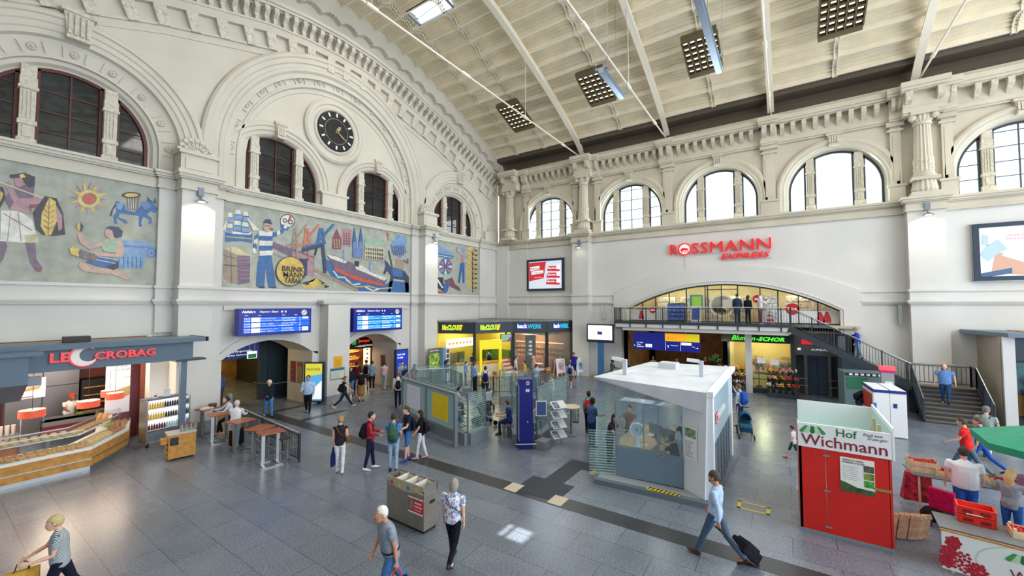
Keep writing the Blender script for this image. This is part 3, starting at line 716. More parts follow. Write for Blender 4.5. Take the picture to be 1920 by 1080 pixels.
a = Art(.03); a.e('k',400+468/3.375,360+184/3.375,14,13).e('w',400+468/3.375,360+184/3.375,12.5,11.5).p('r', Z([(484,150),(500,146),(480,196),(464,190)])).e('d',400+452/3.375,360+180/3.375,4.2).e('w',400+452/3.375,360+180/3.375,2.4).e('d',400+488/3.375,360+190/3.375,4.6).e('w',400+488/3.375,360+190/3.375,2.6).p('b', Z([(424,200),(480,222),(470,244),(440,240),(424,224)])).e('w',400+455/3.375,360+222/3.375,3); a.b.build('mosaic_parrot',m2)
a = Art(.1); a.e('k',400+487/3.375,360+501/3.375,27.5,28).e('y',400+487/3.375,360+501/3.375,26,26.5)
o_ = PL(400+427/3.375,360+466/3.375,.06)
for i,(t_, wd) in enumerate((('BRINK',1.12),('MANN',1.08),('TABAK',.86))):
    x_, z_ = PL(400+(430+i*8)/3.375,360+(500+i*38)/3.375,.06); a.b.text(t_, x_, z_, wd,.27, z=.125+.002*a.k, ext=.01, m=MC['k'], bold=.01)
a.b.build('mosaic_barrel_head',m2)
a = Art(.03)
for q in range(11): a.p('y', Z([(640,560),(560+q*16,596+abs(5-q)*-2),(575+q*16,612),(650,545)]))
a.p('k', Z([(560,575),(610,562),(600,590)])).p('k', Z([(700,585),(736,598),(706,610)]))
for bx, c_ in ((500, 't'),(570, 'o'),(655, 'b')):
    s_ = 1+(bx-500)/300
    a.l(c_, Z([(bx,330),(bx+14*s_,230)]),3*s_).l(c_, Z([(bx+30*s_,330),(bx+20*s_,230)]),3*s_).l(c_, Z([(bx+10,310),(bx+60+60*s_*.5,205-0*s_)]),3*s_).l(c_, Z([(bx-60*s_,345+20*(s_-1)),(bx+36*s_,320)]),3.5*s_).l(c_, Z([(bx+24*s_,330),(bx+28*s_,345+70*s_)]),3*s_)
a.l('d', Z([(560,372),(690,336),(706,512)]),6).l('k', Z([(640,400),(655,345)]),3); a.b.build('mosaic_harbour_cranes',m2)
a = Art(.03)
a.p('m', Z([(750,360),(752,290),(780,232),(810,296),(808,364)])).p('p', Z([(812,340),(812,236),(842,226),(876,240),(874,346)]))
for q in range(5):
    for r_ in range(3): a.p('c', Z([(760+r_*16,300+q*12),(768+r_*16,301+q*12),(768+r_*16,308+q*12),(760+r_*16,307+q*12)])); a.p('m', Z([(822+r_*16,258+q*16),(830+r_*16,259+q*16),(830+r_*16,268+q*16),(822+r_*16,267+q*16)]))
for x0 in (878,918): a.p('z', Z([(x0,412),(x0,310),(x0+26,312),(x0+24,416)])).p('b', Z([(x0,312),(x0+12,226),(x0+26,314)]))
a.p('z', Z([(900,414),(900,350),(922,350),(922,418)])).p('c', Z([(952,424),(956,338),(1080,352),(1074,436)])).p('g', Z([(950,338),(962,296),(1078,310),(1082,352)]))
for q in range(8):
    for r_ in range(3): a.p('d', Z([(962+q*14,352+r_*26+q*1.5),(968+q*14,352+r_*26+q*1.5),(968+q*14,368+r_*26+q*1.5),(962+q*14,367+r_*26+q*1.5)]))
a.b.build('mosaic_old_town',m2)
a = Art(.03); a.p('b', Z([(706,420),(740,440),(900,560),(1080,590),(1130,560),(1236,575),(1240,636),(900,626),(760,560),(704,470)])).l('w', Z([(760,500),(790,540),(830,540),(880,588),(930,580)]),2.5).l('y', Z([(840,560),(900,600),(980,596),(1040,612),(1130,606)]),2).l('w', Z([(960,600),(1010,626),(1050,612)]),2.5)
a.p('r', Z([(760,468),(930,540),(1084,584),(1066,596),(900,560),(770,500)])).p('v', Z([(716,400),(760,396),(1098,548),(1084,586),(900,532),(760,474)])).p('w', Z([(716,398),(770,404),(846,440),(830,452),(740,420)])).p('w', Z([(890,456),(936,464),(1010,512),(1098,545),(1080,562),(900,486)])).p('k', Z([(894,436),(922,440),(918,474),(892,470)])).l('l', Z([(824,365),(822,446)]),2.5).l('l', Z([(990,438),(988,508)]),2.5); a.b.build('mosaic_steamship',m2)
a = Art(.03); a.p('d', Z([(1082,430),(1100,442),(1120,470),(1210,500),(1238,540),(1236,634),(1216,634),(1210,560),(1140,548),(1120,632),(1104,634),(1120,530),(1100,500),(1084,524),(1074,516),(1088,470)])).p('b', Z([(1130,480),(1200,500),(1196,540),(1136,530)])).p('t', Z([(1150,420),(1210,430),(1200,496),(1150,480)])).l('k', Z([(1130,470),(1108,370)]),3).l('v', Z([(1200,430),(1230,452),(1228,420)]),3).p('z', Z([(1120,330),(1210,330),(1222,380),(1180,420),(1126,380)])).p('l', Z([(1130,290),(1170,270),(1220,290),(1226,330),(1130,340)])).p('r', Z([(1092,256),(1112,262),(1104,314)])).p('g', Z([(1112,276),(1150,270),(1140,310),(1112,300)]))
for q in range(6): a.l('k', Z([(1130+q*14,345),(1140+q*12,400)]),.9)
a.b.build('mosaic_animal_stack',m2)
# --- mural 3
m3 = mural('narrow grey mosaic wall mural with a wheel figure and yellow plant',[(21.2,5.99),(26.02,5.99),(26.02,9.86),(21.2,9.86)])
a = Art(.03)
a.p('l',[(822,460),(836,466),(850,478),(820,474)]).p('b',[(820,474),(852,480),(848,486),(820,481)]).l('w',[(821,478),(848,483)],1.2); a.b.build('mosaic_small_ship',m3)
a = Art(.03); a.p('k',[(820,520),(831,520),(831,546),(820,540)]).l('w',[(820,524),(830,540)],3).p('r',[(820,546),(830,546),(830,550),(820,550)]).e('b',835,500,13,16)
for i in range(8):
    t = i*PI/4; a.p(('w', 'o')[i % 2],[(835+3*math.cos(t),500+3*math.sin(t)),(835+12*math.cos(t-.2),500+14*math.sin(t-.2)),(835+12*math.cos(t+.2),500+14*math.sin(t+.2))])
a.e('m',835,500,4).p('g',[(831,515),(850,512),(846,526),(832,524)]).p('m',[(832,526),(848,520),(852,532),(862,540),(862,546),(846,538),(836,532)]).p('b',[(831,532),(844,528),(838,548),(831,550)]); a.b.build('mosaic_wheel_figure',m3)
a = Art(.03); a.e('l',868,469,4,5).p('p',[(863,477),(871,477),(870,493),(864,493)]).p('b',[(863,493),(871,493),(871,531),(867,531),(866,505),(862,531),(858,530)]).l('t',[(863,478),(856,470),(858,462)],2); a.b.build('mosaic_standing_figure',m3)
a = Art(.03); a.l('k',[(886,548),(886,470)],2)
for i in range(9): a.p('y',[(886,545-i*9),(876-(i % 3),536-i*8.6),(880,530-i*8.6)]).p('y',[(886,545-i*9),(895,537-i*8.6),(893,530-i*8.6)]).p('k',[(887,541-i*9),(894,541-i*8.6),(893,537-i*8.6)])
a.b.build('mosaic_yellow_plant',m3)

# ================================================================= THINGS ON THE WALLS
blueP = mat('board_blue',(12,34,150),.35); wt = E(235,240,250,.9)
def board(label, px0, px1, v0, v1, rows, cyan):
    d = .95; x0, zt = PL(px0, v0, d); x1, _ = PL(px1, v0, d); _, zb = PL(px0, v1, d); w_, h = x1-x0, zt-zb
    M = ML @ Matrix.Translation((x0, zb, d))
    r = thing('departure_board', label, 'departure board', M=Matrix(), group='train departure boards above the passages')
    MB(blueP, M).box(0, w_,0, h,-.42,0).build('housing', parent=r, bevel=.01)
    MB(greysteel, M).box(.3,.4, h*.6, h*.7,-.95,-.42).box(w_-.4, w_-.3, h*.6, h*.7,-.95,-.42).build('bracket',r)
    lit = E(20,96,232,.75) if not cyan else E(24,140,220,.8); b = MB(lit, M); t = MB(wt, M)
    t.text('Abfahrt',.12, h*.84, w_*.17, h*.09,.002,.004, bold=.012); t.text('Departure  Départ', w_*.26, h*.83, w_*.25, h*.09,.002,.004, shear=.25)
    for q in (.55,.6): t.box(w_*q, w_*q+.07, h*.85, h*.91,0,.006)
    for q, s_ in ((.07, 'Zeit'),(.24, 'Über'),(.56, 'Ziel'),(.74, 'Gleis')): t.text(s_, w_*q, h*.735, w_*.045, h*.03,.002,.004)
    for i in range(3):
        zt_ = h*(.67-i*.2); b.box(w_*.06, w_*.97, zt_-h*.17, zt_,0,.004)
        for j in range(2):
            z = zt_-h*(.07+j*.085); tm, via, dest, gl = rows[i*2+j]
            t.text(tm, w_*.07, z, w_*.07, h*.05,.004,.004, bold=.01); t.box(w_*.155, w_*.27, z-h*.012, z+h*.062,0,.008)
            t.text(via, w_*.285, z+h*.005, w_*.012*len(via), h*.035,.004,.004); t.text(dest, w_*.56, z, w_*.015*len(dest), h*.05,.004,.004, bold=.01); t.text(gl, w_*.815, z, w_*.02, h*.05,.004,.004)
            if (i, j) in ((0,0),(2,0),(2,1),(1,0))[:3 if not cyan else 4]: t.box(w_*.86, w_*.95, z-h*.01, z+h*.06,0,.008)
    b.build('display_row',r); t.build('lettering',r)
    c = MB(C(235,235,235), M); c.lathe([(h*.12,0),(h*.12,.03),(.01,.03)],(0,0,0),24)
    o = MB(C(235,235,235), M @ Matrix.Translation((w_*.885, h*.83,0))); o.lathe([(h*.115,0),(h*.115,.02),(.01,.02)], n=24); o.bar((0,0,.025),(h*.06, h*.07,.025),.015,.01, black); o.bar((0,0,.025),(-h*.05,-h*.02,.025),.02,.01, black)
    for i in range(12): o.bar((h*.085*math.cos(i*PI/6), h*.085*math.sin(i*PI/6),.025),(h*.105*math.cos(i*PI/6), h*.105*math.sin(i*PI/6),.025),.01,.008, black)
    o.build('small_clock',r)
R1 = [('13:19', 'Rotenburg(Wümme)', 'Hamburg-Altona', '10'),('13:22', 'Delmenhorst · Diepholz', 'Osnabrück Hbf', '2'),('13:27', 'Achim · Baden', 'Verden (Aller)', '4'),('13:33', 'Hamburg-Harburg · Tostedt', 'Hamburg Hbf', '8'),('13:33', 'Delmenhorst · Syke', 'Twistringen', '5'),('13:36', 'Burg · Vegesack', 'Bremen-Farge', '6')]
board('larger blue departure board above the left passage',448,584,579,631, R1, False)
board('smaller blue departure board with cyan rows above the right passage',664,754,578,623,[(a_, b_, c_, d_) for a_, b_, c_, d_ in [('13:40', 'Nienburg', 'Braunschweig Hbf', '7'),('13:44', 'Verden · Rotenburg', 'Stuttgart Hbf', '9'),('13:47', 'Osterholz · Lunestedt', 'Bremerhaven-Lehe', '3'),('13:52', 'Hude · Oldenburg', 'Norden Mole', '1'),('13:54', 'Osnabrück · Münster', 'Düsseldorf Hbf', '9'),('13:58', 'Bassum · Twistringen', 'Dortmund Hbf', '2')]], True)

def wall_lamp(M, u, w_, label, power=16):
    r = thing('wall_lamp', label, 'lamp', M=Matrix(), group='small wall lamps on the piers')
    b = MB(greysteel, M); b.box(u-.1, u+.1, w_+.25, w_+.6,0,.16); b.build('housing',r)
    MB(greysteel, M).tube((u, w_+.25,.1),(u, w_+.08,.2),.03).build('arm',r)
    b = MB(greysteel, M); rings = []
    for q, z in ((.05,.1),(.2,.02),(.24,0),(.22,0)): rings.append([(u+q*math.cos(2*PI*i/16), w_+z,.25+q*.8*math.sin(2*PI*i/16)) for i in range(16)])
    b.loft(rings); b.build('lamp_shade',r)
    MB(E(255,244,205,6), M).box(u-.1, u+.1, w_-.015, w_-.002,.16,.32).build('bulb',r)
    l = bpy.data.lights.new('lamp_glow', 'SPOT'); l.energy = power*12; l.color = (1,.88,.62); l.spot_size = 2.3; l.spot_blend = .6; l.shadow_soft_size = .08
    o = bpy.data.objects.new('lamp_glow', l); COL.objects.link(o); p = M @ Vector((u, w_-.05,.42)); o.location = p
    o.rotation_euler = ((M @ Vector((u, w_-1.5,-.1)))-p).to_track_quat('-Z', 'Y').to_euler()
for u, v, d, M, PF, lb in ((374,380,.8, ML, PL, 'grey wall lamp lit on the pier between the first two murals'),(812,455,.8, ML, PL, 'grey wall lamp on the pier left of the narrow mural'),(1738,404,.7, MR, PR, 'grey wall lamp lit on the big pier above the stairs'),(1087,465,.7, MR, PR, 'unlit grey wall lamp on the pier right of the red poster')):
    u_, w_ = PF(u, v, d); wall_lamp(M @ Matrix.Translation((0,0, d)), u_, w_, lb,0.5 if u == 1087 else 16)

# advertising light boxes on the side wall
def frame_sign(name, M, x0, z0, w_, h, dp, fr, fcol, face, label, cat, fb=.14):
    r = thing(name, label, cat, M=Matrix()); Mx = M @ Matrix.Translation((x0, z0,0))
    MB(fcol, Mx).box(0, w_,0, fr,0, dp).box(0, w_, h-fr, h,0, dp).box(0, fr, fr, h-fr,0, dp).box(w_-fr, w_, fr, h-fr,0, dp).build('frame',r)
    MB(steel, Mx).box(-.03, w_+.03,-.03, h+.03,0, dp*.6).build('back_housing',r)
    MB(face, Mx).box(fr, w_-fr, fr, h-fr, dp*.6, dp*.7).build('poster_face',r)
    return r, Mx @ Matrix.Translation((fr, fr, dp*.7)), w_-2*fr, h-2*fr
navy = mat('navy_frame',(24,42,66),.4)
x0, zt = PR(988,488,.2); x1, zb = PR(1057,544,.2)
r, Mf, W_, H_ = frame_sign('poster_box', MR, x0, zb, x1-x0, zt-zb,.22,.16, navy, E(214,222,236,.55), 'framed cigarette advertising poster in red and white near the corner', 'poster')
b = MB(E(196,44,54,.6), Mf); b.prism([(.02, H_*.28),(W_*.46, H_*.38),(W_*.53, H_*.98),(.02, H_*.96)],0,.01)
for i in range(3): b.prism([(W_*.56-.05*i, H_*(.68-.24*i)-.1),(W_*.93, H_*(.68-.24*i)-.16),(W_*.93, H_*(.68-.24*i)+.26),(W_*.6-.05*i, H_*(.68-.24*i)+.28)],0,.014+.003*i)
b.build('printed_pack',r)
t = MB(E(240,240,245,.7), Mf)
for i in range(3): t.text('Burton', W_*.6-.03*i, H_*(.70-.24*i), W_*.22,.16,.022,.004, bold=.02); t.box(W_*.84, W_*.94, H_*(.68-.24*i), H_*(.68-.24*i)+.3,0,.026)
t.prism([(W_*.05, H_*.66),(W_*.33, H_*.7),(W_*.33, H_*.84),(W_*.05, H_*.8)],0,.014); t.prism([(W_*.08, H_*.52),(W_*.45, H_*.56),(W_*.45, H_*.67),(W_*.08, H_*.64)],0,.014)
t.text('DEIN MOMENT', W_*.18, H_*.4, W_*.24,.06,.014,.004); t.build('lettering',r)
t = MB(C(40,40,46), Mf); t.text('BURTON', W_*.07, H_*.7, W_*.24,.17,.015,.004, bold=.02); t.text('ICH RAUCHE', W_*.1, H_*.56, W_*.33,.12,.015,.004); t.build('lettering_dark',r)
x0, zt = PR(1823,421,.2); _, zb = PR(1829,527,.2)
r, Mf, W_, H_ = frame_sign('poster_box', MR, x0, zb,3.6, zt-zb,.24,.2, navy, E(206,218,232,.75), 'large framed advertising light box at the right edge', 'poster')
b = MB(E(150,172,196,.6), Mf); b.prism([(.0, H_*.45),(.25, H_*.3),(.5, H_*.42),(.9, H_*.55),(.6, H_*.75),(.2, H_*.62)],0,.01); b.prism([(.06, H_*.66),(.3, H_*.62),(.3, H_*.84),(.1, H_*.86)],0,.01)
b.prism([(0,0),(.35,0),(1.0,0.12),(1.0,.38),(0,.16)],0,.01, E(60,84,116,.6)); b.prism([(.35,.2),(1.5,0),(3.2,0),(3.2, H_*.3),(1.4, H_*.36),(.5, H_*.5)],0,.008, E(176,140,124,.6)); b.prism([(.7, H_*.42),(1.5, H_*.24),(2.9, H_*.4),(2.8, H_*.62),(1.2, H_*.6)],0,.012, E(232,236,242,.8)); b.build('printed_scene',r)
t = MB(E(236,240,246,.9), Mf); t.text('STRÖER',.02,-.15,.5,.1,.01,.006, bold=.03); t.build('lettering',r)
t = MB(E(188,76,70,.5), Mf); t.text('DIESER MOMENT WENN',.85, H_*.80,1.6,.08,.014,.004); t.build('lettering_red',r); t = MB(E(188,76,70,.5), Mf); t.text('WIEDER BIST',.85, H_*.73,1.2,.08,.014,.004); t.build('lettering_red',r)
# drugstore sign
red = mat('glossy_red_letter',(222,28,38),.12, emit=.35); r = thing('shop_sign', 'red three-dimensional drugstore lettering on the side wall', 'sign', M=Matrix())
A_, B_ = PR(1257,478,.1), PR(1446,462,.1); x0 = A_[0]; z0 = 8.52; W_ = B_[0]-A_[0]; Mx = MR @ Matrix.Translation((x0, z0,.1))
for s_, a_, c_ in (('R',0,.088),('SSMANN',.235,.765)):
    t = MB(red, Mx); t.text(s_, W_*a_,0, W_*c_,.68,0,.12); t.build('letter',r)
t = MB(red, Mx); cxx, czz = W_*.16,.33
t.lathe([(.40,0),(.40,.12),(.34,.13),(.34,.02)],(cxx, czz,0),28); t.build('logo_ring',r)
t = MB(E(240,226,230,.5), Mx); t.lathe([(.335,0),(.335,.05)],(cxx, czz,0),28); t.build('logo_disc',r)
t = MB(red, Mx); t.prism([(cxx-.26, czz-.02),(cxx-.16, czz+.08),(cxx+.1, czz+.06),(cxx+.2, czz+.02),(cxx+.22, czz-.12),(cxx+.1, czz-.06),(cxx-.1, czz-.08),(cxx-.22, czz-.16)],.05,.08)
for q in (-.18,-.06,.06,.18): t.bar((cxx+q, czz-.04,.065),(cxx+q+.03, czz-.26,.065),.04,.03)
t.build('logo_mark',r)
t = MB(red, Mx); t.text('EXPRESS', W_*.53,-.48, W_*.46,.34,0,.08, shear=.25, bold=.02); t.build('letter',r)
b = MB(C(190,192,196), Mx); b.box(W_*.25, W_,-.03,0,-.04,0); b.box(W_*.53, W_,-.52,-.49,-.04,0); b.tube((cxx,-.05,-.05),(cxx,-1.1,-.05),.012); b.build('mounting_rail',r)
# ceiling light panels
lampm = mat('bronze_louvre',(96,84,58),.5, metal=.3)
def ceiling_panel(y, x, label):
    dz = roofz(x+1)-roofz(x-1); ang = math.atan2(dz,2)
    M = Matrix.Translation((x, y, roofz(x)-.85)) @ Matrix.Rotation(-ang,4, 'Y')
    r = thing('ceiling_light', label, 'lamp', M=M, group='gridded light panels under the vault')
    b = MB(lampm)
    n = 6; L_ = 2.2; W2 = 1.7
    for i in range(n+1): b.box(-L_/2+L_*i/n-.04,-L_/2+L_*i/n+.04,-W2/2, W2/2,-.22,0)
    for i in range(n): b.box(-L_/2, L_/2,-W2/2+W2*i/(n-1)-.03,-W2/2+W2*i/(n-1)+.03,-.22,0)
    b.box(-L_/2, L_/2,-W2/2, W2/2,0,.05); b.box(-L_/2-.25,-L_/2,-W2/2, W2/2,-.22,.05); b.box(L_/2, L_/2+.25,-W2/2, W2/2,-.22,.05); b.build('louvre',r)
    b = MB(E(255,246,224,1.6))
    for i in range(n):
        for j in range(n-1): b.box(-L_/2+L_*(i+.5)/n-.035,-L_/2+L_*(i+.5)/n+.035,-W2/2+W2*(j+.5)/(n-1)-.1,-W2/2+W2*(j+.5)/(n-1)+.1,-.12,-.1)
    b.build('reflector_lamp', parent=r, kind='stuff')
    b = MB(ribmat)
    for sx in (-.8,.8): b.tube((sx,0,.05),(sx,0,.75),.02)
    b.build('hanger',r)
for y, x, lb in ((15.7,23.9, 'gridded light panel nearest the hall corner'),(9.5,23.6, 'gridded light panel beside a hanging channel light'),(3.45,23.6, 'gridded light panel second from the right'),(-2.45,23.6, 'gridded light panel at the upper right')): ceiling_panel(y, x, lb)
def channel(p0, L_, rods, label):
    M = Matrix.Translation(p0); r = thing('channel_light', label, 'lamp', M=M, group='suspended metal light channels')
    MB(mat('galvanised_channel',(140,160,182),.3, metal=.6)).box(0, L_,-.12,.12,-.14,.02).box(0, L_,-.16,.16,.02,.06).build('channel',r)
    b = MB(greysteel)
    for x in rods:
        b = MB(greysteel); b.box(x-.08, x+.08,-.3,.3,.06,.12); b.tube((x,-.28,.1),(x,-.28,5),.012); b.tube((x,.28,.1),(x,.28,5),.012); b.build('suspension',r)
channel((17.3,6.75,15.9),2.9,(.1,2.8), 'short grey light channel hanging beside a grid panel')
channel((13.5,2.32,16.0),7.1,(1,6), 'long grey light channel hanging in front of the vault')
# ================================================================= ROOMS BEHIND THE WALLS
def MLy(y): return Matrix(((1,0,0,0),(0,0,-1, y),(0,1,0,0),(0,0,0,1)))
def MRx(x): return Matrix(((0,0,-1, x),(-1,0,0,0),(0,1,0,0),(0,0,0,1)))
def Py(u, v, y): r = ray(u, v); t = y/r.y; return (r.x*t, CAMH+r.z*t)
def Px(u, v, x): r = ray(u, v); t = x/r.x; return (-r.y*t, CAMH+r.z*t)
def pl(name, e, loc, col, size=.3):
    l = bpy.data.lights.new(name, 'POINT'); l.energy = e; l.color = col; l.shadow_soft_size = size
    o = bpy.data.objects.new(name, l); COL.objects.link(o); o.location = loc; return o
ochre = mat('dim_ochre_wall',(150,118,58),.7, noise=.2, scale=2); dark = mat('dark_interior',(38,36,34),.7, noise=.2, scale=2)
winered = mat('wine_red_panel',(96,18,34),.5); panelsteel = mat('grey_steel_panel',(118,118,124),.35, metal=.4)
# outer shells (solid rooms around the hall)
b = MB(mat('service_wall',(120,118,112),.8))
b.box(-2.9,46,32,32.3,0,10); b.box(46,46.3,-21,32.3,0,10)
b.box(5.0,6.0,23.2,32,0,4.2)
b.build('wall_back', kind='structure', label='far walls of the rooms beyond the hall')
MB(mat('room_ceiling',(170,160,140),.8)).box(-2.9,29,21.3,32.3,3.95,4.05).box(29.1,46,-6.2,20.8,3.55,3.7).box(29.1,34,-3.2,10,6.75,6.85).build('ceiling_back', kind='structure', label='ceilings of the rooms beyond the hall')
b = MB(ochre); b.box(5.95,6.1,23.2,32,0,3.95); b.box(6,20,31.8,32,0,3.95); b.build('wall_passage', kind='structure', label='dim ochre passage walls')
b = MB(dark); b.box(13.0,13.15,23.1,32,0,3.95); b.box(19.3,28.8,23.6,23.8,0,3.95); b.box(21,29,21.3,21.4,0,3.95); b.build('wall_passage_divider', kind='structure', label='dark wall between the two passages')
pl('passage_lamp',300,(8.5,26.5,3.4),(1,.72,.3)); pl('passage_lamp',150,(9.5,30,3.4),(1,.72,.3))
# glazed vestibule in the left passage
r = thing('glass_vestibule', 'dark glazed door screen inside the left passage', 'glass door', M=Matrix())
b = MB(anthracite)
for x, y in ((11.0,24.2),(11.5,24.2),(12.0,24.2),(12.8,24.2)): b.box(x-.06, x+.06, y-.06, y+.06,0,3.5)
b.bar((11.0,24.2,3.4),(12.8,24.2,3.4),.1,.2); b.bar((11.0,24.2,.1),(12.8,24.2,.1),.1,.2); b.bar((11.0,24.2,2.2),(12.8,24.2,2.2),.08,.08); b.build('frame',r)
b = MB(mat('smoked_glass',(70,92,104),.05, trans=.35)); b.bar((11.0,24.2,1.8),(12.8,24.2,1.8),.02,3.3); b.build('pane',r)
MB(steel).tube((10.6,24.0,1.0),(11.2,23.0,.95),.025).tube((11.2,23.0,.95),(11.95,23.0,.95),.025).build('handrail',r)
# passage sign
r = thing('hanging_sign', 'dark blue overhead sign pointing to the exit in the left passage', 'sign', M=Matrix())
x0, zt = Py(415,655,21.9); x1, _ = Py(486,645,21.9); Mx = MLy(21.9) @ Matrix.Translation((7.9,2.6,0)); W_ = x1-7.9
MB(blueDB, Mx).box(0, W_,0,.78,-.12,0).build('panel',r)
t = MB(wt, Mx); t.text('Ausgang Bürgerweide',.45,.30,1.25,.10,.002,.004); t.text('Congress Centrum',.45,.13,1.05,.10,.002,.004); t.text('↑',.12,.1,.14,.26,.002,.004); t.build('lettering',r)
for x in (.6, W_-.3): MB(steel, Mx).tube((x,.78,-.06),(x,1.3,-.06),.012).build('hanger',r)
r = thing('exit_sign', 'small green and white exit pictogram sign on thin rods in the left passage', 'sign', M=Matrix()); Mx = MLy(21.4) @ Matrix.Translation((9.2,2.62,0))
MB(E(232,240,232,.9), Mx).box(0,.42,0,.34,-.06,0).build('panel',r); t = MB(C(20,130,90), Mx); t.box(.03,.39,.02,.22,0,.006); t.build('pictogram',r)
for x in (.1,.32): MB(steel, Mx).tube((x,.34,-.03),(x,.9,-.03),.008).build('rod',r)

for i in range(7):
    x, y = 6.6+.75*(i % 4),26.5+1.4*(i//4); c_ = [(120,60,30),(40,36,34),(150,96,40),(96,30,26)][i % 4]
    MB(mat('shop_goods_%d' % (i % 4), c_,.8, noise=.3, scale=8)).lathe([(.22,0),(.3,.5),(.2,1.3),(.08,1.5)],(x, y,0.9),8).lathe([(.05,-.9),(.05,0)],(x, y,.9),6).build('dress_stand', smooth=True, label='display stand with dim clothes deep in the left passage', cat='display stand', group='clothes stands in the left passage')
# --- bakery shop deep in the right passage
gx0 = 13.2
b = MB(mat('bakery_wall_brown',(150,88,36),.6, noise=.3, scale=3)); b.box(13.2,20.6,25.6,25.8,0,3.9); b.build('wall_shop', kind='structure', label='warm brown back wall of the small shop')
r = thing('passage_shop', 'small warm-lit shop with dark sign in the right passage', 'shop', M=Matrix()); Mx = MLy(23.9) @ Matrix.Translation((2.3,-.36,0))
MB(black, Mx).box(13.3,16.9,2.6,3.35,-.2,0).build('fascia',r)
t = MB(E(222,60,44,1.2), Mx); t.text('Jumps',14.75,2.98,.9,.24,.002,.01, bold=.02); t.build('lettering',r)
t = MB(E(230,226,214,1), Mx); t.text('—HANDSTICH—',14.55,2.72,1.5,.12,.002,.006); t.lathe([(.2,0),(.2,.01),(.17,.012),(.17,0)],(16.1,3.08,0),20); t.build('lettering_small',r)
MB(E(40,150,90,.7), Mx).box(14.3,14.6,2.9,3.2,0,.01).box(13.5,14.0,2.75,3.2,0,.01).build('green_sign',r)
Mx = MLy(23.9) @ Matrix.Translation((2.3,0,0))
for i in range(4): 
    MB(oak, Mx).box(13.3,15.6,.5+i*.5,.54+i*.5,-1.4,-1.0).build('shelf',r)
MB(E(255,236,200,1.6), Mx).box(15.55,16.05,.4,2.4,-.5,-.44).build('light_column',r)
t = MB(black, Mx)
for i in range(6): t.ball((15.8,.6+i*.3,-.42),(.1,.05,.03), n=8, k=4)
t.build('shoe', parent=r, kind='stuff')
t = MB(E(255,176,90,1.3), Mx)
for i in range(4): t.box(13.4,15.5,.93+i*.5,.95+i*.5,-1.05,-1.0)
t.build('shelf_light',r)
b0 = MB(mat('baked_goods',(196,124,52),.7, noise=.25, scale=20)).ball((0,0,.07),(.12,.09,.07), n=8, k=5)
proto = b0.build('shelf_item', smooth=True, label='brown rounded item on a shelf in the right passage shop', cat='goods', group='brown items on the shelves in the right passage'); proto.location = (15.75,25.0,.54)
for i in range(4):
    for j in range(8):
        if i+j: o = dup(proto); o.location = (15.75+j*.26,25.0+.02*(j % 2),.54+i*.5)
MB(oak, Mx).box(16.3,16.9,0,2.24,-.4,0).build('post',r)
pl('shop_lamp',260,(17.0,24.6,2.4),(1,.70,.36))
# framed notices in the reveals
def poster(M, x0, x1, z0, z1, face, label, cat='poster', frame=steel, dp=.03, lines=0, head=None, lc=(90,90,96)):
    r = thing('poster', label, cat, M=Matrix())
    MB(frame, M).box(x0-.03, x1+.03, z0-.03, z1+.03,0, dp).build('frame',r); MB(face, M).box(x0, x1, z0, z1, dp, dp+.008).build('sheet',r)
    if head: MB(head, M).box(x0, x1, z1-(z1-z0)*.2, z1, dp, dp+.014).build('header',r)
    if lines:
        t = MB(C(*lc), M)
        for i in range(lines): t.box(x0+.04, x0+(x1-x0)*(.6+.35*random.random()), z0+(z1-z0)*(.06+.7*i/lines)-.006, z0+(z1-z0)*(.06+.7*i/lines)+.006, dp, dp+.012)
        t.build('print',r)
    return r
def MX(x, y0): return Matrix(((0,0,-1, x),(-1,0,0, y0),(0,1,0,0),(0,0,0,1)))   # plane facing -x
poster(MX(12.0,23.0),.25,.75,1.0,2.1, C(150,36,50), 'red framed notice in the left passage reveal', lines=5, lc=(220,210,210))
poster(MX(12.0,23.0),.95,1.45,1.0,2.1, C(170,150,110), 'tan framed notice with red header in the left passage reveal', head=C(170,60,50), lines=6)
poster(MX(17.6,22.9),.7,1.1,1.15,1.9, C(90,56,46), 'dark brown notice in the right passage reveal', lines=4, lc=(190,150,120))
# light box posters beside the doors
def lightbox(M, x0, w_, z0, h, label, face): 
    r = thing('poster_box', label, 'poster', M=Matrix()); Mx = M @ Matrix.Translation((x0, z0,0))
    MB(navy, Mx).box(0, w_,0, h,0,.14).build('housing', parent=r, bevel=.01); MB(face, Mx).box(.07, w_-.07,.07, h-.07,.14,.15).build('poster_face',r); return r, Mx
Mside = MLy(20.05)
Mb = Matrix(((math.cos(math.radians(55)),0,-math.sin(math.radians(55)),12.05),(-math.sin(math.radians(55)),0,-math.cos(math.radians(55)),20.75),(0,1,0,0),(0,0,0,1)))
r, Mx = lightbox(Mb,-.35,1.0,.15,2.05, 'colourful light box poster of a landscape beside the left passage', E(84,160,214,.8))
t = MB(E(206,196,60,.8), Mx); t.prism([(.07,1.3),(.93,1.45),(.93,1.98),(.07,1.98)],.15,.155); t.build('printed_sky',r)
t = MB(E(236,238,236,.8), Mx); t.prism([(.2,.15),(.93,.15),(.93,1.1),(.5,.7)],.15,.158); t.build('printed_cloud',r)
t = MB(E(40,110,60,.5), Mx); t.text('MEHR MEER',.14,1.62,.7,.12,.157,.004); t.ball((.3,.5,.15),(.14,.2,.02)); t.build('printed_figure',r)
Mb2 = MLy(20.3); x0, _ = Py(742,660,20.15); x1, _ = Py(766,660,20.15)
r, Mx = lightbox(Mb2, x0, max(.9, x1-x0),.25,2.15, 'dark blue light box poster beside the right passage', E(22,48,160,.8))
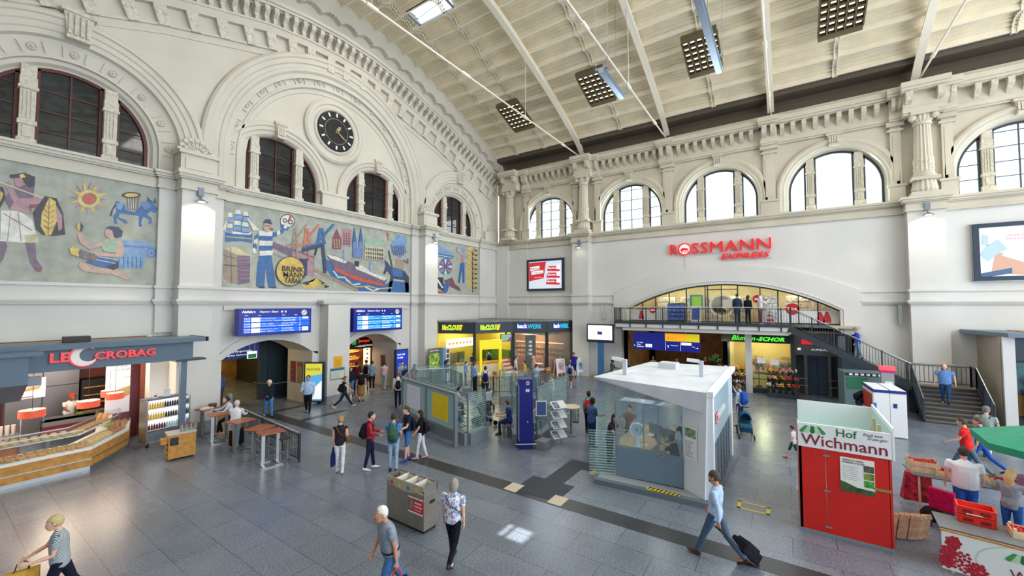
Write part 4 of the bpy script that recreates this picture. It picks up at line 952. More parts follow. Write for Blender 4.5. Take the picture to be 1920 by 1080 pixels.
t = MB(wt, Mx); t.text('best way',.14,1.75,.6,.15,.15,.006, bold=.01); t.text('to stay',.14,1.55,.45,.15,.15,.006, bold=.01); t.text('by train',.3,1.2,.35,.07,.15,.006); t.build('lettering',r)
Mp = MLy(20.02)
x0, z0 = Py(627,688,20); x1, z1 = Py(641,668,20); poster(Mp, x0, x1, z0, z1, C(226,172,20), 'yellow timetable notice on the pillar between the passages', lines=7, lc=(190,120,30), frame=C(226,172,20))
x0, z0 = Py(620,712,20); x1, z1 = Py(645,689,20); poster(Mp, x0, x1, z0, z1, C(206,210,196), 'pale area map on the pillar between the passages', head=C(50,110,120), lines=6, lc=(120,150,150))

# ================================================================= BAKERY SHOP (left)
slate = mat('slate_blue_fascia',(86,108,128),.5); YF = 18.7
b = MB(mat('bakery_back_wall',(120,60,50),.6)); b.box(-2.4,5.45,25.0,25.2,0,3.95); b.box(5.35,5.5,21.3,25,0,3.95)
b.build('wall_bakery', kind='structure', label='dark red back wall of the bakery')
r = thing('shop_canopy', 'slate blue bakery canopy with red lettering at the left', 'canopy', M=Matrix())
b = MB(slate); b.box(-2.4,6.15, YF, YF+.15,3.15,3.88); b.build('fascia',r)
b = MB(mat('canopy_roof_sheet',(120,134,142),.6, noise=.15, scale=3)); b.box(-2.4,6.5, YF-.25,20.78,3.88,3.96); b.build('roof',r)
MB(slate).box(-2.4,6.5, YF-.3, YF-.22,3.82,3.98).box(6.45,6.55, YF-.3,20.0,3.82,3.98).build('roof_edge',r)
MB(anthracite).box(5.6,6.55, YF-.1, YF+.5,3.1,3.16).build('lower_plate',r)
x_, _ = Py(343,700, YF+.1); MB(slate).box(x_-.09, x_+.09, YF+.0, YF+.18,0,3.12).build('post',r)
b = MB(slate); b.box(-2.4,2.0,17.75,18.7,2.95,3.75); b.prism([(-2.4,17.6),(2.25,17.6),(2.25,18.7),(-2.4,18.7)],3.75,3.86); b.add([(-2.4,17.75,2.95),(2.0,17.75,2.95),(2.0,18.9,2.35),(-2.4,18.9,2.35)],[(0,1,2,3)]); b.add([(2.0,17.75,2.95),(2.0,18.9,2.35),(2.0,18.9,2.95)],[(0,1,2)]); b.build('front_bay',r)
MB(greysteel).box(2.0,2.3,18.1,18.7,2.85,3.1).build('control_box',r)
Mx = MLy(YF)
def sl(s_, u0, u1, v0, v1, m=red, **k_):
    x0, z0 = Py(u0, v1, YF-.03); x1, z1 = Py(u1, v0, YF-.03); t = MB(m, Mx); t.text(s_, x0, z0, x1-x0, z1-z0,0,.1, bold=.03, **k_); t.build('letter',r)
sl('LE',92,132,660,681); sl('CROBAG',176,291,652,675)
x0, z0 = Py(157,668, YF-.03)
t = MB(C(246,236,230,.4), Mx); o_ = arcpts(x0, z0,.30,50,330,24); i_ = arcpts(x0+.1, z0+.04,.21,330,50,24); t.prism(o_+i_,.0,.1); t.build('crescent',r)
t = MB(red, Mx); o_ = arcpts(x0-.01, z0,.34,45,335,24); i_ = arcpts(x0-.01, z0,.29,335,45,24); t.prism(o_+i_,0,.08); t.build('crescent_rim',r)
MB(black).box(2.9,3.5,19.3,19.7,3.96,4.16).build('floodlight', label='small black floodlight lying on the bakery canopy roof', cat='floodlight')
# interior
b = MB(panelsteel); b.box(2.2,4.1,24.2,24.9,0,3.1); b.box(2.2,4.1,24.16,24.2,1.98,2.0, black); b.box(3.1,3.12,24.16,24.2,0,3.1, black); b.build('steel_cabinet', label='tall grey steel cabinet at the back of the bakery', cat='cabinet')
r = thing('bread_rack', 'dark rack with bread trays behind the baker', 'rack', M=Matrix()); b = MB(black); b.box(4.15,5.0,24.0,24.8,0,2.1); b.build('body',r)
for i in range(5): MB(oak).box(4.2,4.95,23.9,24.05,.5+i*.32,.54+i*.32).build('tray',r)
b = MB(winered); b.box(4.45,5.3,21.6,21.7,0,3.2); b.box(-2.4,5.4,21.0,21.1,3.2,3.9); b.build('wall_bakery_side', kind='structure', label='wine red partition beside the bakery poster')
r = thing('poster_banner', 'tall white sandwich poster hanging in the bakery', 'poster', M=Matrix()); Mx = MLy(21.4)
x0, z1 = Py(199,690,21.4); x1, _ = Py(245,690,21.4); MB(C(212,216,226), Mx).box(x0, x1,.9,3.1,0,.02).build('sheet',r)
t = MB(C(90,94,110), Mx); t.text('RUCOLA', x0+.15,2.78,.45,.08,.02,.004); t.text('PARMESAN', x0+.15,2.66,.6,.08,.02,.004); t.text('3,90', x0+.5,2.35,.2,.06,.02,.004); t.build('lettering',r)
MB(C(170,150,96), Mx).prism([(x0,1.75),(x0+.35,1.95),(x1,2.05),(x1,1.7),(x0+.4,1.6)],.02,.03).build('printed_sandwich',r); MB(winered, Mx).box(x0, x1,.55,1.05,0,.03).build('lower_band',r)

r = thing('menu_board', 'glowing white menu board with croissant picture hanging in the bakery', 'menu board', M=Matrix()); Mx = MLy(20.0)
x0, z0 = Py(22,742,20.0); x1, z1 = Py(86,716,20.0); MB(E(250,244,234,.8), Mx).box(x0-.25, x1, z0-.15, z1+.15,-.06,0).build('panel',r)
MB(E(220,150,80,.9), Mx).prism([(x1-.55, z1-.25),(x1-.35, z1-.12),(x1-.1, z1-.1),(x1-.14, z1-.2),(x1-.35, z1-.24)],0,.01).build('printed_croissant',r); MB(C(200,60,80), Mx).box(x0-.25, x1-.25, z0-.12, z0-.09,0,.006).build('stripe',r)
MB(steel).tube((1.3,20.0, z1+.1),(1.3,20.0,3.8),.012).tube((2.2,20.0, z1+.1),(2.2,20.0,3.8),.012).build('hanger', parent=r, kind='stuff')
MB(E(255,240,220,3)).box(3.5,4.9,20.6,20.7,2.95,3.0).build('tube_light', label='slim tube light under the bakery ceiling', cat='lamp')
shadeM = mat('orange_lattice_shade',(236,92,64),.6, emit=.35, noise=.2, scale=40)
for i,(u, v, y, lb) in enumerate(((60,775,19.4, 'leftmost orange drum lamp over the bakery counter'),(166,757,20.2, 'orange drum lamp above the baker'),(206,737,21.0, 'orange drum lamp in front of the white poster, upper one'),(216,742,20.5, 'orange drum lamp in front of the white poster, lower one'))):
    x, z = Py(u, v, y); r = thing('drum_lamp', lb, 'lamp',(x, y, z), group='orange drum lamps of the bakery')
    q = .29 if i < 2 else .25
    MB(shadeM).lathe([(q,-.11),(q,.11),(q-.02,.11),(q-.02,-.11)], n=28).build('lamp_shade', parent=r, smooth=False); MB(E(255,240,214,2.5)).lathe([(q-.03,-.06),(q-.03,-.04)], n=24).build('diffuser',r)
    MB(C(240,225,205)).lathe([(q-.01,.1),(q-.01,.112)], n=24).build('top_disc',r); MB(black).tube((0,0,.11),(0,0,3.9-z if 3.9-z > .2 else .3),.008, n=5).build('cord',r)
pl('bakery_lamp',330,(2.6,20.6,3.0),(1,.8,.58),.9); pl('bakery_lamp',200,(4.2,21.2,2.9),(1,.8,.58),.9); pl('bakery_lamp',150,(.8,19.9,2.3),(1,.68,.38),.8)
# counter
FRT = [(-1.5,18.35),(1.62,18.35),(3.45,18.35),(4.7,20.0),(5.1,21.5)]
INN = [(-1.5,19.3),(1.62,19.3),(3.1,19.3),(3.9,20.4),(4.2,21.7)]
r = thing('bakery_counter', 'honey wood bakery display counter with curved glass', 'counter', M=Matrix())
def ribbon(b, A, B_, z0, z1, m=None):
    for i in range(len(A)-1): b.prism([A[i], A[i+1], B_[i+1], B_[i]], z0, z1, m)
def off(A, B_, t): return [(a[0]+(c[0]-a[0])*t, a[1]+(c[1]-a[1])*t) for a, c in zip(A, B_)]
b = MB(oak); ribbon(b, FRT, off(FRT, INN,.12),.12,.62); b.build('wood_front',r)
b = MB(steel); ribbon(b, off(FRT, INN,.04), INN,0,.12); ribbon(b, off(FRT, INN,-.02), off(FRT, INN,.02),.33,.36); b.build('plinth',r)
b = MB(C(236,236,232,.4)); ribbon(b, FRT, INN,.62,.70); ribbon(b, off(FRT, INN,.55), off(FRT, INN,.95),1.02,1.04); b.build('display_tray',r)
b = MB(clearglass)
for i in range(1,4):
    a, c = FRT[i], FRT[i+1]; e, f = off(FRT, INN,.35)[i], off(FRT, INN,.35)[i+1]
    b.add([(a[0], a[1],.7),(c[0], c[1],.7),(f[0], f[1],1.22),(e[0], e[1],1.22)],[(0,1,2,3)])
    e2, f2 = INN[i], INN[i+1]; b.add([(e[0], e[1],1.22),(f[0], f[1],1.22),(f2[0], f2[1],1.24),(e2[0], e2[1],1.24)],[(0,1,2,3)])
b.build('glass_front',r)
b = MB(steel); T_ = off(FRT, INN,.35)
for i in range(1,4): b.bar((T_[i][0], T_[i][1],1.22),(T_[i+1][0], T_[i+1][1],1.22),.03,.03); b.bar((INN[i][0], INN[i][1],1.24),(INN[i+1][0], INN[i+1][1],1.24),.05,.03)
for i in (1,4): b.bar((FRT[i][0], FRT[i][1],.7),(T_[i][0], T_[i][1],1.22),.03,.03)
b.build('glass_rail',r); MB(oak).box(1.5,1.62,18.35,19.3,.62,1.2).build('side_panel',r)
# pastries on the counter
crust = [mat('golden_pastry',(222,160,84),.6, noise=.25, scale=25), mat('brown_pastry',(190,116,56),.6, noise=.25, scale=25), mat('pale_roll',(232,190,128),.6, noise=.2, scale=25)]
protos = []
b = MB(crust[0])
for k_ in range(7):
    t = (k_-3)/3; b.ball((.11*math.sin(t*1.2),.05*math.cos(t*1.5)-.03,.035*(1-.5*abs(t))),(.034*(1.1-.5*abs(t)),.035*(1.2-.6*abs(t)),.038*(1.1-.5*abs(t))), n=8, k=5)
protos.append(b.build('croissant', smooth=True, label='golden croissant in the bakery display', cat='croissant', group='croissants in the bakery display'))
b = MB(crust[2]); b.ball((0,0,.045),(.07,.055,.048), n=10, k=6); b.tube((-.04,0,.093),(.04,0,.093),.006, n=4); protos.append(b.build('bread_roll', smooth=True, label='pale bread roll in the bakery display', cat='bread roll', group='bread rolls in the bakery display'))
b = MB(crust[1]); b.ball((0,0,.03),(.12,.045,.035), n=10, k=6); b.ball((.04,0,.05),(.05,.03,.02), m=crust[0], n=8, k=4); protos.append(b.build('filled_baguette', smooth=True, label='brown filled baguette in the bakery display', cat='baguette', group='filled baguettes in the bakery display'))
cnt = [0,0,0]
for row,(t_, zz) in enumerate(((.2,.7),(.38,.7),(.52,.7),(.72,1.04),(.88,1.04))):
    A_ = off(FRT, INN, t_)[1:]
    seglen = [math.dist(a, c) for a, c in zip(A_, A_[1:])]; tot = sum(seglen); s_ = .12
    while s_ < tot-.1:
        q = s_; i = 0
        while i < len(seglen)-1 and q > seglen[i]: q -= seglen[i]; i += 1
        f_ = q/seglen[i]; x = A_[i][0]+(A_[i+1][0]-A_[i][0])*f_; y = A_[i][1]+(A_[i+1][1]-A_[i][1])*f_
        k_ = 0 if s_ < tot*.35 else (1 if s_ < tot*.6 and row < 3 else 2)
        if row > 2: k_ = (k_+1) % 3
        o = protos[k_] if cnt[k_] == 0 else dup(protos[k_]); cnt[k_] += 1
        o.location = (x, y, zz); o.rotation_euler = (0,0, random.uniform(-.5,.5)+(1.0 if i else 0)); s_ += .2; o.scale = (1.5,1.5,1.5)
MB(mat('salad_green',(170,176,60),.7, noise=.4, scale=30)).lathe([(.10,0),(.16,.08),(.12,.13),(.02,.15)],(4.35,20.9,.7),14).build('salad_bowl', label='bowl of yellow green salad at the end of the bakery display', cat='bowl')
# work table with shelf in front of baker
b = MB(panelsteel); b.box(2.9,4.4,22.2,22.5,.8,1.0); b.box(2.9,4.4,22.2,22.25,.3,.8, winered); b.box(2.9,4.4,22.2,23.0,.96,1.0); b.box(3.0,3.08,22.9,23.0,0,.96); b.box(4.3,4.38,22.9,23.0,0,.96); b.box(2.9,2.93,22.2,23.0,1.0,1.5); b.box(3.0,3.08,22.2,22.3,0,.3); b.box(4.3,4.38,22.2,22.3,0,.3); b.build('work_table', label='steel work table with red front where the baker stands', cat='table')
MB(C(96,130,50)).lathe([(.12,0),(.14,.06),(.02,.1)],(3.9,22.6,1.0),12).build('lettuce_bowl', label='bowl of green lettuce on the bakery work table', cat='bowl')
r = thing('cup_rack', 'tall wire rack of paper cups behind the bakery till', 'rack',(1.55,20.3,0)); MB(steel).box(-.02,0,-.2,.2,0,1.6).box(.6,.62,-.2,.2,0,1.6).box(0,.6,-.2,.2,1.1,1.12).box(0,.6,-.2,.2,.8,.82).build('frame',r)
for i in range(4): MB(C(240,225,215)).lathe([(.04,0),(.05,.3)],(.1+.13*i,0,.82),10).lathe([(.04,0),(.05,.3)],(.1+.13*i,0,1.12),10).build('cup_stack',r)
MB(C(222,120,60)).box(.0,.6,-.1,.0,.1,.7).build('panel',r)
r = thing('cash_register', 'black cash register at the left edge of the bakery', 'cash register',(1.25,18.9,.7)); MB(black).box(-.2,.25,-.15,.2,0,.25).build('body', parent=r, bevel=.01); MB(E(60,90,150,.8)).box(-.15,.2,-.17,-.15,.28,.5).build('screen',r); MB(black).box(-.17,.22,-.15,-.12,.25,.52).build('screen_back',r)
MB(C(70,110,160)).box(-.15,.15,-.12,.12,0,.14).box(-.17,.17,-.14,.14,.14,.16).tube((-.12,0,.16),(0,0,.26),.01).tube((0,0,.26),(.12,0,.16),.01).build('blue_basket', label='blue plastic basket at the left end of the bakery counter', cat='basket').location = (.9,18.7,.7)
# --- drinks fridge
fr = thing('drinks_fridge', 'open refrigerated shelf with bottles beside the bakery', 'fridge',(4.98,19.55,0), rz=math.radians(4))
FRW = 1.45
MB(steel).box(0,.05,-.3,.35,.1,1.3).build('side_panel',fr); MB(steel).box(FRW-.05, FRW,-.3,.35,.1,1.3).build('side_panel',fr); MB(greysteel).box(0, FRW,-.0,.35,1.26,1.32).box(.05, FRW-.05,-.3,.35,.18,.42).build('body',fr)
MB(E(240,246,250,1.6)).box(.05, FRW-.05,.3,.34,.42,1.26).build('lit_back',fr)
for i in range(3): MB(white).box(.05, FRW-.05,-.15+.1*i,.3,.44+.28*i,.46+.28*i).build('shelf',fr)
for x in (.12, FRW-.12): MB(black).lathe([(.05,0),(.05,.1)],(x,-.1,0),10).build('castor',fr)
bc = [('dark red drinks bottle',(120,24,30), 'dark red bottles in the fridge'),('yellow juice bottle',(240,190,30), 'yellow juice bottles in the fridge'),('water bottle',(200,224,232), 'water bottles in the fridge'),('dark cola bottle',(50,34,40), 'dark bottles in the fridge')]
BP = []
for nm, c_, g_ in bc:
    r_ = thing('bottle', nm+' in the open bakery fridge', 'bottle', group=g_); MB(mat('bottle_%d' % c_[0], c_,.2)).lathe([(.033,0),(.035,.03),(.035,.14),(.014,.19),(.014,.21)], n=10).build('body', parent=r_, smooth=True); MB(C(240,240,236) if c_[0] != 240 else C(220,60,30)).lathe([(.0155,.2),(.0155,.225)], n=8).build('cap',r_); BP.append(r_)
n_ = [0]*4; fr.scale = (.92,1,1.3); Mf = Matrix.Translation((4.98,19.55,0)) @ Matrix.Rotation(math.radians(4),4, 'Z') @ Matrix.Diagonal((.92,1,1.3,1))
for i in range(3):
    for j in range(16):
        k_ = ((0,2),(1,3),(1,3))[i][0 if j < 8 else 1] if not (i == 2 and j < 4) else 1
        o = BP[k_] if n_[k_] == 0 else dup(BP[k_]); n_[k_] += 1
        o.location = Mf @ Vector((.1+j*.083,-.05+.1*i,.46+.28*i))
for x, lb, w_ in ((.42, 'small leaflet holder with red print on top of the drinks fridge',.14),(.8, 'plain white card standing on the drinks fridge',.2)):
    r_ = thing('card_stand', lb, 'card', Mf @ Vector((x,.15,1.32))); MB(white).box(-w_/2, w_/2,-.01,.01,.0, w_*1.3).box(-w_/2, w_/2,-.04,.04,0,.01).build('card',r_)
    if w_ < .2: MB(C(200,50,60)).box(-.05,.05,-.014,-.01,.03,.09).build('print',r_)

# ================================================================= CORNER SHOPS
CP = [(20.95,20.3),(22.0,17.9),(24.8,16.6),(26.3,14.6),(28.4,13.55)]
r = thing('corner_shop_canopy', 'dark grey angled shop fascia in the hall corner', 'shop front', M=Matrix())
def wallruns(b, P_, z0, z1, th=.14, m=None):
    for a, c in zip(P_, P_[1:]): b.bar((a[0], a[1],(z0+z1)/2),(c[0], c[1],(z0+z1)/2), th, z1-z0, m)
b = MB(anthracite); wallruns(b, CP,3.2,3.98); b.build('fascia',r)
b = MB(mat('shop_roof',(134,138,140),.7, noise=.2, scale=3)); b.prism(CP+[(28.55,20.7),(20.95,20.7)],3.98,4.06); b.build('roof',r)
for p, w_ in ((CP[1],.16),(CP[2],.22),(CP[3],.18),(CP[4],.2)): MB(anthracite).box(p[0]-w_/2, p[0]+w_/2, p[1]-w_/2, p[1]+w_/2,0,3.2).build('post',r)
def facing(a, c, inset=.08):   # frame on the face from a to c, x along, z out to the hall side
    a, c = Vector((a[0], a[1],0)), Vector((c[0], c[1],0)); ux = (c-a).normalized(); n_ = Vector((ux.y,-ux.x,0))
    M = Matrix(((ux.x,0, n_.x, a.x+n_.x*inset),(ux.y,0, n_.y, a.y+n_.y*inset),(0,1,0,0),(0,0,0,1))); return M,(c-a).length
gl = E(30,190,70,1.0); yl = E(236,206,40,1.0)
for (a, c), x0, W_ in (((CP[0], CP[1]),.35,1.45),((CP[1], CP[2]),.45,1.55)):
    M, L_ = facing(a, c)
    for s_, f0, f1 in (('Mr.',0,.24),('CLOU',.27,.74)):
        t = MB(yl, M); t.text(s_, x0+W_*f0-.04,3.43, W_*(f1-f0)+.08,.37,0,.02, bold=.07); t.build('letter_back',r)
        t = MB(gl, M); t.text(s_, x0+W_*f0,3.47, W_*(f1-f0),.29,.03,.03, bold=.0); t.build('letter',r)
    t = MB(yl, M)
    for i in range(4): t.prism([(x0+W_*.8,3.42+i*.1),(x0+W_*(.93+.02*i),3.44+i*.1),(x0+W_*(.93+.02*i),3.5+i*.1),(x0+W_*.8,3.49+i*.1)],0,.04)
    t.build('logo',r)
for (a, c), x0, W_ in (((CP[2], CP[3]),.35,1.75),((CP[3], CP[4]),.55,1.35)):
    M, L_ = facing(a, c); MB(E(16,40,150,.7), M).box(x0-.06, x0+W_*.42,3.42,3.84,0,.02).build('letter_back',r)
    t = MB(E(240,244,250,1.2), M); t.text('back', x0,3.5, W_*.4,.3,.02,.02, bold=.01); t.build('letter',r)
    t = MB(E(40,176,224,1.1), M); t.text('WERK', x0+W_*.42,3.46, W_*.58,.33,.02,.02, bold=.01); t.build('letter',r)
b = MB(shopglass); wallruns(b,[CP[2], CP[3], CP[4]],0.1,3.2,.02); b.build('pane',r)
yel = mat('yellow_shop_wall',(216,196,84),.6); grn = mat('green_shop_wall',(84,132,44),.6)
b = MB(yel); b.box(21.1,26.2,20.55,20.65,0,3.95); b.bar((26.2,20.6,1.95),(25.1,16.9,1.95),.1,3.9); b.bar((26.1,20.5,1.4),(25.0,16.95,1.4),.14,.9, grn); b.build('wall_corner_shop', kind='structure', label='yellow and green walls of the snack shop')
bw = mat('brown_shop_wall',(140,90,56),.6, noise=.25, scale=2); b = MB(bw); b.box(28.3,28.45,13.7,20.5,0,3.95); b.bar((26.4,20.5,1.95),(28.4,20.5,1.95),.1,3.9); b.box(26.9,28.3,15,20,2.9,2.95, C(220,214,206)); b.build('wall_corner_bakery', kind='structure', label='brown walls of the corner bakery')
MB(mat('wood_floor_warm',(150,96,52),.4, noise=.15, scale=5)).prism([CP[2], CP[3], CP[4],(28.3,20.4),(26,20.4)],.003,.012).build('trim_%d' % TRIM, kind='structure', label='warm brown floor in the corner bakery'); TRIM += 1
pl('snack_lamp',110,(22.9,19.4,3.4),(1,.92,.5)); pl('snack_lamp',70,(24.6,18.0,3.3),(1,.92,.5)); pl('cafe_lamp',420,(26.9,16.6,2.7),(1,.74,.46))
r = thing('menu_light_box', 'glowing menu strip with dish pictures inside the snack shop', 'menu board', M=Matrix()); M, L_ = facing((21.2,20.0),(22.6,18.6)); Mx = Matrix(((1,0,0,21.2),(0,0,-1,19.7),(0,1,0,0),(0,0,0,1)))
MB(E(255,246,222,1.2), Mx).box(0,3.2,2.15,2.75,-.1,0).build('panel',r); t = MB(E(214,130,60,.8), Mx)
for i in range(8): t.ball((.25+i*.38,2.45,.0),(.12,.1,.02), n=10, k=4)
t.build('printed_dish', parent=r, kind='stuff')
r = thing('snack_counter', 'snack shop counter with heaps of food behind glass', 'counter', M=Matrix()); ca, cb = (21.5,19.4),(22.9,18.3)
b = MB(C(220,212,190)); b.bar((21.3,19.0,.5),(22.3,18.35,.5),.7,1.0); b.bar((22.4,18.3,.5),(24.4,17.4,.5),.7,1.0); b.build('body',r)
b = MB(mat('food_heap',(214,150,50),.7, noise=.5, scale=12)); b.bar((21.3,19.0,1.08),(22.3,18.35,1.08),.5,.16); b.bar((22.4,18.3,1.08),(24.3,17.45,1.08),.5,.16); b.build('food', parent=r, kind='stuff')
MB(clearglass).bar((21.3,18.65,1.25),(22.1,18.1,1.25),.02,.5).build('glass_guard',r)
b = MB(steel); b.cbox((22.2,20.0,1.3),(.5,.4,.9)); b.cbox((23.0,20.1,1.3),(.6,.4,.9)); b.cbox((22.6,20.2,.45),(2.4,.6,.9)); b.build('coffee_machine', label='steel kitchen machines at the back of the snack shop', cat='kitchen machine')
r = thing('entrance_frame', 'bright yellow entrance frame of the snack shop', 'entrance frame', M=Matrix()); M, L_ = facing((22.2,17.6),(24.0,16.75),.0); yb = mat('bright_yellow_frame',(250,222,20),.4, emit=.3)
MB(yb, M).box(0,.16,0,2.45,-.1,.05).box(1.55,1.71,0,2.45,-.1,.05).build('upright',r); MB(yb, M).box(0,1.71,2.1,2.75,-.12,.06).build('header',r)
r = thing('fruit_stand', 'stepped stand of cups and fruit beside the snack entrance', 'stand', M=Matrix()); M, L_ = facing((24.0,16.7),(24.75,16.4),.2)
for i in range(4): MB(C(226,214,196), M).box(0,1.0,0,.5+.25*i,-.1-.2*(i+1),-.1-.2*i).build('step',r)
t = MB(mat('mixed_cups',(190,90,70),.6, noise=.6, scale=12), M)
for i in range(4):
    for j in range(7): t.lathe([(.04,0),(.055,.12)],(.1+j*.13,.5+.25*i,-.2-.2*i),8)
t2 = MB(mat('mixed_cups',(190,90,70)), M)
for i in range(4):
    for j in range(7): t2.box(.06+j*.13,.15+j*.13,.5+.25*i,.61+.25*i,-.24-.2*i,-.15-.2*i)
t2.build('cup', parent=r, kind='stuff')
r = thing('wall_screen', 'flat screen with green picture above the snack shop', 'screen', M=Matrix()); M, L_ = facing((23.9,17.1),(24.8,16.7),.1); MB(black, M).box(0,.95,2.55,3.1,-.06,0).build('housing',r); MB(E(120,150,130,.8), M).box(.04,.91,2.59,3.06,0,.008).build('display',r)
MB(E(110,40,120,.8), M).prism([(.5,2.6),(.9,2.6),(.9,2.9)],.008,.012).build('printed_shape',r); MB(black, M).box(.4,.55,3.06,3.3,-.1,-.06).build('mount',r)
r = thing('bakery_shelf', 'lit slanting shelf of bread at the right of the corner bakery', 'shelf', M=Matrix()); M = MRx(28.2)
for i in range(3): MB(oak, M).box(-18.5,-14.2,1.1+.35*i,1.14+.35*i,0,.4-.1*i).build('board',r)
MB(darkwood, M).box(-18.5,-14.2,.0,1.1,0,.5).build('base',r); MB(E(255,206,140,1.4), M).box(-18.5,-14.2,2.2,2.26,0,.1).build('strip_light',r)
k_ = 0
for i in range(3):
    for j in range(14): o = dup(proto); o.name = 'bread_loaf'; o['category'] = 'bread'; o['label'] = 'loaf of bread on the lit shelf of the corner bakery'; o['group'] = 'loaves in the corner bakery'; o.location = (28.0,14.4+.29*j,1.14+.35*i)
r = thing('menu_column', 'dark column with a vertical strip of product pictures in the corner bakery', 'menu board', M=Matrix()); M, L_ = facing((26.2,16.4),(26.9,15.6),.0); MB(black, M).box(0,.8,0,2.9,-.1,0).build('panel',r); t = MB(E(226,200,196,.8), M)
for i in range(5): t.ball((.4,1.2+.3*i,0),(.15,.1,.015), n=12, k=4)
t.build('printed_picture', parent=r, kind='stuff')
MB(C(196,180,160)).cbox((25.5,17.0,1.0),(.6,.04,1.7),-.7).build('window_poster', label='faded poster standing inside the corner bakery window', cat='poster')
# standing poster boards beside the pier
r = thing('poster_stand', 'snack shop poster board with green dish pictures at the pier', 'poster', M=Matrix()); M = MLy(19.6); x0, _ = Py(803,700,19.6); x1, _ = Py(828,700,19.6)
MB(C(120,112,100), M).box(x0, x1,.35,2.3,0,.05).build('board',r); t = MB(mat('dish_print',(150,180,80),.6, emit=.2, noise=.6, scale=7), M); t.box(x0+.05, x1-.05,.8,1.95,.05,.06); t.build('printed_dish',r); t = MB(C(70,170,60), M); t.lathe([(.16,0),(.16,.01)],(0,0,0)); 
t2 = MB(C(70,170,60), M @ Matrix.Translation((x0+.3,1.75,.06))); t2.lathe([(.15,0),(.15,.008)], n=18); t2.build('green_dot',r); t3 = MB(wt, M); t3.text('Have a nice day', x0+.1,2.1, x1-x0-.2,.08,.05,.004); t3.build('lettering',r)
MB(C(120,112,100), M).box(x0+.1, x0+.16,0,.35,0,.05).box(x1-.16, x1-.1,0,.35,0,.05).build('leg',r)
r = thing('picture_stand', 'narrow white stand with a column of food pictures beside the pier', 'poster', M=Matrix()); M = MLy(19.2); x0, _ = Py(830,700,19.2); MB(C(120,150,190), M).box(x0, x0+.3,0,2.3,-.3,0).build('blue_side',r); MB(white, M).box(x0+.3, x0+.68,0,2.3,-.3,0).build('body',r)
for i in range(5): MB(mat('food_pic_%d' % (i % 2),((110,80,66),(70,84,96))[i % 2],.5, noise=.5, scale=10), M).box(x0+.36, x0+.62,.6+.33*i,.86+.33*i,0,.01).build('picture',r)
# info screen on blue pillar
r = thing('info_screen', 'bright white information screen on a blue pillar by the side wall', 'screen', M=Matrix()); M = MRx(27.3); a0 = Px(1100,607,27.3); a1 = Px(1150,607,27.3); zb = Px(1100,641,27.3)[1]
MB(navy, M).box(a0[0], a1[0], zb, a0[1],-.2,0).build('housing', parent=r, bevel=.01); MB(E(246,248,255,1.3), M).box(a0[0]+.1, a1[0]-.1, zb+.2, a0[1]-.1,0,.01).build('display',r); cx_ = (a0[0]+a1[0])/2; MB(C(60,90,140), M).box(cx_-.18, cx_+.18,(zb+a0[1])/2-.1,(zb+a0[1])/2+.14,.01,.014).build('printed_box',r)
MB(mat('mid_blue_pillar',(54,110,156),.4), M).box(cx_-.2, cx_+.2,0, zb,-.28,-.05).build('pillar', parent=r, bevel=.01); MB(steel, M).box(cx_-.3, cx_+.3, a0[1], a0[1]+.1,-.15,-.05).build('top_box',r)
for (u0, v0, u1, v1), lb, c_ in (((1045,707,1063,705), 'pale pink pavement board in front of the corner bakery',(222,206,206)),((1083,706,1100,704), 'blue printed pavement board right of the corner bakery',(206,220,232))):
    a_, c2 = FL(u0, v0), FL(u1, v1); M, L_ = facing(a_, c2,0); r = thing('pavement_board', lb, 'pavement board', M=Matrix(), group='pavement boards near the corner bakery')
    Mt = M @ Matrix.Rotation(math.radians(-9),4, 'X'); MB(white, Mt).box(0,.08,0,1.25,-.02,.02).box(.72,.8,0,1.25,-.02,.02).box(0,.8,1.2,1.28,-.02,.02).build('frame',r)
    MB(C(*c_), Mt).box(.08,.72,.25,1.2,-.01,.015).build('sheet',r); Mt2 = M @ Matrix.Translation((0,0,-.5)) @ Matrix.Rotation(math.radians(9),4, 'X'); MB(white, Mt2).box(0,.06,0,1.2,-.02,.02).box(.74,.8,0,1.2,-.02,.02).build('rear_leg',r)
    MB(mat('board_print_%d' % c_[0],(180,150,150) if c_[0] > 210 else (110,160,200),.6, noise=.4, scale=6), Mt).prism([(.2,.5),(.55,.45),(.62,.85),(.4,1.05),(.16,.9)],.015,.02).build('print',r)
# ================================================================= UPPER DRUGSTORE AND BALCONY
b = MB(mat('drugstore_wall',(232,206,150),.6, noise=.08, scale=2)); b.box(33.4,33.6,-3.2,10,3.6,6.8); b.box(29.1,33.5,-3.3,-3.1,3.6,6.8); b.box(29.1,33.5,9.9,10.1,3.6,6.8); b.build('wall_drugstore', kind='structure', label='warm cream walls of the upstairs drugstore')
MB(mat('upper_floor',(190,180,160),.5)).box(28.0,33.5,-3.2,9.95,3.92,4.06).build('floor_upper', kind='structure', label='upper floor slab of the drugstore')
for y in (-.5,3.3,7): pl('drugstore_lamp',230,(31, y,6.3),(1,.86,.6))
b = MB(E(255,236,190,2.5))
for y in (-1,1.5,4,6.5): b.box(30.2,32.6, y-.1, y+.1,6.68,6.72)
b.build('tube_light', label='row of tube lights inside the upstairs drugstore', cat='lamp', kind='stuff')
r = thing('shop_window', 'arched glazed shop front of the upstairs drugstore', 'shop window', M=Matrix()); M = MRx(29.05); big = seg(-9.35,2.45,4.9,6.5,30)
MB(shopglass, M).prism([(-9.35,4.06),(2.45,4.06),(2.45,4.9)]+big+[(-9.35,4.9)],-.02,0).build('pane',r)
f = MB(anthracite, M)
def topz(x): return interp(x, sorted(big))
for x in (-8.4,-7.5,-6.6,-5.5,-4.35,-4.2,-3.4,-2.5,-1.3,-.4,.6,1.5): f.box(x-.03, x+.03,4.06, topz(x),-.04,.04)
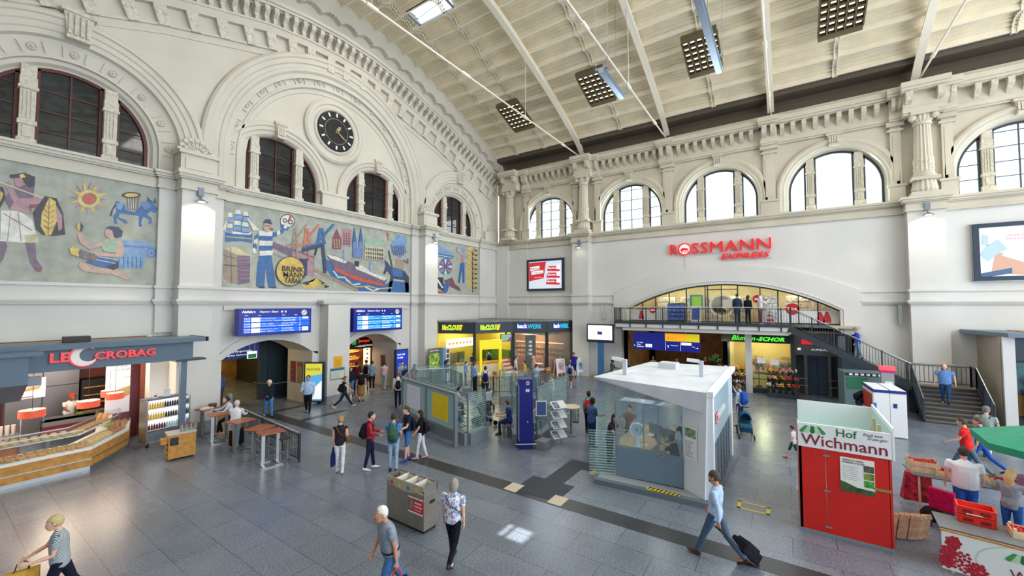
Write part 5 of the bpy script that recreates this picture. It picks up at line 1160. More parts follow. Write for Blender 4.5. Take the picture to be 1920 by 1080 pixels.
f.box(-9.35,2.45,4.06,4.14,-.04,.04); f.box(-4.3,-2.5,6.15,6.2,-.04,.04)
for p_, q_ in zip(big, big[1:]): f.bar((p_[0], p_[1]-.03,0),(q_[0], q_[1]-.03,0),.08,.08)
f.build('frame',r)
b = MB(C(222,224,228), M); b.box(-9.2,-6.2,4.1,4.85,.02,.03); b.box(-1.4,2.4,4.1,4.85,.02,.03); b.build('window_film',r)
b = MB(C(196,30,44), M)
for x, z, q in ((-7.7,4.85,.24),(.3,4.95,.34),(-1.45,5.55,.25)): 
    bb = MB(C(196,30,44), M @ Matrix.Translation((x, z,.03))); bb.lathe([(q,0),(q,.01)], n=24); bb.build('red_disc',r); tt = MB(wt, M @ Matrix.Translation((x, z,.04))); tt.text('SALE',-q*.6,-.06, q*1.2,.12,0,.004); tt.build('disc_lettering',r)
for x in (-8.5,-.8,1.6,1.9):
    bb = MB(C(200,50,56), M); bb.prism([(x-.18,4.2),(x+.2,4.2),(x+.16,4.5),(x+.05,4.8),(x-.06,4.8),(x-.14,4.5)],.03,.04); bb.build('printed_bottle',r)
bb = MB(C(226,220,206), M @ Matrix.Translation((-3.4,5.15,.0))); bb.lathe([(.72,0),(.72,.03),(.60,.03),(.60,0)], n=36); bb.prism([(.05,.35),(.5,.4),(.6,0),(.3,-.35),(0,-.1)],0,.02); bb.build('logo_sticker',r)
MB(mat('poster_green',(150,190,70),.5, emit=.2), M).box(-5.15,-4.6,4.95,5.75,.02,.03).build('printed_poster',r); MB(C(70,150,160), M).box(-5.3,-4.5,4.85,5.85,.015,.02).build('poster_mount',r)
# shelves inside the drugstore
rp = thing('store_shelf', 'tall stocked shelf inside the upstairs drugstore', 'shelf',(31.6,1.0,4.06), group='stocked shelves in the drugstore'); MB(C(210,206,200)).box(-.2,.2,-.6,.6,0,1.7).build('body',rp)
b = MB(mat('mixed_goods',(180,150,140),.6, noise=.8, scale=9))
for i in range(4): b.box(-.24,-.2,-.55,.55,.15+.4*i,.42+.4*i)
b.build('goods', parent=rp, kind='stuff')
for y in (7.4,5.8,-.6,-1.9,2.6,4.2): o = dup(rp); o.location = (31.6+.3*(y > 5), y,4.06)
# balcony
r = thing('balcony', 'long balcony with dark railing in front of the upstairs drugstore', 'balcony', M=Matrix()); XB = 27.0
MB(C(206,206,206)).box(XB,28.6,-.15,9.7,3.72,4.0).build('slab',r); MB(anthracite).box(XB-.06, XB,-.15,9.75,3.95,4.12).box(XB,28.6,9.66,9.75,3.95,4.12).build('edge_beam',r); MB(C(200,198,194)).box(XB+.1,28.6,-.1,9.2,3.5,3.72).build('soffit_beam',r)
MB(mat('balcony_floor_sheet',(110,112,112),.6)).box(XB,28.6,-2.0,9.7,4.0,4.06).build('floor_sheet',r)
def railing(pa, pb, h, parent, step=.13, post_every=8, lower=.1, drop=0):
    a, c = Vector(pa), Vector(pb); L_ = (c-a).length; n_ = max(1, int(L_/step)); U_ = Vector((0,0,1))
    b = MB(steel); b.tube(a+U_*h, c+U_*h,.028); b.build('handrail',parent)
    b = MB(anthracite); b.bar(a+U_*(h-.08), c+U_*(h-.08),.04,.03); b.bar(a+U_*lower, c+U_*lower,.04,.03)
    for i in range(n_+1):
        p = a+(c-a)*i/n_
        if i % post_every == 0 or i == n_: b.box(p.x-.03, p.x+.03, p.y-.03, p.y+.03, p.z-drop, p.z+h)
        else: b.box(p.x-.009, p.x+.009, p.y-.009, p.y+.009, p.z+lower, p.z+h-.08)
    b.build('baluster_panel',parent)
railing((XB-.02,9.7,4.06),(XB-.02,-.15,4.06),.98, r, drop=.35); railing((XB,9.7,4.06),(28.5,9.7,4.06),.98, r)
# stairs
r = thing('staircase', 'steel staircase from the balcony down to the hall floor', 'staircase', M=Matrix())
ZL = 1.35; YL_ = -4.9; n1 = 15
b = MB(anthracite); b.bar((XB,-.1,3.9),(XB, YL_, ZL-.12),.08,.34); b.build('stringer',r); b = MB(anthracite); b.bar((28.2,-.1,3.9),(28.2, YL_, ZL-.12),.08,.34); b.build('stringer',r)
b = MB(C(96,92,88))
for i in range(n1): z = 4.0-(4.0-ZL)*(i+1)/n1; y = -.15-(4.75)*(i+1)/n1; b.box(XB,28.2, y, y+.34, z-.05, z)
b.build('tread', parent=r, kind='stuff')
b = MB(mat('landing_stone',(150,132,112),.6)); b.box(27.2,28.0,-7.15, YL_, ZL-.12, ZL); b.build('landing',r); MB(anthracite).box(27.1,27.2,-7.15, YL_, ZL-.3, ZL).build('landing_beam',r)
b2 = MB(mat('stair_tread_edge',(128,108,84),.5)); b = MB(anthracite)
for i in range(8):
    x = 27.2-.225*(i+1); z = ZL-(ZL)*(i+1)/8.6
    s1 = MB(anthracite); s1.box(x, x+.25,-7.05,-5.0, max(0, z-.16), z-.02); s1.build('riser',r)
    s2 = MB(mat('stair_tread_edge',(128,108,84),.5)); s2.box(x, x+.27,-7.05,-5.0, z-.02, z); s2.build('step',r)
b = MB(anthracite); b.bar((27.2,-4.97, ZL-.1),(25.4,-4.97,.02),.06,.36); b.build('stringer',r); b = MB(anthracite); b.bar((27.2,-7.08, ZL-.1),(25.4,-7.08,.02),.06,.36); b.build('stringer',r)
MB(anthracite).box(27.3,27.9,-7.1,-6.95,0, ZL-.12).box(27.3,27.9,-5.1,-4.95,0, ZL-.12).build('support',r)
railing((XB,-.2,4.06),(XB, YL_, ZL+.05),.98, r); railing((27.15, YL_-.05, ZL),(25.4,-4.98,.05),.98, r, step=.11); railing((27.2,-7.1, ZL),(25.4,-7.1,.05),.98, r, step=.11)
railing((27.9,-4.9, ZL),(27.9,-7.1, ZL),.98, r, step=.15); railing((27.9,-7.1, ZL),(27.2,-7.1, ZL),.98, r)
# blank panel under the stairs
MB(mat('bluegrey_panel',(128,142,158),.6)).add([(27.9,-2.4,0),(27.9,-6.9,0),(27.9,-6.9,1.2),(27.9,-4.9,1.2),(27.9,-2.4,2.6),(27.95,-2.4,0),(27.95,-6.9,0),(27.95,-6.9,1.2),(27.95,-4.9,1.2),(27.95,-2.4,2.6)],[(0,1,2,3,4),(9,8,7,6,5),(0,5,6,1),(4,3,8,9),(0,4,9,5),(3,2,7,8),(1,6,7,2)]).build('trim_%d' % TRIM, kind='structure', label='blue grey wall panel under the staircase'); TRIM += 1
# ground floor opening behind
b = MB(dark); b.box(45,45.2,-6,20,0,3.6); b.box(29.1,45,-6.2,-6.0,0,3.6); b.box(29.1,45,16.5,16.6,0,3.6); b.box(31.2,31.3,-.2,3.0,0,3.55, C(226,196,110)); b.box(28.6,31.2,2.95,3.05,0,3.55, C(226,196,110)); b.box(28.6,31.2,-.35,-.25,0,3.55, C(226,196,110)); b.build('wall_tunnel', kind='structure', label='dark walls of the platform tunnel')
MB(mat('tunnel_side',(150,110,60),.6, noise=.2, scale=2)).box(29.1,34,9.35,9.5,0,3.55).box(36,36.2,4.2,9.4,0,3.5).build('wall_tunnel_side', kind='structure', label='warm wall beside the tunnel cafe')
pl('tunnel_lamp',40,(32,7.2,3.2),(1,.7,.4)); pl('tunnel_lamp',26,(38,5,3.2),(1,.75,.5))
MB(C(196,196,196)).box(27.95,28.2,1.74,2.08,0,3.5).build('trim_%d' % TRIM, kind='structure', label='slim white pillar in front of the flower shop'); TRIM += 1
# direction sign
r = thing('direction_sign', 'wide blue and yellow direction sign under the balcony', 'sign', M=Matrix()); XS = 27.4; M = MRx(XS); a0 = Px(1187,622, XS); a1 = Px(1312,624, XS); zb = Px(1187,654, XS)[1]; w_ = a1[0]-a0[0]; M = M @ Matrix.Translation((a0[0], zb,0)); h = a0[1]-zb
MB(mat('sign_blue',(16,30,140),.35, emit=.15), M).box(0, w_,0, h,-.12,0).build('panel',r); MB(E(236,160,20,.7), M).box(w_*.5, w_*.8, h*.55, h*.98,0,.01).build('orange_field',r); MB(E(206,186,20,.6), M).box(w_*.8, w_*.995, h*.55, h*.98,0,.01).build('yellow_field',r)
t = MB(wt, M); t.text('Linie Züge', w_*.06, h*.36, w_*.1,.08,.002,.004); t.text('Tickets', w_*.06, h*.25, w_*.06,.08,.002,.004); t.text('Reisezentrum', w_*.06, h*.14, w_*.11,.08,.002,.004); t.text('Ausgang City', w_*.58, h*.28, w_*.11,.08,.002,.004); t.text('City', w_*.89, h*.25, w_*.04,.08,.002,.004); t.text('→', w_*.94, h*.18, w_*.04,.1,.002,.004); t.text('←', w_*.01, h*.18, w_*.03,.1,.002,.004); t.text('↑', w_*.53, h*.16, w_*.025,.2,.002,.004)
for i in range(4): t.box(w_*(.2+.026*i), w_*(.22+.026*i), h*.15, h*.33,0,.006)
for q in (.505,.725): t.box(w_*q, w_*q+.015, h*.04, h*.5,0,.006)
t.box(w_*.74, w_*.88, h*.36, h*.5,0,.006); t.build('lettering',r)
t = MB(C(150,90,10), M); t.text('↑', w_*.53, h*.62, w_*.03,.18,.01,.004); t.text('i', w_*.6, h*.64, w_*.01,.16,.01,.004); t.text('L', w_*.65, h*.64, w_*.02,.16,.01,.004); t.lathe([(.09,.01),(.09,.02)],(0,0,0)) if 0 else None; t.build('pictogram',r)
for q in (.2,.8): MB(steel, M).tube((w_*q, h,-.06),(w_*q, h+.35,-.06),.015).build('hanger',r)
# ---- flower shop
XG = 28.35
r = thing('flower_shop_front', 'glazed flower shop front with green lettering under the balcony', 'shop front', M=Matrix()); M = MRx(XG)
MB(black, M).box(-3.4,.35,2.95,3.5,-.15,0).build('fascia',r); t = MB(E(80,236,60,1.6), M); t.text('Blumen',-2.82,3.06,1.25,.28,0,.04, shear=.4); t.text('-SCHOR',-1.52,3.06,1.4,.24,0,.04, shear=.25, bold=.03); t.build('letter',r)
MB(anthracite).box(XG-.1, XG+.2,-.35,-.15,0,3.5).box(XG, XG+.1,2.95,3.05,0,3.0).build('post',r); MB(shopglass, M).box(-2.95,.15,.25,2.95,-.02,0).build('pane',r)
MB(anthracite, M).box(-2.95,.15,0,.25,-.1,0).box(-2.95,.15,.8,.84,-.05,.01).build('sill',r)
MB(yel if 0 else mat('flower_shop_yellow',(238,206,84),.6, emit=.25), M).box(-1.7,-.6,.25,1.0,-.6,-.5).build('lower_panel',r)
pl('flower_lamp',200,(29.7,1.3,2.9),(1,.86,.5)); pl('flower_lamp',30,(28.0,3.2,2.7),(1,.86,.5))
leafm = [mat('leaf_green',(60,96,40),.6, noise=.4, scale=8), mat('leaf_dark',(36,66,34),.6, noise=.4, scale=8)]
fcol = [(214,40,50),(240,130,30),(240,196,40),(230,130,160),(240,236,230),(190,50,110)]
def bouquet(x, y, z, s_, ci, label, grp, pot=(70,72,70), n_=12, lean=1):
    rr = thing('potted_flowers', label, 'flowers',(x, y, z), group=grp); MB(C(*pot)).lathe([(.08*s_,0),(.11*s_,.22*s_),(.12*s_,.24*s_),(.10*s_,.24*s_)], n=12).build('pot',rr)
    b = MB(leafm[ci % 2])
    for i in range(16):
        a = random.random()*6.28; q = random.uniform(.05,.2)*s_; h_ = random.uniform(.3,.52)*s_; c_, s2 = math.cos(a), math.sin(a)
        b.add([(0,0,.2*s_),(c_*q-.04*s2*s_, s2*q+.04*c_*s_, h_*.8),(c_*q*1.4, s2*q*1.4, h_),(c_*q+.04*s2*s_, s2*q-.04*c_*s_, h_*.8)],[(0,1,2,3)])
    b.build('leaves',rr); b = MB(C(*fcol[ci % 6]))
    for i in range(n_):
        a = random.random()*6.28; q = random.uniform(0,.19)*s_; b.ball((math.cos(a)*q, math.sin(a)*q, random.uniform(.4,.6)*s_),.038*s_, n=6, k=4)
    b.build('blossom', parent=rr, kind='stuff'); return rr
k_ = 0
for (x, y), tiers, lb in (((27.35,.25),3, 'right'),((27.4,2.85),3, 'left'),((29.3,1.0),3, 'inside')):
    st = thing('flower_rack', 'dark stepped flower rack %s the flower shop' % {'right': 'at the right front of', 'left': 'at the left front of', 'inside': 'inside'}[lb], 'rack', M=Matrix())
    for i in range(tiers):
        xx = x+.28*i; MB(anthracite).box(xx, xx+.28, y-.75, y+.75,0,.25+.38*i).build('step',st)
        for j in range(5):
            bouquet(xx+.14, y-.6+.3*j,.25+.38*i,.9, k_, 'pot of %s flowers on the rack %s the flower shop' % (['red', 'orange', 'yellow', 'pink', 'white', 'magenta'][k_ % 6], {'right': 'right of', 'left': 'left of', 'inside': 'inside'}[lb]), 'flower pots on the rack %s the flower shop' % lb); k_ += 1
for j in range(3): bouquet(26.7+.1*j,4.3-.45*j,0,1.25,3, 'pink bucket of flowers on the floor left of the flower shop', 'pink flower buckets on the floor', n_=20)
for j,(x, y, c_) in enumerate(((28.85,1.45,1),(28.95,.1,2),(28.3,3.8,4))):
    rr = thing('tall_bouquet',['tall orange bouquet on a stem stand inside the shop', 'tall yellow bouquet inside the flower shop window', 'tall leafy plant at the left of the flower shop'][j], 'flowers',(x, y,0)); MB(C(90,70,40)).lathe([(.14,0),(.16,.35),(.03,.4),(.03,1.6)], n=10).build('stand',rr); b = MB(C(*fcol[c_]) if j < 2 else leafm[0])
    for i in range(40): a = random.random()*6.28; q = random.uniform(0,.35); b.ball((math.cos(a)*q, math.sin(a)*q, random.uniform(1.6,2.1)),.06, n=6, k=4)
    b.build('bloom', parent=rr, kind='stuff')
    b = MB(leafm[1])
    for i in range(30):
        a = random.random()*6.28; q = random.uniform(.1,.4); b.add([(0,0,1.4),(math.cos(a)*q-.06, math.sin(a)*q,1.7),(math.cos(a)*q*1.5, math.sin(a)*q*1.5,1.5+random.random()*.6),(math.cos(a)*q+.06, math.sin(a)*q,1.6)],[(0,1,2,3)])
    b.build('leaves',rr)
for j,(y, z) in enumerate(((1.3,1.75),(.62,1.7),(.2,1.1))): MB(white, M).box(-y-.2,-y+.2, z, z+.32,.02,.03).build('price_sign', label=['white price card at the left in the flower shop window', 'white price card at the right in the flower shop window', 'small low price card in the flower shop window'][j], cat='sign')
# ---- lift
r = thing('lift_front', 'grey metal lift front with blue doors right of the flower shop', 'lift', M=Matrix()); XL = 29.6; M = MRx(XL)
MB(panelsteel, M).box(.3,3.0,2.25,3.5,-.2,.1).build('head_panel',r); MB(mat('blue_glass_door',(44,70,104),.15), M).box(.95,1.42,.02,2.25,-.1,-.05).box(1.44,1.9,.02,2.25,-.1,-.05).build('door',r)
for x0, x1 in ((.3,.4),(.8,.95),(1.9,2.05),(2.5,2.65)): MB(panelsteel, M).box(x0, x1,0,2.25,-.12,.08).build('jamb',r)
MB(mat('smoked_glass2',(60,66,70),.08), M).box(.4,.8,0,2.25,-.1,-.06).box(2.05,2.5,0,2.25,-.1,-.06).build('side_glass',r)
for x0, x1 in ((.35,.95),(1.95,2.6)): MB(steel, M).tube((x0,.9,.15),(x1,.9,.15),.02).tube((x0,.5,.15),(x1,.5,.15),.02).build('bumper_rail',r)
t = MB(wt, M); t.text('AUFZUG',1.15,2.55,.75,.1,.1,.01); t.box(.5,.66,2.54,2.66,.1,.11); t.build('lettering',r)
MB(E(220,30,44,1), M).box(.7,1.7,2.9,3.15,.1,.13).build('red_sign',r); MB(E(240,214,150,2), M).lathe([(.06,0),(.06,.02)],(0,0,0)) if 0 else None
MB(greysteel).box(28.5, XL-.1,-2.45,-2.3,0,3.5).box(28.45,28.6,-2.6,-2.3,0,3.5).build('trim_%d' % TRIM, kind='structure', label='grey reveal beside the lift'); TRIM += 1
# ---- shop with dark front at the right edge
r = thing('corner_kiosk', 'beige and dark shop unit with slate roof at the right edge', 'shop', M=Matrix())
MB(mat('beige_side_wall',(176,166,152),.6, noise=.08, scale=2)).box(25.9,28.55,-7.65,-7.5,0,3.85).build('side_wall',r); MB(C(206,206,208)).box(25.75,25.95,-7.85,-7.5,0,3.85).build('corner_post',r)
MB(mat('slate_roof_edge',(104,122,138),.5)).prism([(25.5,-7.6),(28.55,-6.95),(28.55,-14),(25.5,-14)],3.85,4.02).build('roof',r); MB(mat('roof_top_tan',(170,140,104),.7)).box(26.5,28.3,-14,-8.4,4.02,4.05).build('roof_felt',r)
MB(mat('dark_teal_panel',(34,52,66),.4)).box(25.8,25.95,-14,-7.85,2.9,3.85).build('upper_panel',r); MB(mat('teal_glass',(54,80,88),.06, noise=.5, scale=3)).box(25.85,25.9,-14,-7.85,1.5,2.85).build('display_pane',r)
MB(black).box(25.82,25.95,-14,-7.85,2.8,2.9).box(25.82,25.95,-14,-7.85,0,.6).build('frame',r); MB(mat('dark_screen',(24,40,54),.1)).box(25.7,25.8,-10,-8.05,.55,1.75).build('screen',r); MB(steel).box(25.68,25.72,-8.07,-8.02,.5,1.8).build('screen_frame',r); MB(ochre).box(25.9,25.95,-14,-7.85,.6,1.5).build('lower_panel',r)
MB(E(240,245,240,1.5)).box(26.4,26.5,-14,-8.0,2.6,2.64).box(26.4,26.5,-14,-8.0,2.2,2.23).build('strip_light',r)
# pipe on the side wall
MB(C(150,160,160)).box(28.3,28.5,-4.9,-4.75,4.2,5.2).build('wall_duct', label='short grey duct hanging below the string course above the stairs', cat='duct')
b = MB(C(196,200,204)); b.path([(28.5,11.2,5.2),(28.5,11.2,4.2),(28.5,10.9,4.2),(28.5,10.9,5.2)],.03); b.build('wall_pipe', label='thin looped pipe on the wall above the info screen', cat='pipe')
# ================================================================= FREE-STANDING THINGS
def rot2(M, x, y): return M @ Vector((x, y,0))
# --- condiment cabinet beside the bakery
r = thing('condiment_cabinet', 'oak serving cabinet on castors with steel canisters on top', 'cabinet',(5.38,17.35,0), rz=math.radians(-8))
MB(oak).box(-.32,.42,-.3,.3,.06,.84).build('body', parent=r, bevel=.01); MB(C(190,186,176,.4)).box(-.34,.44,-.32,.32,.84,.87).build('top',r)
for i in range(4): MB(black).box(-.325,-.318,-.26+.0,.0,.16+.17*i,.22+.17*i).build('slot',r)
MB(oak).box(-.5,-.3,-.24,.04,.58,.74).build('drawer',r); MB(black).box(-.28,-.05,-.306,-.3,.5,.76).build('opening',r)
for x in (-.25,.35): MB(black).box(x-.04, x+.04,-.2,.2,0,.06).build('castor_rail',r)
p0 = None
for i in range(4):
    if i == 0: p0 = thing('steel_canister', 'open steel cutlery canister on top of the oak serving cabinet', 'canister', group='steel canisters on the oak serving cabinet'); MB(steel).lathe([(.05,0),(.055,.22),(.05,.22),(.045,.02)], n=14).build('body',p0); MB(C(200,60,50)).lathe([(.03,.2),(.035,.25)], n=8).build('contents',p0); o = p0
    else: o = dup(p0)
    o.location = (5.43+.13*i,17.28+.0*i,.87)
# --- high tables
def high_table(x, y, rz, label):
    t = thing('high_table', label, 'table',(x, y,0), rz, group='high wooden tables along the rail')
    MB(darkwood).box(-.36,.36,-.30,.30,1.03,1.07).build('tabletop', parent=t, bevel=.01)
    for s_ in (-1,1): MB(steel).box(s_*.22-.05, s_*.22+.05,-.04,.04,.03,1.03).build('leg',t)
    MB(steel).box(-.3,.3,-.34,-.24,0,.03).box(-.3,.3,.24,.34,0,.03).box(-.26,-.2,-.3,.3,0,.035).box(.2,.26,-.3,.3,0,.035).build('foot_frame',t)
for (x, y), a_, lb in zip([(6.92,19.3),(6.83,18.0),(6.85,16.3),(6.82,14.85),(6.82,14.1)],(8,-12,14,20,-8),('high wooden table farthest back against the pier, with papers on it', 'high wooden table beside the seated woman, second from the pier', 'high wooden table in front of the standing old man', 'high wooden table nearest but one to the rail end', 'high wooden table nearest the open rail end')):
    high_table(x, y, math.radians(a_), lb)
b = MB(mat('crumpled_paper',(226,216,210),.8, noise=.1, scale=12)); b.prism([(-.25,-.1),(.2,-.14),(.24,.1),(-.2,.14)],0,.03); b.ball((-.05,0,.04),(.14,.08,.03), n=8, k=4); o = b.build('paper_tray', label='white paper on the farthest high table', cat='paper'); o.location = (6.85,19.25,1.07)
MB(C(84,66,60)).lathe([(.12,0),(.15,.1),(.13,.13),(.02,.12)], n=12).build('bread_basket', label='dark bowl on the farthest high table', cat='bowl').location = (7.1,19.4,1.07)
r = thing('rail_fence', 'dark steel rail fence with bright handrail beside the high tables', 'fence', M=Matrix()); railing((7.95,19.9,0),(7.45,13.5,0),.95, r, step=.12, post_every=14)
r = thing('long_bench', 'long high bench with dark seat between tables and rail', 'bench',(7.22,15.0,0),0)
for y0, y1 in ((-1.1,-.1),(.4,1.5)): MB(mat('dark_brown_seat',(62,46,44),.5)).box(-.16,.16, y0, y1,.72,.77).build('seat',r)
for y in (-1.0,-.2,.5,1.4): MB(steel).box(-.15,-.11, y-.02, y+.02,0,.72).box(.11,.15, y-.02, y+.02,0,.72).box(-.15,.15, y-.02, y+.02,0,.04).box(-.15,.15, y-.02, y+.02,.3,.33).build('leg',r)
MB(mat('beige_panel',(206,178,130),.6)).box(-.25,.25,-.03,.03,0,.8).build('wood_panel', label='beige wooden panel leaning under the second high table', cat='panel').location = (7.3,18.8,0)
MB(greysteel).lathe([(.1,0),(.1,1.3),(.08,1.36),(.03,1.38)], n=18).build('ticket_post', label='slim grey ticket post at the left jamb of the left passage', cat='post', smooth=False).location = (7.95,20.0,0)
# --- recycling bin station
a0, a1 = (6.95,8.25),(6.80,6.95)
r = thing('recycling_bin', 'steel recycling station with four open compartments in the foreground', 'bin', M=Matrix()); M = Matrix(((0,0,-1,6.72),(-1,0,0,8.2),(0,1,0,0),(0,0,0,1)))
stn = mat('matt_stainless',(150,144,136),.38, metal=.55, noise=.06, scale=4)
b = MB(stn, M); b.box(0,1.28,.06,.86,-.42,0); b.build('body', parent=r, bevel=.008); MB(black, M).box(.02,1.26,0,.06,-.4,-.02).build('plinth',r)
b = MB(stn, M); b.box(0,.02,.86,1.05,-.42,0); b.box(1.26,1.28,.86,1.05,-.42,0); b.box(0,1.28,.86,1.05,-.42,-.40); b.build('rim',r)
cu = [(0,1.05)]+[(1.28*i/12,1.05-.22*math.sin(PI*i/12)) for i in range(13)][::1]+[(1.28,1.05)]
b = MB(mat('printed_bin_panel',(176,166,146),.5), M); b.prism([(0,1.05),(1.28,1.05)]+[(1.28-1.28*i/16,.95-.14*math.sin(PI*i/16)) for i in range(17)],0,.012); b.build('printed_panel',r)
for i, c_ in enumerate(((200,60,50),(230,180,30),(90,120,170),(220,190,40))): bb = MB(C(*c_), M @ Matrix.Translation((.2+.28*i,.93-.02*(i in (1,2)),.012))); bb.lathe([(.05,0),(.05,.006)], n=14); bb.build('colour_mark',r)
for i in range(3): MB(C(226,222,212), M).box(.31+.32*i,.34+.32*i,.84,1.04,-.4,-.02).build('divider',r)
for i in range(4): MB(C(226,222,212), M).add([(.03+.32*i,.86,-.38),(.3+.32*i,.86,-.38),(.3+.32*i,1.03,-.38),(.03+.32*i,1.03,-.38)],[(0,1,2,3),(3,2,1,0)]).box(.04+.32*i,.29+.32*i,.8,.87,-.3,-.08, black).build('opening',r)
MB(C(206,40,44), M).box(.78,1.26,.42,.74,.0,.012).build('red_label',r); t = MB(C(240,240,240), M); t.box(.78,1.26,.40,.43,.012,.016); t.box(.78,1.26,.73,.76,.012,.016); t.text('Abfall',.98,.62,.22,.05,.012,.004); t.text('trennen',.98,.54,.24,.05,.012,.004); t.box(.98,1.2,.48,.49,.012,.015); t.build('lettering',r)
MB(C(90,140,150), M).box(.82,.94,.48,.70,.012,.016).build('pictogram',r); MB(black).box(6.9,7.05,6.905,6.918,.62,.68).build('grip',r)
# --- timetable stand
r = thing('timetable_stand', 'grey timetable stand with a white and a yellow schedule', 'timetable', M=Matrix()); A0, A1 = Vector((12.55,14.3,0)), Vector((11.45,10.2,0)); ux = (A1-A0).normalized(); L_ = (A1-A0).length; nrm = Vector((ux.y,-ux.x,0)); M = Matrix(((ux.x,0, nrm.x, A0.x),(ux.y,0, nrm.y, A0.y),(0,1,0,0),(0,0,0,1)))
for q in (0, L_*.5, L_): MB(greysteel, M).box(q-.06, q+.06,0,1.93,-.06,.06).build('post',r)
MB(greysteel, M).box(0, L_,1.86,1.95,-.08,.08).box(0, L_,.52,.58,-.05,.05).build('frame_bar',r)
tp = mat('pale_teal_panel',(142,182,188),.3)
for q in (0, L_*.5): MB(tp, M).box(q+.06, q+L_*.5-.06,.58,1.86,-.02,.03).build('panel',r)
for q, c_, lb in ((.45,(226,228,246), 'white_schedule'),(L_*.5+.5,(240,214,16), 'yellow_schedule')):
    MB(C(*c_), M).box(q, q+1.15,.78,1.74,.03,.036).build(lb, parent=r)
    t = MB(C(176,178,206) if c_[2] > 100 else C(196,172,16), M)
    for i in range(22): t.box(q+.05, q+1.1,.82+.042*i,.824+.042*i,.036,.038)
    for i in range(6): t.box(q+.05+.17*i, q+.055+.17*i,.82,1.7,.036,.038)
    for i in range(18):
        for j in range(6): t.box(q+.07+.175*j, q+.07+.175*j+random.uniform(.04,.12),.835+.047*i,.845+.047*i,.036,.038)
    t.build('print', parent=r, kind='stuff')
# --- waiting area glass walls
stripem = bpy.data.materials.new('striped_glass'); stripem.use_nodes = True
nn = stripem.node_tree; bb = nn.nodes['Principled BSDF']; bb.inputs['Base Color'].default_value = s2l((176,206,208))+(1,); bb.inputs['Roughness'].default_value = .25
tcn = nn.nodes.new('ShaderNodeTexCoord'); sp = nn.nodes.new('ShaderNodeSeparateXYZ'); mm = nn.nodes.new('ShaderNodeMath'); mm.operation = 'MULTIPLY'; mm.inputs[1].default_value = 13.0
fr_ = nn.nodes.new('ShaderNodeMath'); fr_.operation = 'FRACT'; gt = nn.nodes.new('ShaderNodeMath'); gt.operation = 'GREATER_THAN'; gt.inputs[1].default_value = .55; ml_ = nn.nodes.new('ShaderNodeMath'); ml_.operation = 'MULTIPLY_ADD'; ml_.inputs[1].default_value = .34; ml_.inputs[2].default_value = .03
tr = nn.nodes.new('ShaderNodeBsdfTransparent'); tr.inputs[0].default_value = (.95,.98,.975,1); mx = nn.nodes.new('ShaderNodeMixShader')
nn.links.new(tcn.outputs['Object'], sp.inputs[0]); nn.links.new(sp.outputs['Z'], mm.inputs[0]); nn.links.new(mm.outputs[0], fr_.inputs[0]); nn.links.new(fr_.outputs[0], gt.inputs[0]); nn.links.new(gt.outputs[0], ml_.inputs[0]); nn.links.new(ml_.outputs[0], mx.inputs[0]); nn.links.new(tr.outputs[0], mx.inputs[1]); nn.links.new(bb.outputs[0], mx.inputs[2]); nn.links.new(mx.outputs[0], nn.nodes['Material Output'].inputs[0])
kerbm = mat('grey_bench_base',(120,130,138),.5)
def glass_wall(label, pts, h=1.88, base=.42, th=.3):
    r = thing('glass_screen', label, 'glass screen', M=Matrix(), group='striped glass screens of the waiting area')
    for a, c in zip(pts, pts[1:]):
        A_, C_ = Vector((a[0], a[1],0)), Vector((c[0], c[1],0))
        MB(kerbm).bar(A_+Vector((0,0, base/2)), C_+Vector((0,0, base/2)), th, base).build('base',r)
        MB(stripem).bar(A_+Vector((0,0,(base+h)/2)), C_+Vector((0,0,(base+h)/2)),.02, h-base).build('pane',r); MB(steel).bar(A_+Vector((0,0, h)), C_+Vector((0,0, h)),.03,.03).build('top_rail',r)
    for p in pts: MB(greysteel).box(p[0]-.025, p[0]+.025, p[1]-.025, p[1]+.025,0, h+.01).build('post',r)
    return r
glass_wall('striped glass screen behind the timetable stand',[(13.0,14.9),(11.85,9.95),(12.9,9.95)])
glass_wall('striped glass screen left of the tall blue pillar',[(14.9,10.0),(12.75,8.35)], h=2.2)
glass_wall('striped glass screen right of the tall blue pillar behind the leaflets',[(13.2,7.75),(16.7,8.2)], h=2.1)
glass_wall('far striped glass screen at the back left of the waiting area',[(13.1,15.0),(16.2,17.6),(18.4,15.2)], h=1.75)
glass_wall('far striped glass screen at the back right of the waiting area',[(17.6,12.6),(18.6,11.4),(16.8,8.3)], h=1.75)
for i,(x0, y0, x1, y1) in enumerate(((13.3,14.3,12.3,10.6),(14.5,10.2,13.3,9.1),(16.6,9.2,14.2,8.6),(15.8,16.8,13.6,15.0))):
    r = thing('waiting_bench',['slatted bench inside behind the timetable stand', 'short slatted bench left of the blue pillar', 'slatted bench behind the leaflet rack', 'slatted bench along the far left screen'][i], 'bench', M=Matrix(), group='slatted benches of the waiting area')
    A_, C_ = Vector((x0, y0,0)), Vector((x1, y1,0)); n__ = (C_-A_).normalized(); p_ = Vector((-n__.y, n__.x,0))
    for j in range(4): MB(panelsteel).bar(A_+p_*(.12*j-.18)+Vector((0,0,.44)), C_+p_*(.12*j-.18)+Vector((0,0,.44)),.09,.03).build('slat',r)
    for q in (.1,.9): c_ = A_+(C_-A_)*q; MB(greysteel).bar(c_-p_*.2+Vector((0,0,.4)), c_+p_*.2+Vector((0,0,.4)),.04,.04).box(c_.x-.03, c_.x+.03, c_.y-.03, c_.y+.03,0,.4).build('leg',r)
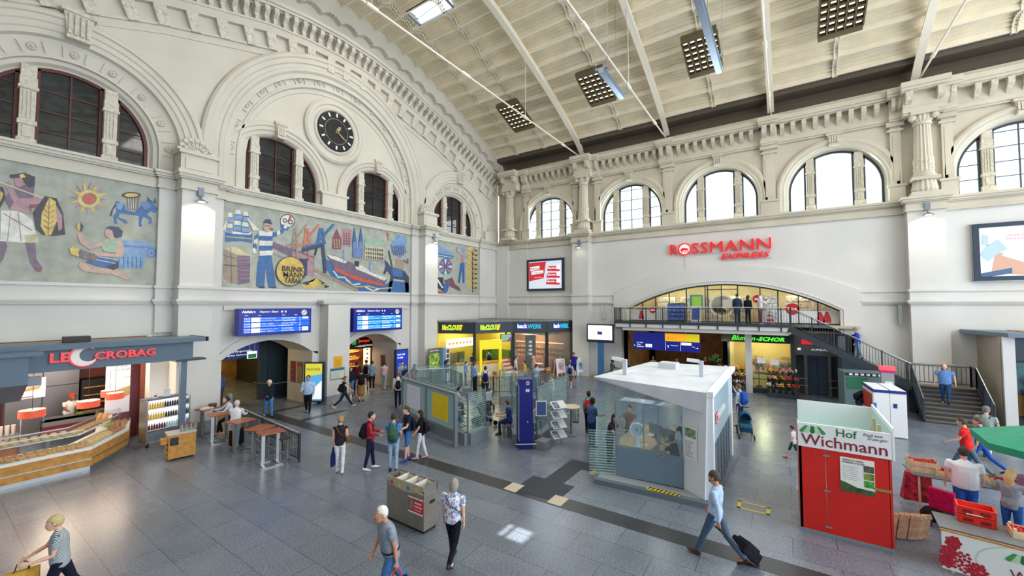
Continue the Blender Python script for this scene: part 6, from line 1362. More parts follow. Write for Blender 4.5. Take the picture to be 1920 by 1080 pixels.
# tall blue pillar
r = thing('blue_pillar', 'tall deep blue information pillar beside the leaflet rack', 'pillar',(12.78,8.0,0), math.radians(33.9-90+4)); MB(blueDB).box(-.26,.26,-.18,.18,0,2.5).build('body', parent=r, bevel=.01)
MB(C(236,240,246)).box(-.26,-.25,-.185,-.18,.3,2.3).build('ruler_mark',r); t = MB(C(230,230,236)); t.box(.02,.12,-.19,-.18,2.3,2.42); t.box(.0,.06,-.19,-.18,2.05,2.15); t.box(.08,.13,-.19,-.18,2.05,2.15); t.box(.05,.08,-.19,-.18,.95,1.0); t.build('white_mark',r); MB(C(210,40,50)).box(.035,.105,-.195,-.19,2.32,2.40).build('logo',r)
b = MB(steel); b.path([(-.36,-.3,.22),(.36,-.3,.22)],.02); b.path([(-.36,-.3,.22),(-.36,.1,.22)],.02); b.path([(.36,-.3,.22),(.36,.1,.22)],.02); b.path([(-.36,.1,.22),(-.36,.1,0)],.02); b.path([(.36,.1,.22),(.36,.1,0)],.02); b.build('bumper_rail',r)
# leaflet rack, info box, standing table
r = thing('leaflet_rack', 'steel leaflet rack with open magazines in front of the glass screen', 'leaflet rack',(13.75,7.15,0), math.radians(-28)); b = MB(steel)
b.path([(-.3,.2,.0),(-.3,-.2,0),(.3,-.2,0),(.3,.2,0),(-.3,.2,0)],.015); b.build('base_frame',r); b = MB(steel); b.path([(-.25,.2,0),(-.25,.25,1.0),(-.1,.1,1.55)],.02); b.path([(.25,.2,0),(.25,.25,1.0),(.4,.1,1.6)],.02); b.build('upright',r)
for i in range(4):
    z = .28+.36*i; MB(C(226,230,236)).add([(-.3,-.16, z),(.3,-.16, z),(.3,.14, z+.22),(-.3,.14, z+.22)],[(0,1,2,3),(3,2,1,0)]).build('tray',r)
    MB(mat('magazine_cover',(120,134,150),.4, noise=.7, scale=9)).add([(-.25,-.14, z+.02),(.0,-.14, z+.02),(.0,.1, z+.2),(-.25,.1, z+.2)],[(0,1,2,3),(3,2,1,0)]).build('magazine',r)
r = thing('notice_stand', 'small blue printed notice on a thin stand beside the blue pillar', 'notice',(13.25,7.6,0), math.radians(-56)); MB(steel).tube((0,0,0),(0,0,1.15),.015).box(-.15,.15,-.15,.15,0,.015).build('stand',r); MB(white).box(-.2,.2,-.03,.0,1.1,1.65).build('frame',r); MB(C(70,90,150)).box(-.17,.17,-.035,-.03,1.13,1.62).build('sheet',r)
MB(mat('grey_box',(126,132,142),.5)).box(-.24,.24,-.2,.2,0,.3).build('floor_box', label='low grey metal box on the floor right of the blue pillar', cat='box', bevel=.01).location = (13.12,7.45,0)
r = thing('standing_table', 'round standing table with a pale top and wire basket', 'table',(15.1,7.28,0)); MB(C(214,200,178)).lathe([(.36,1.08),(.37,1.1),(.36,1.12)], n=28).build('tabletop',r); MB(steel).lathe([(.05,.02),(.05,1.08)], n=12).build('leg',r); MB(greysteel).lathe([(.27,0),(.27,.02),(.06,.05)], n=24).build('foot',r)
b = MB(darkframe)
for i in range(14): t_ = 2*PI*i/14; b.tube((.22+.12*math.cos(t_),-.1+.12*math.sin(t_),.45),(.22+.12*math.cos(t_),-.1+.12*math.sin(t_),1.05),.008, n=4)
b.lathe([(.12,.44),(.12,.46)],(.22,-.1,0),14); b.build('wire_basket', parent=r, kind='stuff')
# cafe fences and tables
for i,(pa, pb, lb) in enumerate((((18.9,15.2,0),(20.2,13.3,0), 'black cafe fence behind the pushchair'),((20.2,13.3,0),(23.2,13.0,0), 'black cafe fence running toward the corner bakery'),((18.6,20.0,0),(20.4,18.6,0), 'black cafe fence beside the pier posters'),((20.4,18.6,0),(19.2,16.6,0), 'black cafe fence below the snack shop window'))):
    r = thing('cafe_fence', lb, 'fence', M=Matrix(), group='black cafe fences at the corner shops'); railing(pa, pb,1.0, r, step=.16, post_every=6)
def cafe_table(x, y, label):
    t = thing('cafe_table', label, 'table',(x, y,0),.4, group='white cafe tables by the corner shops'); MB(C(226,220,208)).box(-.4,.4,-.4,.4,.72,.75).build('tabletop',t); MB(black).lathe([(.04,.02),(.04,.72)], n=8).build('leg',t); MB(black).lathe([(.25,0),(.25,.02)], n=14).build('foot',t)
for x, y, lb in ((22.6,15.2, 'white cafe table in front of the yellow entrance frame'),(24.6,14.3, 'white cafe table before the corner bakery post'),(20.9,16.4, 'white cafe table below the snack shop'),(27.0,15.6, 'white cafe table inside the corner bakery')): cafe_table(x, y, lb)
for i,(x, y) in enumerate(((22.2,14.6),(23.6,14.6),(24.2,15.0),(25.2,14.0),(27.4,15.0),(21.4,15.9))):
    c_ = thing('cafe_chair',['light wooden chair left of the middle cafe table', 'light wooden chair between the two outer cafe tables', 'light wooden chair behind the bakery side table', 'light wooden chair near the pavement board', 'light wooden chair inside the corner bakery', 'light wooden chair below the snack shop'][i], 'chair',(x, y,0), i*.9, group='light wooden cafe chairs'); MB(oak).box(-.2,.2,-.2,.2,.43,.46).build('seat',c_); MB(oak).box(-.2,.2,.17,.2,.6,.85).build('backrest',c_)
    for sx in (-.18,.18):
        for sy in (-.18,.18): MB(oak).tube((sx, sy,0),(sx, sy,.43 if sy < 0 else .8),.014, n=5).build('leg',c_)
# --- service point kiosk
r = thing('service_kiosk', 'white information kiosk with slanted roof and glass front in mid hall', 'kiosk', M=Matrix())
KW = mat('kiosk_white',(226,232,240),.45)
R0, R1, R2, R3 = (12.4,5.18),(16.9,4.6),(17.2,1.74),(11.74,1.77); ZR = 2.9
b = MB(mat('kiosk_roof_white',(214,222,232),.6, noise=.06, scale=1.5)); P = [R3, R2, R1, R0]
b.add([(x, y, ZR) for x, y in P]+[(R3[0]+.05, R3[1]+.1, ZR-.55),(R2[0]-.1, R2[1]+.1, ZR-.3),(R1[0]-.1, R1[1]-.1, ZR-.2),(R0[0]+.02, R0[1]-.02, ZR-.06)],[(0,1,2,3),(7,6,5,4),(0,4,5,1),(1,5,6,2),(2,6,7,3),(3,7,4,0)]); b.build('roof',r)
# fin wall (front) and side wall
b = MB(KW); b.add([(12.1,2.45,.12),(11.72,1.86,.05),(11.74,1.77, ZR),(12.25,2.5, ZR-.45),(12.25,2.4,.12),(12.0,1.80,.05),(12.0,1.77, ZR),(12.4,2.45, ZR-.45)],[(0,1,2,3),(7,6,5,4),(0,4,5,1),(1,5,6,2),(2,6,7,3),(3,7,4,0)]); b.build('front_fin',r)
b = MB(KW); b.box(11.78,12.0,1.64,1.86,.05, ZR-.13); b.box(15.6,15.85,1.6,1.75,.05, ZR-.13); b.add([(11.76,1.62, ZR-.12),(17.2,1.62, ZR-.12),(17.2,1.78, ZR-.12),(11.76,1.78, ZR-.12),(11.76,1.62, ZR+.03),(17.2,1.62, ZR+.03),(17.2,1.78, ZR+.03),(11.76,1.78, ZR+.03)],[(0,3,2,1),(4,5,6,7),(0,1,5,4),(1,2,6,5),(2,3,7,6),(3,0,4,7)]); b.build('side_frame',r)
MB(mat('pale_blue_glass',(186,212,226),.12)).box(12.0,15.6,1.64,1.70,1.55, ZR-.12).build('upper_side_panel',r); MB(mat('grey_blue_glass',(130,154,172),.1, trans=.3)).box(12.0,15.6,1.64,1.68,.15,1.55).build('side_glass',r)
for i in range(5): MB(greysteel).box(12.6+.6*i,12.64+.6*i,1.62,1.70,.15,1.55).build('side_post',r)
Mk = Matrix(((1,0,0,12.2),(0,0,-1,1.63),(0,1,0,2.0),(0,0,0,1)))
MB(C(210,30,44), Mk).box(0,.38,0,.28,0,.01).box(.03,.35,.03,.25,.01,.012, white).build('logo_frame',r); t = MB(C(210,30,44), Mk); t.text('DB',.06,.06,.26,.16,.012,.005, bold=.02); t.build('logo',r); t = MB(white, Mk); t.text('Information',.5,.04,1.5,.2,.0,.01); t.build('lettering',r)
bs = mat('kiosk_base',(96,108,118),.5); MB(bs).prism([(11.35,4.75),(11.55,1.7),(15.9,1.45),(16.6,5.0),(12.6,5.2)],0,.14).build('base',r); b = MB(C(150,156,160,.4)); b.prism([(11.5,4.7),(11.7,1.95),(12.05,2.2),(11.9,4.75)],.14,.155); b.build('threshold_grate',r)
b = MB(C(240,206,20)); b.bar((11.56,3.3,.16),(11.6,2.45,.16),.14,.01); b.build('warning_strip',r); b = MB(black)
for i in range(8): b.bar((11.52,3.26-.105*i,.167),(11.66,3.2-.105*i,.167),.045,.004)
b.build('warning_stripes', parent=r, kind='stuff')
Gf = [(11.75,4.95),(12.1,2.45)]
deskm = mat('slate_desk_panel',(108,130,148),.25); pA, pB, pC, pD = Vector((11.95,4.3,0)), Vector((12.02,3.5,0)), Vector((12.06,3.1,0)), Vector((12.1,2.45,0))
for a, c, n_ in ((pA, pB,0),(pB, pC,1),(pC, pD,2)): MB(deskm).bar(a+Vector((0,0,.58)), c+Vector((0,0,.58)),.04,.84).build('front_panel',r); 
MB(steel).bar((12.0,3.05,.92),(12.03,2.85,.92),.05,.04).build('door_grip',r)
gA = Vector((11.6,5.0,0)); MB(stripem).bar(gA+Vector((0,0,.8)), Vector((11.9,4.3,.8)),.02,1.3).build('striped_pane',r); MB(clearglass).bar(pA+Vector((0,0,1.65)), pB+Vector((0,0,1.65)),.015,1.3).bar(pB+Vector((0,0,1.65)), pC+Vector((0,0,1.65)),.015,1.3).bar(pC+Vector((0,0,1.65)), pD+Vector((0,0,1.65)),.015,1.3).build('pane',r)
for p in (pA, pB, pC): MB(steel).box(p.x-.015, p.x+.015, p.y-.015, p.y+.015,.14,2.35).build('glass_post',r)
b = MB(stripem); b.bar((12.0,4.6,1.2),(12.5,5.1,1.2),.015,2.1); b.bar((12.6,5.1,1.2),(16.5,4.9,1.2),.015,2.1); b.build('rear_glass',r)
MB(clearglass).bar((16.7,4.8,1.5),(17.0,1.9,1.5),.015,2.6).build('end_glass',r)
dk = mat('light_beech_desk',(214,178,138),.35, noise=.08, scale=5)
b = MB(dk); b.prism([(12.05,4.25),(12.12,3.35),(12.7,3.3),(13.2,3.5),(14.6,3.7),(14.6,4.3),(12.7,4.45)],.98,1.03); b.prism([(12.7,2.9),(13.4,3.1),(14.4,3.1),(14.4,3.5),(13.2,3.4)],.72,.76); b.build('desk',r); MB(deskm).bar((12.8,4.3,.5),(14.6,4.1,.5),.05,.95).build('desk_front',r)
t = MB(C(70,80,120)); Mf_ = None
# notice on the fin
fa, fb_ = Vector((12.08,2.40,0)), Vector((11.76,1.9,0)); ux = (fb_-fa).normalized(); nn_ = Vector((ux.y,-ux.x,0)); Mn = Matrix(((ux.x,0, nn_.x, fa.x+nn_.x*.012),(ux.y,0, nn_.y, fa.y+nn_.y*.012),(0,1,0,0),(0,0,0,1)))
MB(C(236,238,244), Mn).box(.02,.42,1.05,1.9,0,.01).build('notice',r); MB(mat('notice_picture',(120,150,110),.5, noise=.6, scale=12), Mn).box(.04,.4,1.62,1.86,.01,.014).build('notice_picture',r); t = MB(C(120,124,140), Mn)
for i in range(8): t.box(.05,.2+.17*random.random(),1.1+.055*i,1.115+.055*i,.01,.013)
t.build('notice_print',r)
MB(C(200,206,214)).box(15.3,15.9,3.3,3.9, ZR, ZR+.2).build('roof_box', label='small white box on the kiosk roof', cat='box')
for x, y, lb in ((13.3,4.45, 'white camera on the kiosk roof, the left one'),(14.3,2.3, 'white camera on the kiosk roof, the right one')):
    c_ = thing('surveillance_camera', lb, 'camera',(x, y, ZR), group='cameras on the kiosk roof'); MB(C(190,198,208)).box(-.06,.06,-.06,.06,0,.5).build('post',c_); MB(C(220,226,232)).bar((0,.05,.48),(-.05,.42,.52),.1,.1).build('camera_body',c_); MB(C(220,226,232)).bar((.05,-.02,.06),(.75,-.1,.03),.03,.03).build('cable_tray',c_)
fan = thing('desk_fan', 'round white fan standing on the kiosk desk', 'fan',(12.2,3.75,1.03), math.radians(200)); MB(white).lathe([(.1,0),(.08,.05),(.05,.2),(.04,.3)], n=16).build('foot',fan)
b = MB(white); 
Mfan = Matrix.Translation((0,0,.48)) @ Matrix.Rotation(math.radians(90),4, 'X') @ Matrix.Rotation(math.radians(60),4, 'Y')
b = MB(white, Matrix.Translation((0,0,.48)) @ Matrix.Rotation(math.radians(90),4, 'Y')); b.lathe([(.2,-.06),(.21,-.04),(.21,.04),(.2,.06),(.17,.06),(.17,-.06)], n=28); b.build('ring',fan); b = MB(C(150,160,170), Matrix.Translation((0,0,.48)) @ Matrix.Rotation(math.radians(90),4, 'Y')); b.lathe([(.05,-.03),(.05,.03)], n=14); b.lathe([(.165,-.005),(.165,.005)], n=24, m=C(206,212,220)); b.build('blade',fan)
for x, y, lb in ((13.3,3.5, 'dark desk monitor in the kiosk'),(13.9,3.25, 'grey desk monitor further inside the kiosk')): m_ = thing('monitor', lb, 'monitor',(x, y,.76 if y < 3.4 else 1.03),1.2); MB(greysteel).box(-.22,.22,-.02,.02,.12,.42).build('screen',m_); MB(greysteel).box(-.1,.1,-.08,.08,0,.02).box(-.02,.02,-.02,.02,0,.15).build('stand',m_)
for i in range(6): MB(C(*[(240,236,226),(200,190,170),(250,226,150)][i % 3])).box(-.12,.12,-.09,.09,0,.012).build('document', label='sheet of paper lying on the kiosk desk', cat='paper', group='papers on the kiosk desk').location = (12.4+.35*i,3.6+.1*(i % 3)+.1*i*.3,1.03)
pl('kiosk_lamp',28,(13.3,3.4,2.5),(1,.9,.74))
# --- floor frame
b = MB(C(206,186,60,.5)); cx, cy = FL(1413,952); b.box(cx-.22, cx+.22, cy-.36, cy-.28,0,.006); b.box(cx-.22, cx+.22, cy+.28, cy+.36,0,.006); b.box(cx-.22, cx-.16, cy-.36, cy+.36,0,.006); b.box(cx+.16, cx+.22, cy-.36, cy+.36,0,.006); b.build('floor_marking', label='small yellow frame marking on the floor right of the kiosk', cat='floor marking')
# --- red farm booth
redp = mat('signal_red_board',(206,32,22),.45, noise=.04, scale=2); r = thing('farm_booth', 'red wooden market booth with white name board in the foreground', 'booth', M=Matrix()); XB0 = 11.77
M = MRx(XB0)
MB(redp, M).box(.17,.66,.06,1.92,-.05,0).build('side_panel',r); MB(redp, M).box(.67,1.74,.06,1.92,-.05,0).build('door',r); MB(redp).box(11.77,14.2,-1.78,-1.73,.06,1.92).build('end_wall',r); MB(redp).box(11.77,14.2,-.22,-.17,.06,1.92).build('end_wall',r)
MB(mat('mint_roof_sheet',(160,206,196),.4)).box(11.8,14.3,-1.76,-.18,1.9,1.95).build('roof_sheet',r); MB(white).box(11.76,14.3,-1.84,-1.80,1.9,2.58).build('side_board',r); MB(C(196,216,214)).box(11.8,14.3,-1.80,-1.79,1.95,2.5).build('side_board_lining',r); MB(white).box(14.28,14.32,-1.8,-.2,1.95,2.5).build('back_board',r)
for x in (12.3,13.0,13.7): MB(C(226,206,160)).box(x-.05, x+.05,-1.79,-1.73,1.95,2.35).build('wood_batten',r)
MB(white, M).box(.16,1.79,1.92,2.46,-.03,.02).build('name_board',r)
gd = C(30,112,60); gm2 = C(60,150,76); gl2 = C(186,216,180); wine = C(132,24,50)
def awning_logo(M_, x, y, w_, h, par):
    for i, mm_ in enumerate((gm2, gl2, gd, gl2, gm2)):
        t0, t1 = w_*i/5, w_*(i+.9)/5; cxm = w_/2; sk = .5
        xa0, xa1 = cxm+(t0-cxm)*.55, cxm+(t1-cxm)*.55
        q = [(x+xa0, y+h),(x+xa1, y+h),(x+t1, y+h*.25)]+[(x+(t0+t1)/2+(t1-t0)/2*math.cos(a_*PI/6), y+h*.25-h*.25*math.sin(a_*PI/6)) for a_ in range(1,6)]+[(x+t0, y+h*.25)]
        MB(mm_, M_).prism(q,0,.006).build('awning_emblem',par)
Mn = M @ Matrix.Translation((0,0,.02)); awning_logo(Mn,.19,2.24,.5,.17, r)
t = MB(gd, Mn); t.text('Hof',.87,2.25,.36,.17,0,.008, bold=.005); t.build('lettering',r); t = MB(wine, Mn); t.text('Wichmann',.22,1.98,1.5,.24,0,.008, bold=.005); t.build('lettering',r)
t = MB(C(70,80,80), Mn); t.text('frisch vom',1.33,2.34,.32,.07,0,.004, shear=.4); t.text('Erzeuger',1.40,2.25,.34,.08,0,.004, shear=.4); t.build('script_lettering',r)
Mn = M @ Matrix.Translation((0,0,.0)); MB(C(236,238,236), Mn).box(.92,1.5,1.08,1.82,0,.012).build('notice',r); t = MB(C(40,44,44), Mn); t.text('WARUM IST UNSERE',.96,1.75,.36,.035,.012,.004); t.text('ERDBEERE SCHLUSS?',.96,1.70,.38,.035,.012,.004)
for i in range(8): t.box(.96,1.2+.06*random.random(),1.35+.04*i,1.355+.04*i,.012,.014)
t.build('notice_print',r)
for i, c_ in enumerate(((90,84,76),(120,140,60),(70,160,60))): MB(mat('notice_photo_%d' % i, c_,.5, noise=.4, scale=14), Mn).box(1.32,1.49,1.56-.16*i,1.70-.16*i,.012,.016).build('notice_photo',r)
MB(mat('field_photo',(60,90,50),.5, noise=.4, scale=10), Mn).prism([(.92,1.08),(1.5,1.08),(1.5,1.18),(1.2,1.2),(1.0,1.28),(.92,1.3)],.012,.016).build('notice_photo',r)
for z in (.2,1.0,1.78): MB(steel, Mn).box(.62,.74, z-.015, z+.015,0,.02).build('hinge',r)
MB(mat('brass_latch',(170,156,90),.4, metal=.6), Mn).box(1.5,1.76,1.22,1.27,0,.03).build('latch',r); MB(C(120,136,150)).box(11.75,14.2,-1.78,-.17,0,.06).build('base',r)
# --- folded crates/pallets beside the booth
for i,(lb, c_) in enumerate((('pinkish wooden crate panel leaning outermost beside the red booth',(206,166,138)),('wooden crate panel leaning in the middle beside the red booth',(216,182,140)),('wooden crate panel leaning against the red booth',(198,160,128)))):
    pr = thing('crate_panel', lb, 'crate panel',(12.5+.1*i,-2.0-.1*i,0),0, group='wooden crate panels beside the red booth'); pr.rotation_euler = (math.radians(14),0, math.radians(-68))
    for j in range(3): MB(mat('crate_wood_%d' % i, c_,.7, noise=.15, scale=9)).box(-.3+.21*j,-.12+.21*j,0,.015,.02,.62).build('plank',pr)
    MB(mat('crate_wood_%d' % i, c_)).box(-.32,.34,.015,.04,.08,.12).box(-.32,.34,.015,.04,.5,.54).build('crossbar',pr)
# --- lockers / photo box
r = thing('white_cabinet_block', 'white double cabinet block with dark blue top edges near the stairs', 'cabinet',(21.75,-3.3,0), math.radians(4)); 
for s_ in (0,1):
    MB(white).box(0,1.75,-.5+.5*s_,-.01+.5*s_,.02,1.72).build('body', parent=r, bevel=.01); MB(C(24,40,130)).box(-.02,1.77,-.51+.5*s_,-.0+.5*s_,1.72,1.82).build('blue_edge',r); MB(C(226,232,240)).box(.02,1.73,-.48+.5*s_,-.03+.5*s_,1.82,1.84).build('top_sheet',r)
MB(C(24,50,130)).box(-.01,.0,-.22,-.1,1.15,1.32).build('blue_sign',r); MB(C(60,110,200)).box(-.012,-.001,.4,.49,.9,1.3).build('blue_panel',r); MB(C(190,50,50)).box(.2,1.6,.49,.51,.9,1.6).build('red_side',r)
r = thing('photo_booth', 'grey green machine with green sign below the stairs', 'vending machine',(25.9,-3.05,0), math.radians(10)); MB(C(92,118,124)).box(-.4,.5,-.9,.9,0,2.0).build('body', parent=r, bevel=.02); MB(C(30,110,76)).box(-.42,-.4,.0,.8,1.2,1.75).build('green_sign',r); MB(C(24,50,120)).box(-.42,-.4,-.35,-.1,1.1,1.4).build('blue_sign',r); MB(C(20,24,26)).box(-.42,-.4,-.8,.85,1.82,1.95).build('picture_row',r)
for i in range(7): MB(white).box(-.425,-.42,-.75+.22*i,-.62+.22*i,1.84,1.93).build('picture',r)
r = thing('phone_column', 'grey and magenta phone column with glowing red top below the stairs', 'phone column',(24.9,-3.72,0),0); MB(C(150,154,160)).box(-.15,.15,-.22,.22,0,2.15).build('body',r); MB(E(255,70,80,1.2)).box(-.18,.18,-.26,.26,2.25,2.42).build('lit_top',r); MB(C(206,20,110)).box(-.17,.17,-.25,.25,2.15,2.25).box(-.17,-.15,-.12,.02,1.5,1.62).build('magenta_band',r); MB(white).box(-.17,-.15,-.16,.1,1.4,1.75).build('notice',r)
# --- strawberry stall
strawm = mat('strawberry_red',(196,36,24),.4, noise=.3, scale=30); cratew = mat('pale_crate_wood',(226,204,168),.7, noise=.1, scale=8)
def stall_table(label, pts, z=.85):
    t = thing('market_table', label, 'table', M=Matrix(), group='market tables of the strawberry stall'); MB(mat('grey_table_sheet',(108,112,118),.5)).prism(pts, z-.03, z).build('tabletop',t)
    for p in pts: cxx = sum(q[0] for q in pts)/4; cyy = sum(q[1] for q in pts)/4; x, y = p[0]+(cxx-p[0])*.12, p[1]+(cyy-p[1])*.12; MB(cratew).box(x-.02, x+.02, y-.02, y+.02,0, z-.03).build('leg',t)
    return t
TA = [(12.15,-2.42),(11.35,-2.62),(10.55,-5.3),(11.35,-5.5)]
T1 = stall_table('front market table with berry banner of the strawberry stall',[(12.25,-2.45),(11.5,-2.40),(11.1,-5.2),(11.85,-5.3)])
T2 = stall_table('rear market table with strawberry trays',[(15.4,-2.55),(14.6,-2.6),(14.5,-4.7),(15.3,-4.7)])
# banner hanging in front of the table
a_, c_ = Vector((11.48,-2.42,0)), Vector((11.08,-5.2,0)); ux = (c_-a_).normalized(); nn_ = Vector((ux.y,-ux.x,0))
if nn_.x > 0: nn_ = -nn_
Mb_ = Matrix(((ux.x,0, nn_.x, a_.x+nn_.x*.03),(ux.y,0, nn_.y, a_.y+nn_.y*.03),(0,1,0,0),(0,0,0,1))); r = thing('banner', 'white farm banner with raspberries hanging in front of the stall table', 'banner', M=Matrix())
MB(mat('banner_cloth',(226,230,230),.6), Mb_).box(0,2.8,.08,.80,-.005,0).build('cloth',r); MB(oak, Mb_).box(-.02,2.8,.80,.83,-.02,.01).build('batten',r)
t = MB(C(186,206,196), Mb_ @ Matrix.Translation((1.15,.42,0))); t.add([(.72*math.cos(q*PI/24),.42*math.sin(q*PI/24),.002) for q in range(48)]+[(.70*math.cos(q*PI/24),.40*math.sin(q*PI/24),.002) for q in range(48)],[(q,(q+1) % 48,48+(q+1) % 48,48+q) for q in range(48)]); t.build('ring_line',r)
awning_logo(Mb_ @ Matrix.Translation((0,0,.001)),.8,.55,.44,.16, r); t = MB(gd, Mb_); t.text('Hof',1.3,.46,.24,.12,.001,.006); t.build('lettering',r); t = MB(wine, Mb_); t.text('Wichmann',.85,.24,.95,.17,.001,.006); t.build('lettering',r)
rasp = mat('raspberry_print',(176,24,50),.5, noise=.4, scale=50)
for i,(x, y, q) in enumerate(((.16,.62,.10),(.10,.42,.12),(.26,.30,.17),(.06,.24,.1),(.46,.2,.13))):
    t = MB(rasp, Mb_)
    for j in range(26):
        a__ = j*2.4; rr_ = q*math.sqrt(j/26); t.ball((x+rr_*math.cos(a__), y+rr_*1.15*math.sin(a__),.0),(.034,.034,.012), n=6, k=3)
    t.build('printed_raspberry',r)
# crates
def plastic_crate(loc, rz, label, grp=None):
    c_ = thing('plastic_crate', label, 'crate', loc, rz, group=grp); rc = mat('red_plastic',(226,44,24),.35); b = MB(rc); W_, D_, H_ = .6,.4,.2
    b.box(-W_/2, W_/2,-D_/2, D_/2,0,.015); b.box(-W_/2, W_/2,-D_/2,-D_/2+.015,0, H_); b.box(-W_/2, W_/2, D_/2-.015, D_/2,0, H_); b.box(-W_/2,-W_/2+.015,-D_/2, D_/2,0, H_); b.box(W_/2-.015, W_/2,-D_/2, D_/2,0, H_); b.build('body',c_)
    b = MB(rc); b.box(-W_/2-.015, W_/2+.015,-D_/2-.015,-D_/2, H_-.04, H_); b.box(-W_/2-.015, W_/2+.015, D_/2, D_/2+.015, H_-.04, H_); b.box(-W_/2-.015,-W_/2,-D_/2, D_/2, H_-.04, H_); b.box(W_/2, W_/2+.015,-D_/2, D_/2, H_-.04, H_); b.build('rim',c_)
    for s_ in (-1,1): MB(C(120,16,10)).box(s_*.14-.08, s_*.14+.08,-D_/2-.004,-D_/2,.05,.13).build('slot',c_)
    return c_
plastic_crate((12.1,-3.05,.85), math.radians(-98), 'red plastic crate on the front table, lower of two'); cc = plastic_crate((12.1,-3.05,1.015), math.radians(-98), 'red plastic crate on the front table, upper of two with white paper'); cc.scale = (.85,.85,.8); COL.objects['plastic_crate'].scale = (.85,.85,.8)
MB(white).prism([(-.2,-.1),(.0,-.13),(.06,.08),(-.18,.12)],.0,.01).build('paper_label', label='white paper lying in the upper red plastic crate', cat='paper').location = (12.1,-3.0,1.04)
def berry_crate(loc, rz, label, rows=5, cols_=8, mm_=None):
    c_ = thing('berry_crate', label, 'crate', loc, rz, group='wooden crates of strawberries'); b = MB(cratew); W_, D_, H_ = .56,.38,.13
    b.box(-W_/2, W_/2,-D_/2, D_/2,0,.01); b.build('bottom',c_)
    for s_ in (-1,1): MB(cratew).box(-W_/2, W_/2, s_*D_/2-.006, s_*D_/2+.006,0, H_).build('long_board',c_); MB(cratew).box(s_*W_/2-.006, s_*W_/2+.006,-D_/2, D_/2,0, H_).build('short_board',c_)
    for sx in (-1,1):
        for sy in (-1,1): MB(cratew).box(sx*(W_/2-.03)-.02, sx*(W_/2-.03)+.02, sy*(D_/2-.03)-.02, sy*(D_/2-.03)+.02,0, H_+.04).build('corner_block',c_)
    b = MB(strawm)
    for i in range(cols_):
        for j in range(rows): b.ball((-W_/2+.05+(W_-.1)*i/(cols_-1)+random.uniform(-.012,.012),-D_/2+.05+(D_-.1)*j/(rows-1)+random.uniform(-.012,.012), H_-.015+random.uniform(-.01,.02)),(.034,.027,.026), n=7, k=4)
    b.box(-W_/2+.01, W_/2-.01,-D_/2+.01, D_/2-.01,.01, H_-.03); b.build('strawberries', parent=c_, kind='stuff', smooth=True); return c_
bc0 = berry_crate((11.85,-3.72,.85), math.radians(-96), 'open wooden crate of strawberries beside the red plastic crates')
for x, y, z, a__, lb in ((11.75,-4.25,.85,-100, 'wooden crate of strawberries at the right edge of the front table'),(15.05,-2.88,.85,-85, 'lower tray of strawberries at the end of the rear table'),(15.05,-2.88,.99,-85, 'upper tray of strawberries at the end of the rear table'),(15.0,-3.36,.85,-92, 'second tray of strawberries on the rear table'),(14.95,-4.3,.85,-92, 'far right tray of strawberries on the rear table')):
    o = dup(bc0); o.location = (x, y, z); o.rotation_euler = (0,0, math.radians(a__)); o['label'] = lb
MB(C(60,170,140)).box(-.2,.2,-.14,.14,0,.14).build('green_punnet_box', label='small mint green plastic box behind the front table crates', cat='box').location = (12.15,-4.3,.85)
oo = plastic_crate((14.2,-5.0,.95), math.radians(-85), 'red plastic crate beside the stall keeper'); MB(greysteel).box(13.8,14.6,-5.4,-4.6,.9,.95).box(13.85,13.9,-5.35,-5.3,0,.9).box(14.5,14.55,-4.7,-4.65,0,.9).box(13.85,13.9,-4.7,-4.65,0,.9).box(14.5,14.55,-5.35,-5.3,0,.9).build('scale_table', label='small grey side table of the stall keeper', cat='table')
# hanging berry cloth under the rear table, dark pink towel on chair
MB(mat('berry_cloth',(176,40,66),.7, noise=.5, scale=7)).add([(14.75,-2.5,.84),(14.6,-2.95,.84),(14.55,-2.95,.2),(14.8,-2.45,.1),(14.9,-2.5,.84),(14.9,-2.95,.84),(14.9,-2.95,.2),(15.0,-2.4,.1)],[(0,1,2,3),(7,6,5,4),(0,3,7,4),(1,5,6,2),(3,2,6,7),(0,4,5,1)]).build('berry_cloth', label='berry printed cloth hanging from the rear stall table', cat='cloth')
ch = thing('folding_chair', 'black folding chair with a magenta towel behind the front table', 'chair',(13.7,-3.0,0),1.0); MB(black).box(-.2,.2,-.2,.2,.43,.45).build('seat',ch); MB(black).box(-.2,.2,.18,.21,.6,.9).build('backrest',ch)
for sx in (-.19,.19):
    for sy in (-.19,.19): MB(black).tube((sx, sy*1.2,0),(sx, sy,.45 if sy < 0 else .88),.012, n=5).build('leg',ch)
tw = MB(cloth(176,24,86)); tw.box(-.22,.22,.14,.25,.45,.92); tw.build('towel', label='magenta towel hanging over the folding chair', cat='towel', bevel=.02); tw_o = COL.objects['towel']; tw_o.location = (13.7,-3.0,0); tw_o.rotation_euler = (0,0,1.0)
MB(cloth(40,30,34)).lathe([(.2,0),(.24,.12),(.16,.25),(.04,.3)], n=12).build('dark_bag', label='dark bag on the floor beside the folding chair', cat='bag', smooth=True).location = (14.1,-2.85,0)
MB(cloth(226,226,230)).lathe([(.1,0),(.14,.12),(.09,.25),(.03,.3)], n=12).build('white_carrier_bag', label='white carrier bag under the rear stall table', cat='bag', smooth=True).location = (14.3,-3.1,.3)
MB(greysteel).box(14.2,14.45,-3.25,-2.95,0,.3).build('low_crate', label='low grey box under the white carrier bag', cat='box')
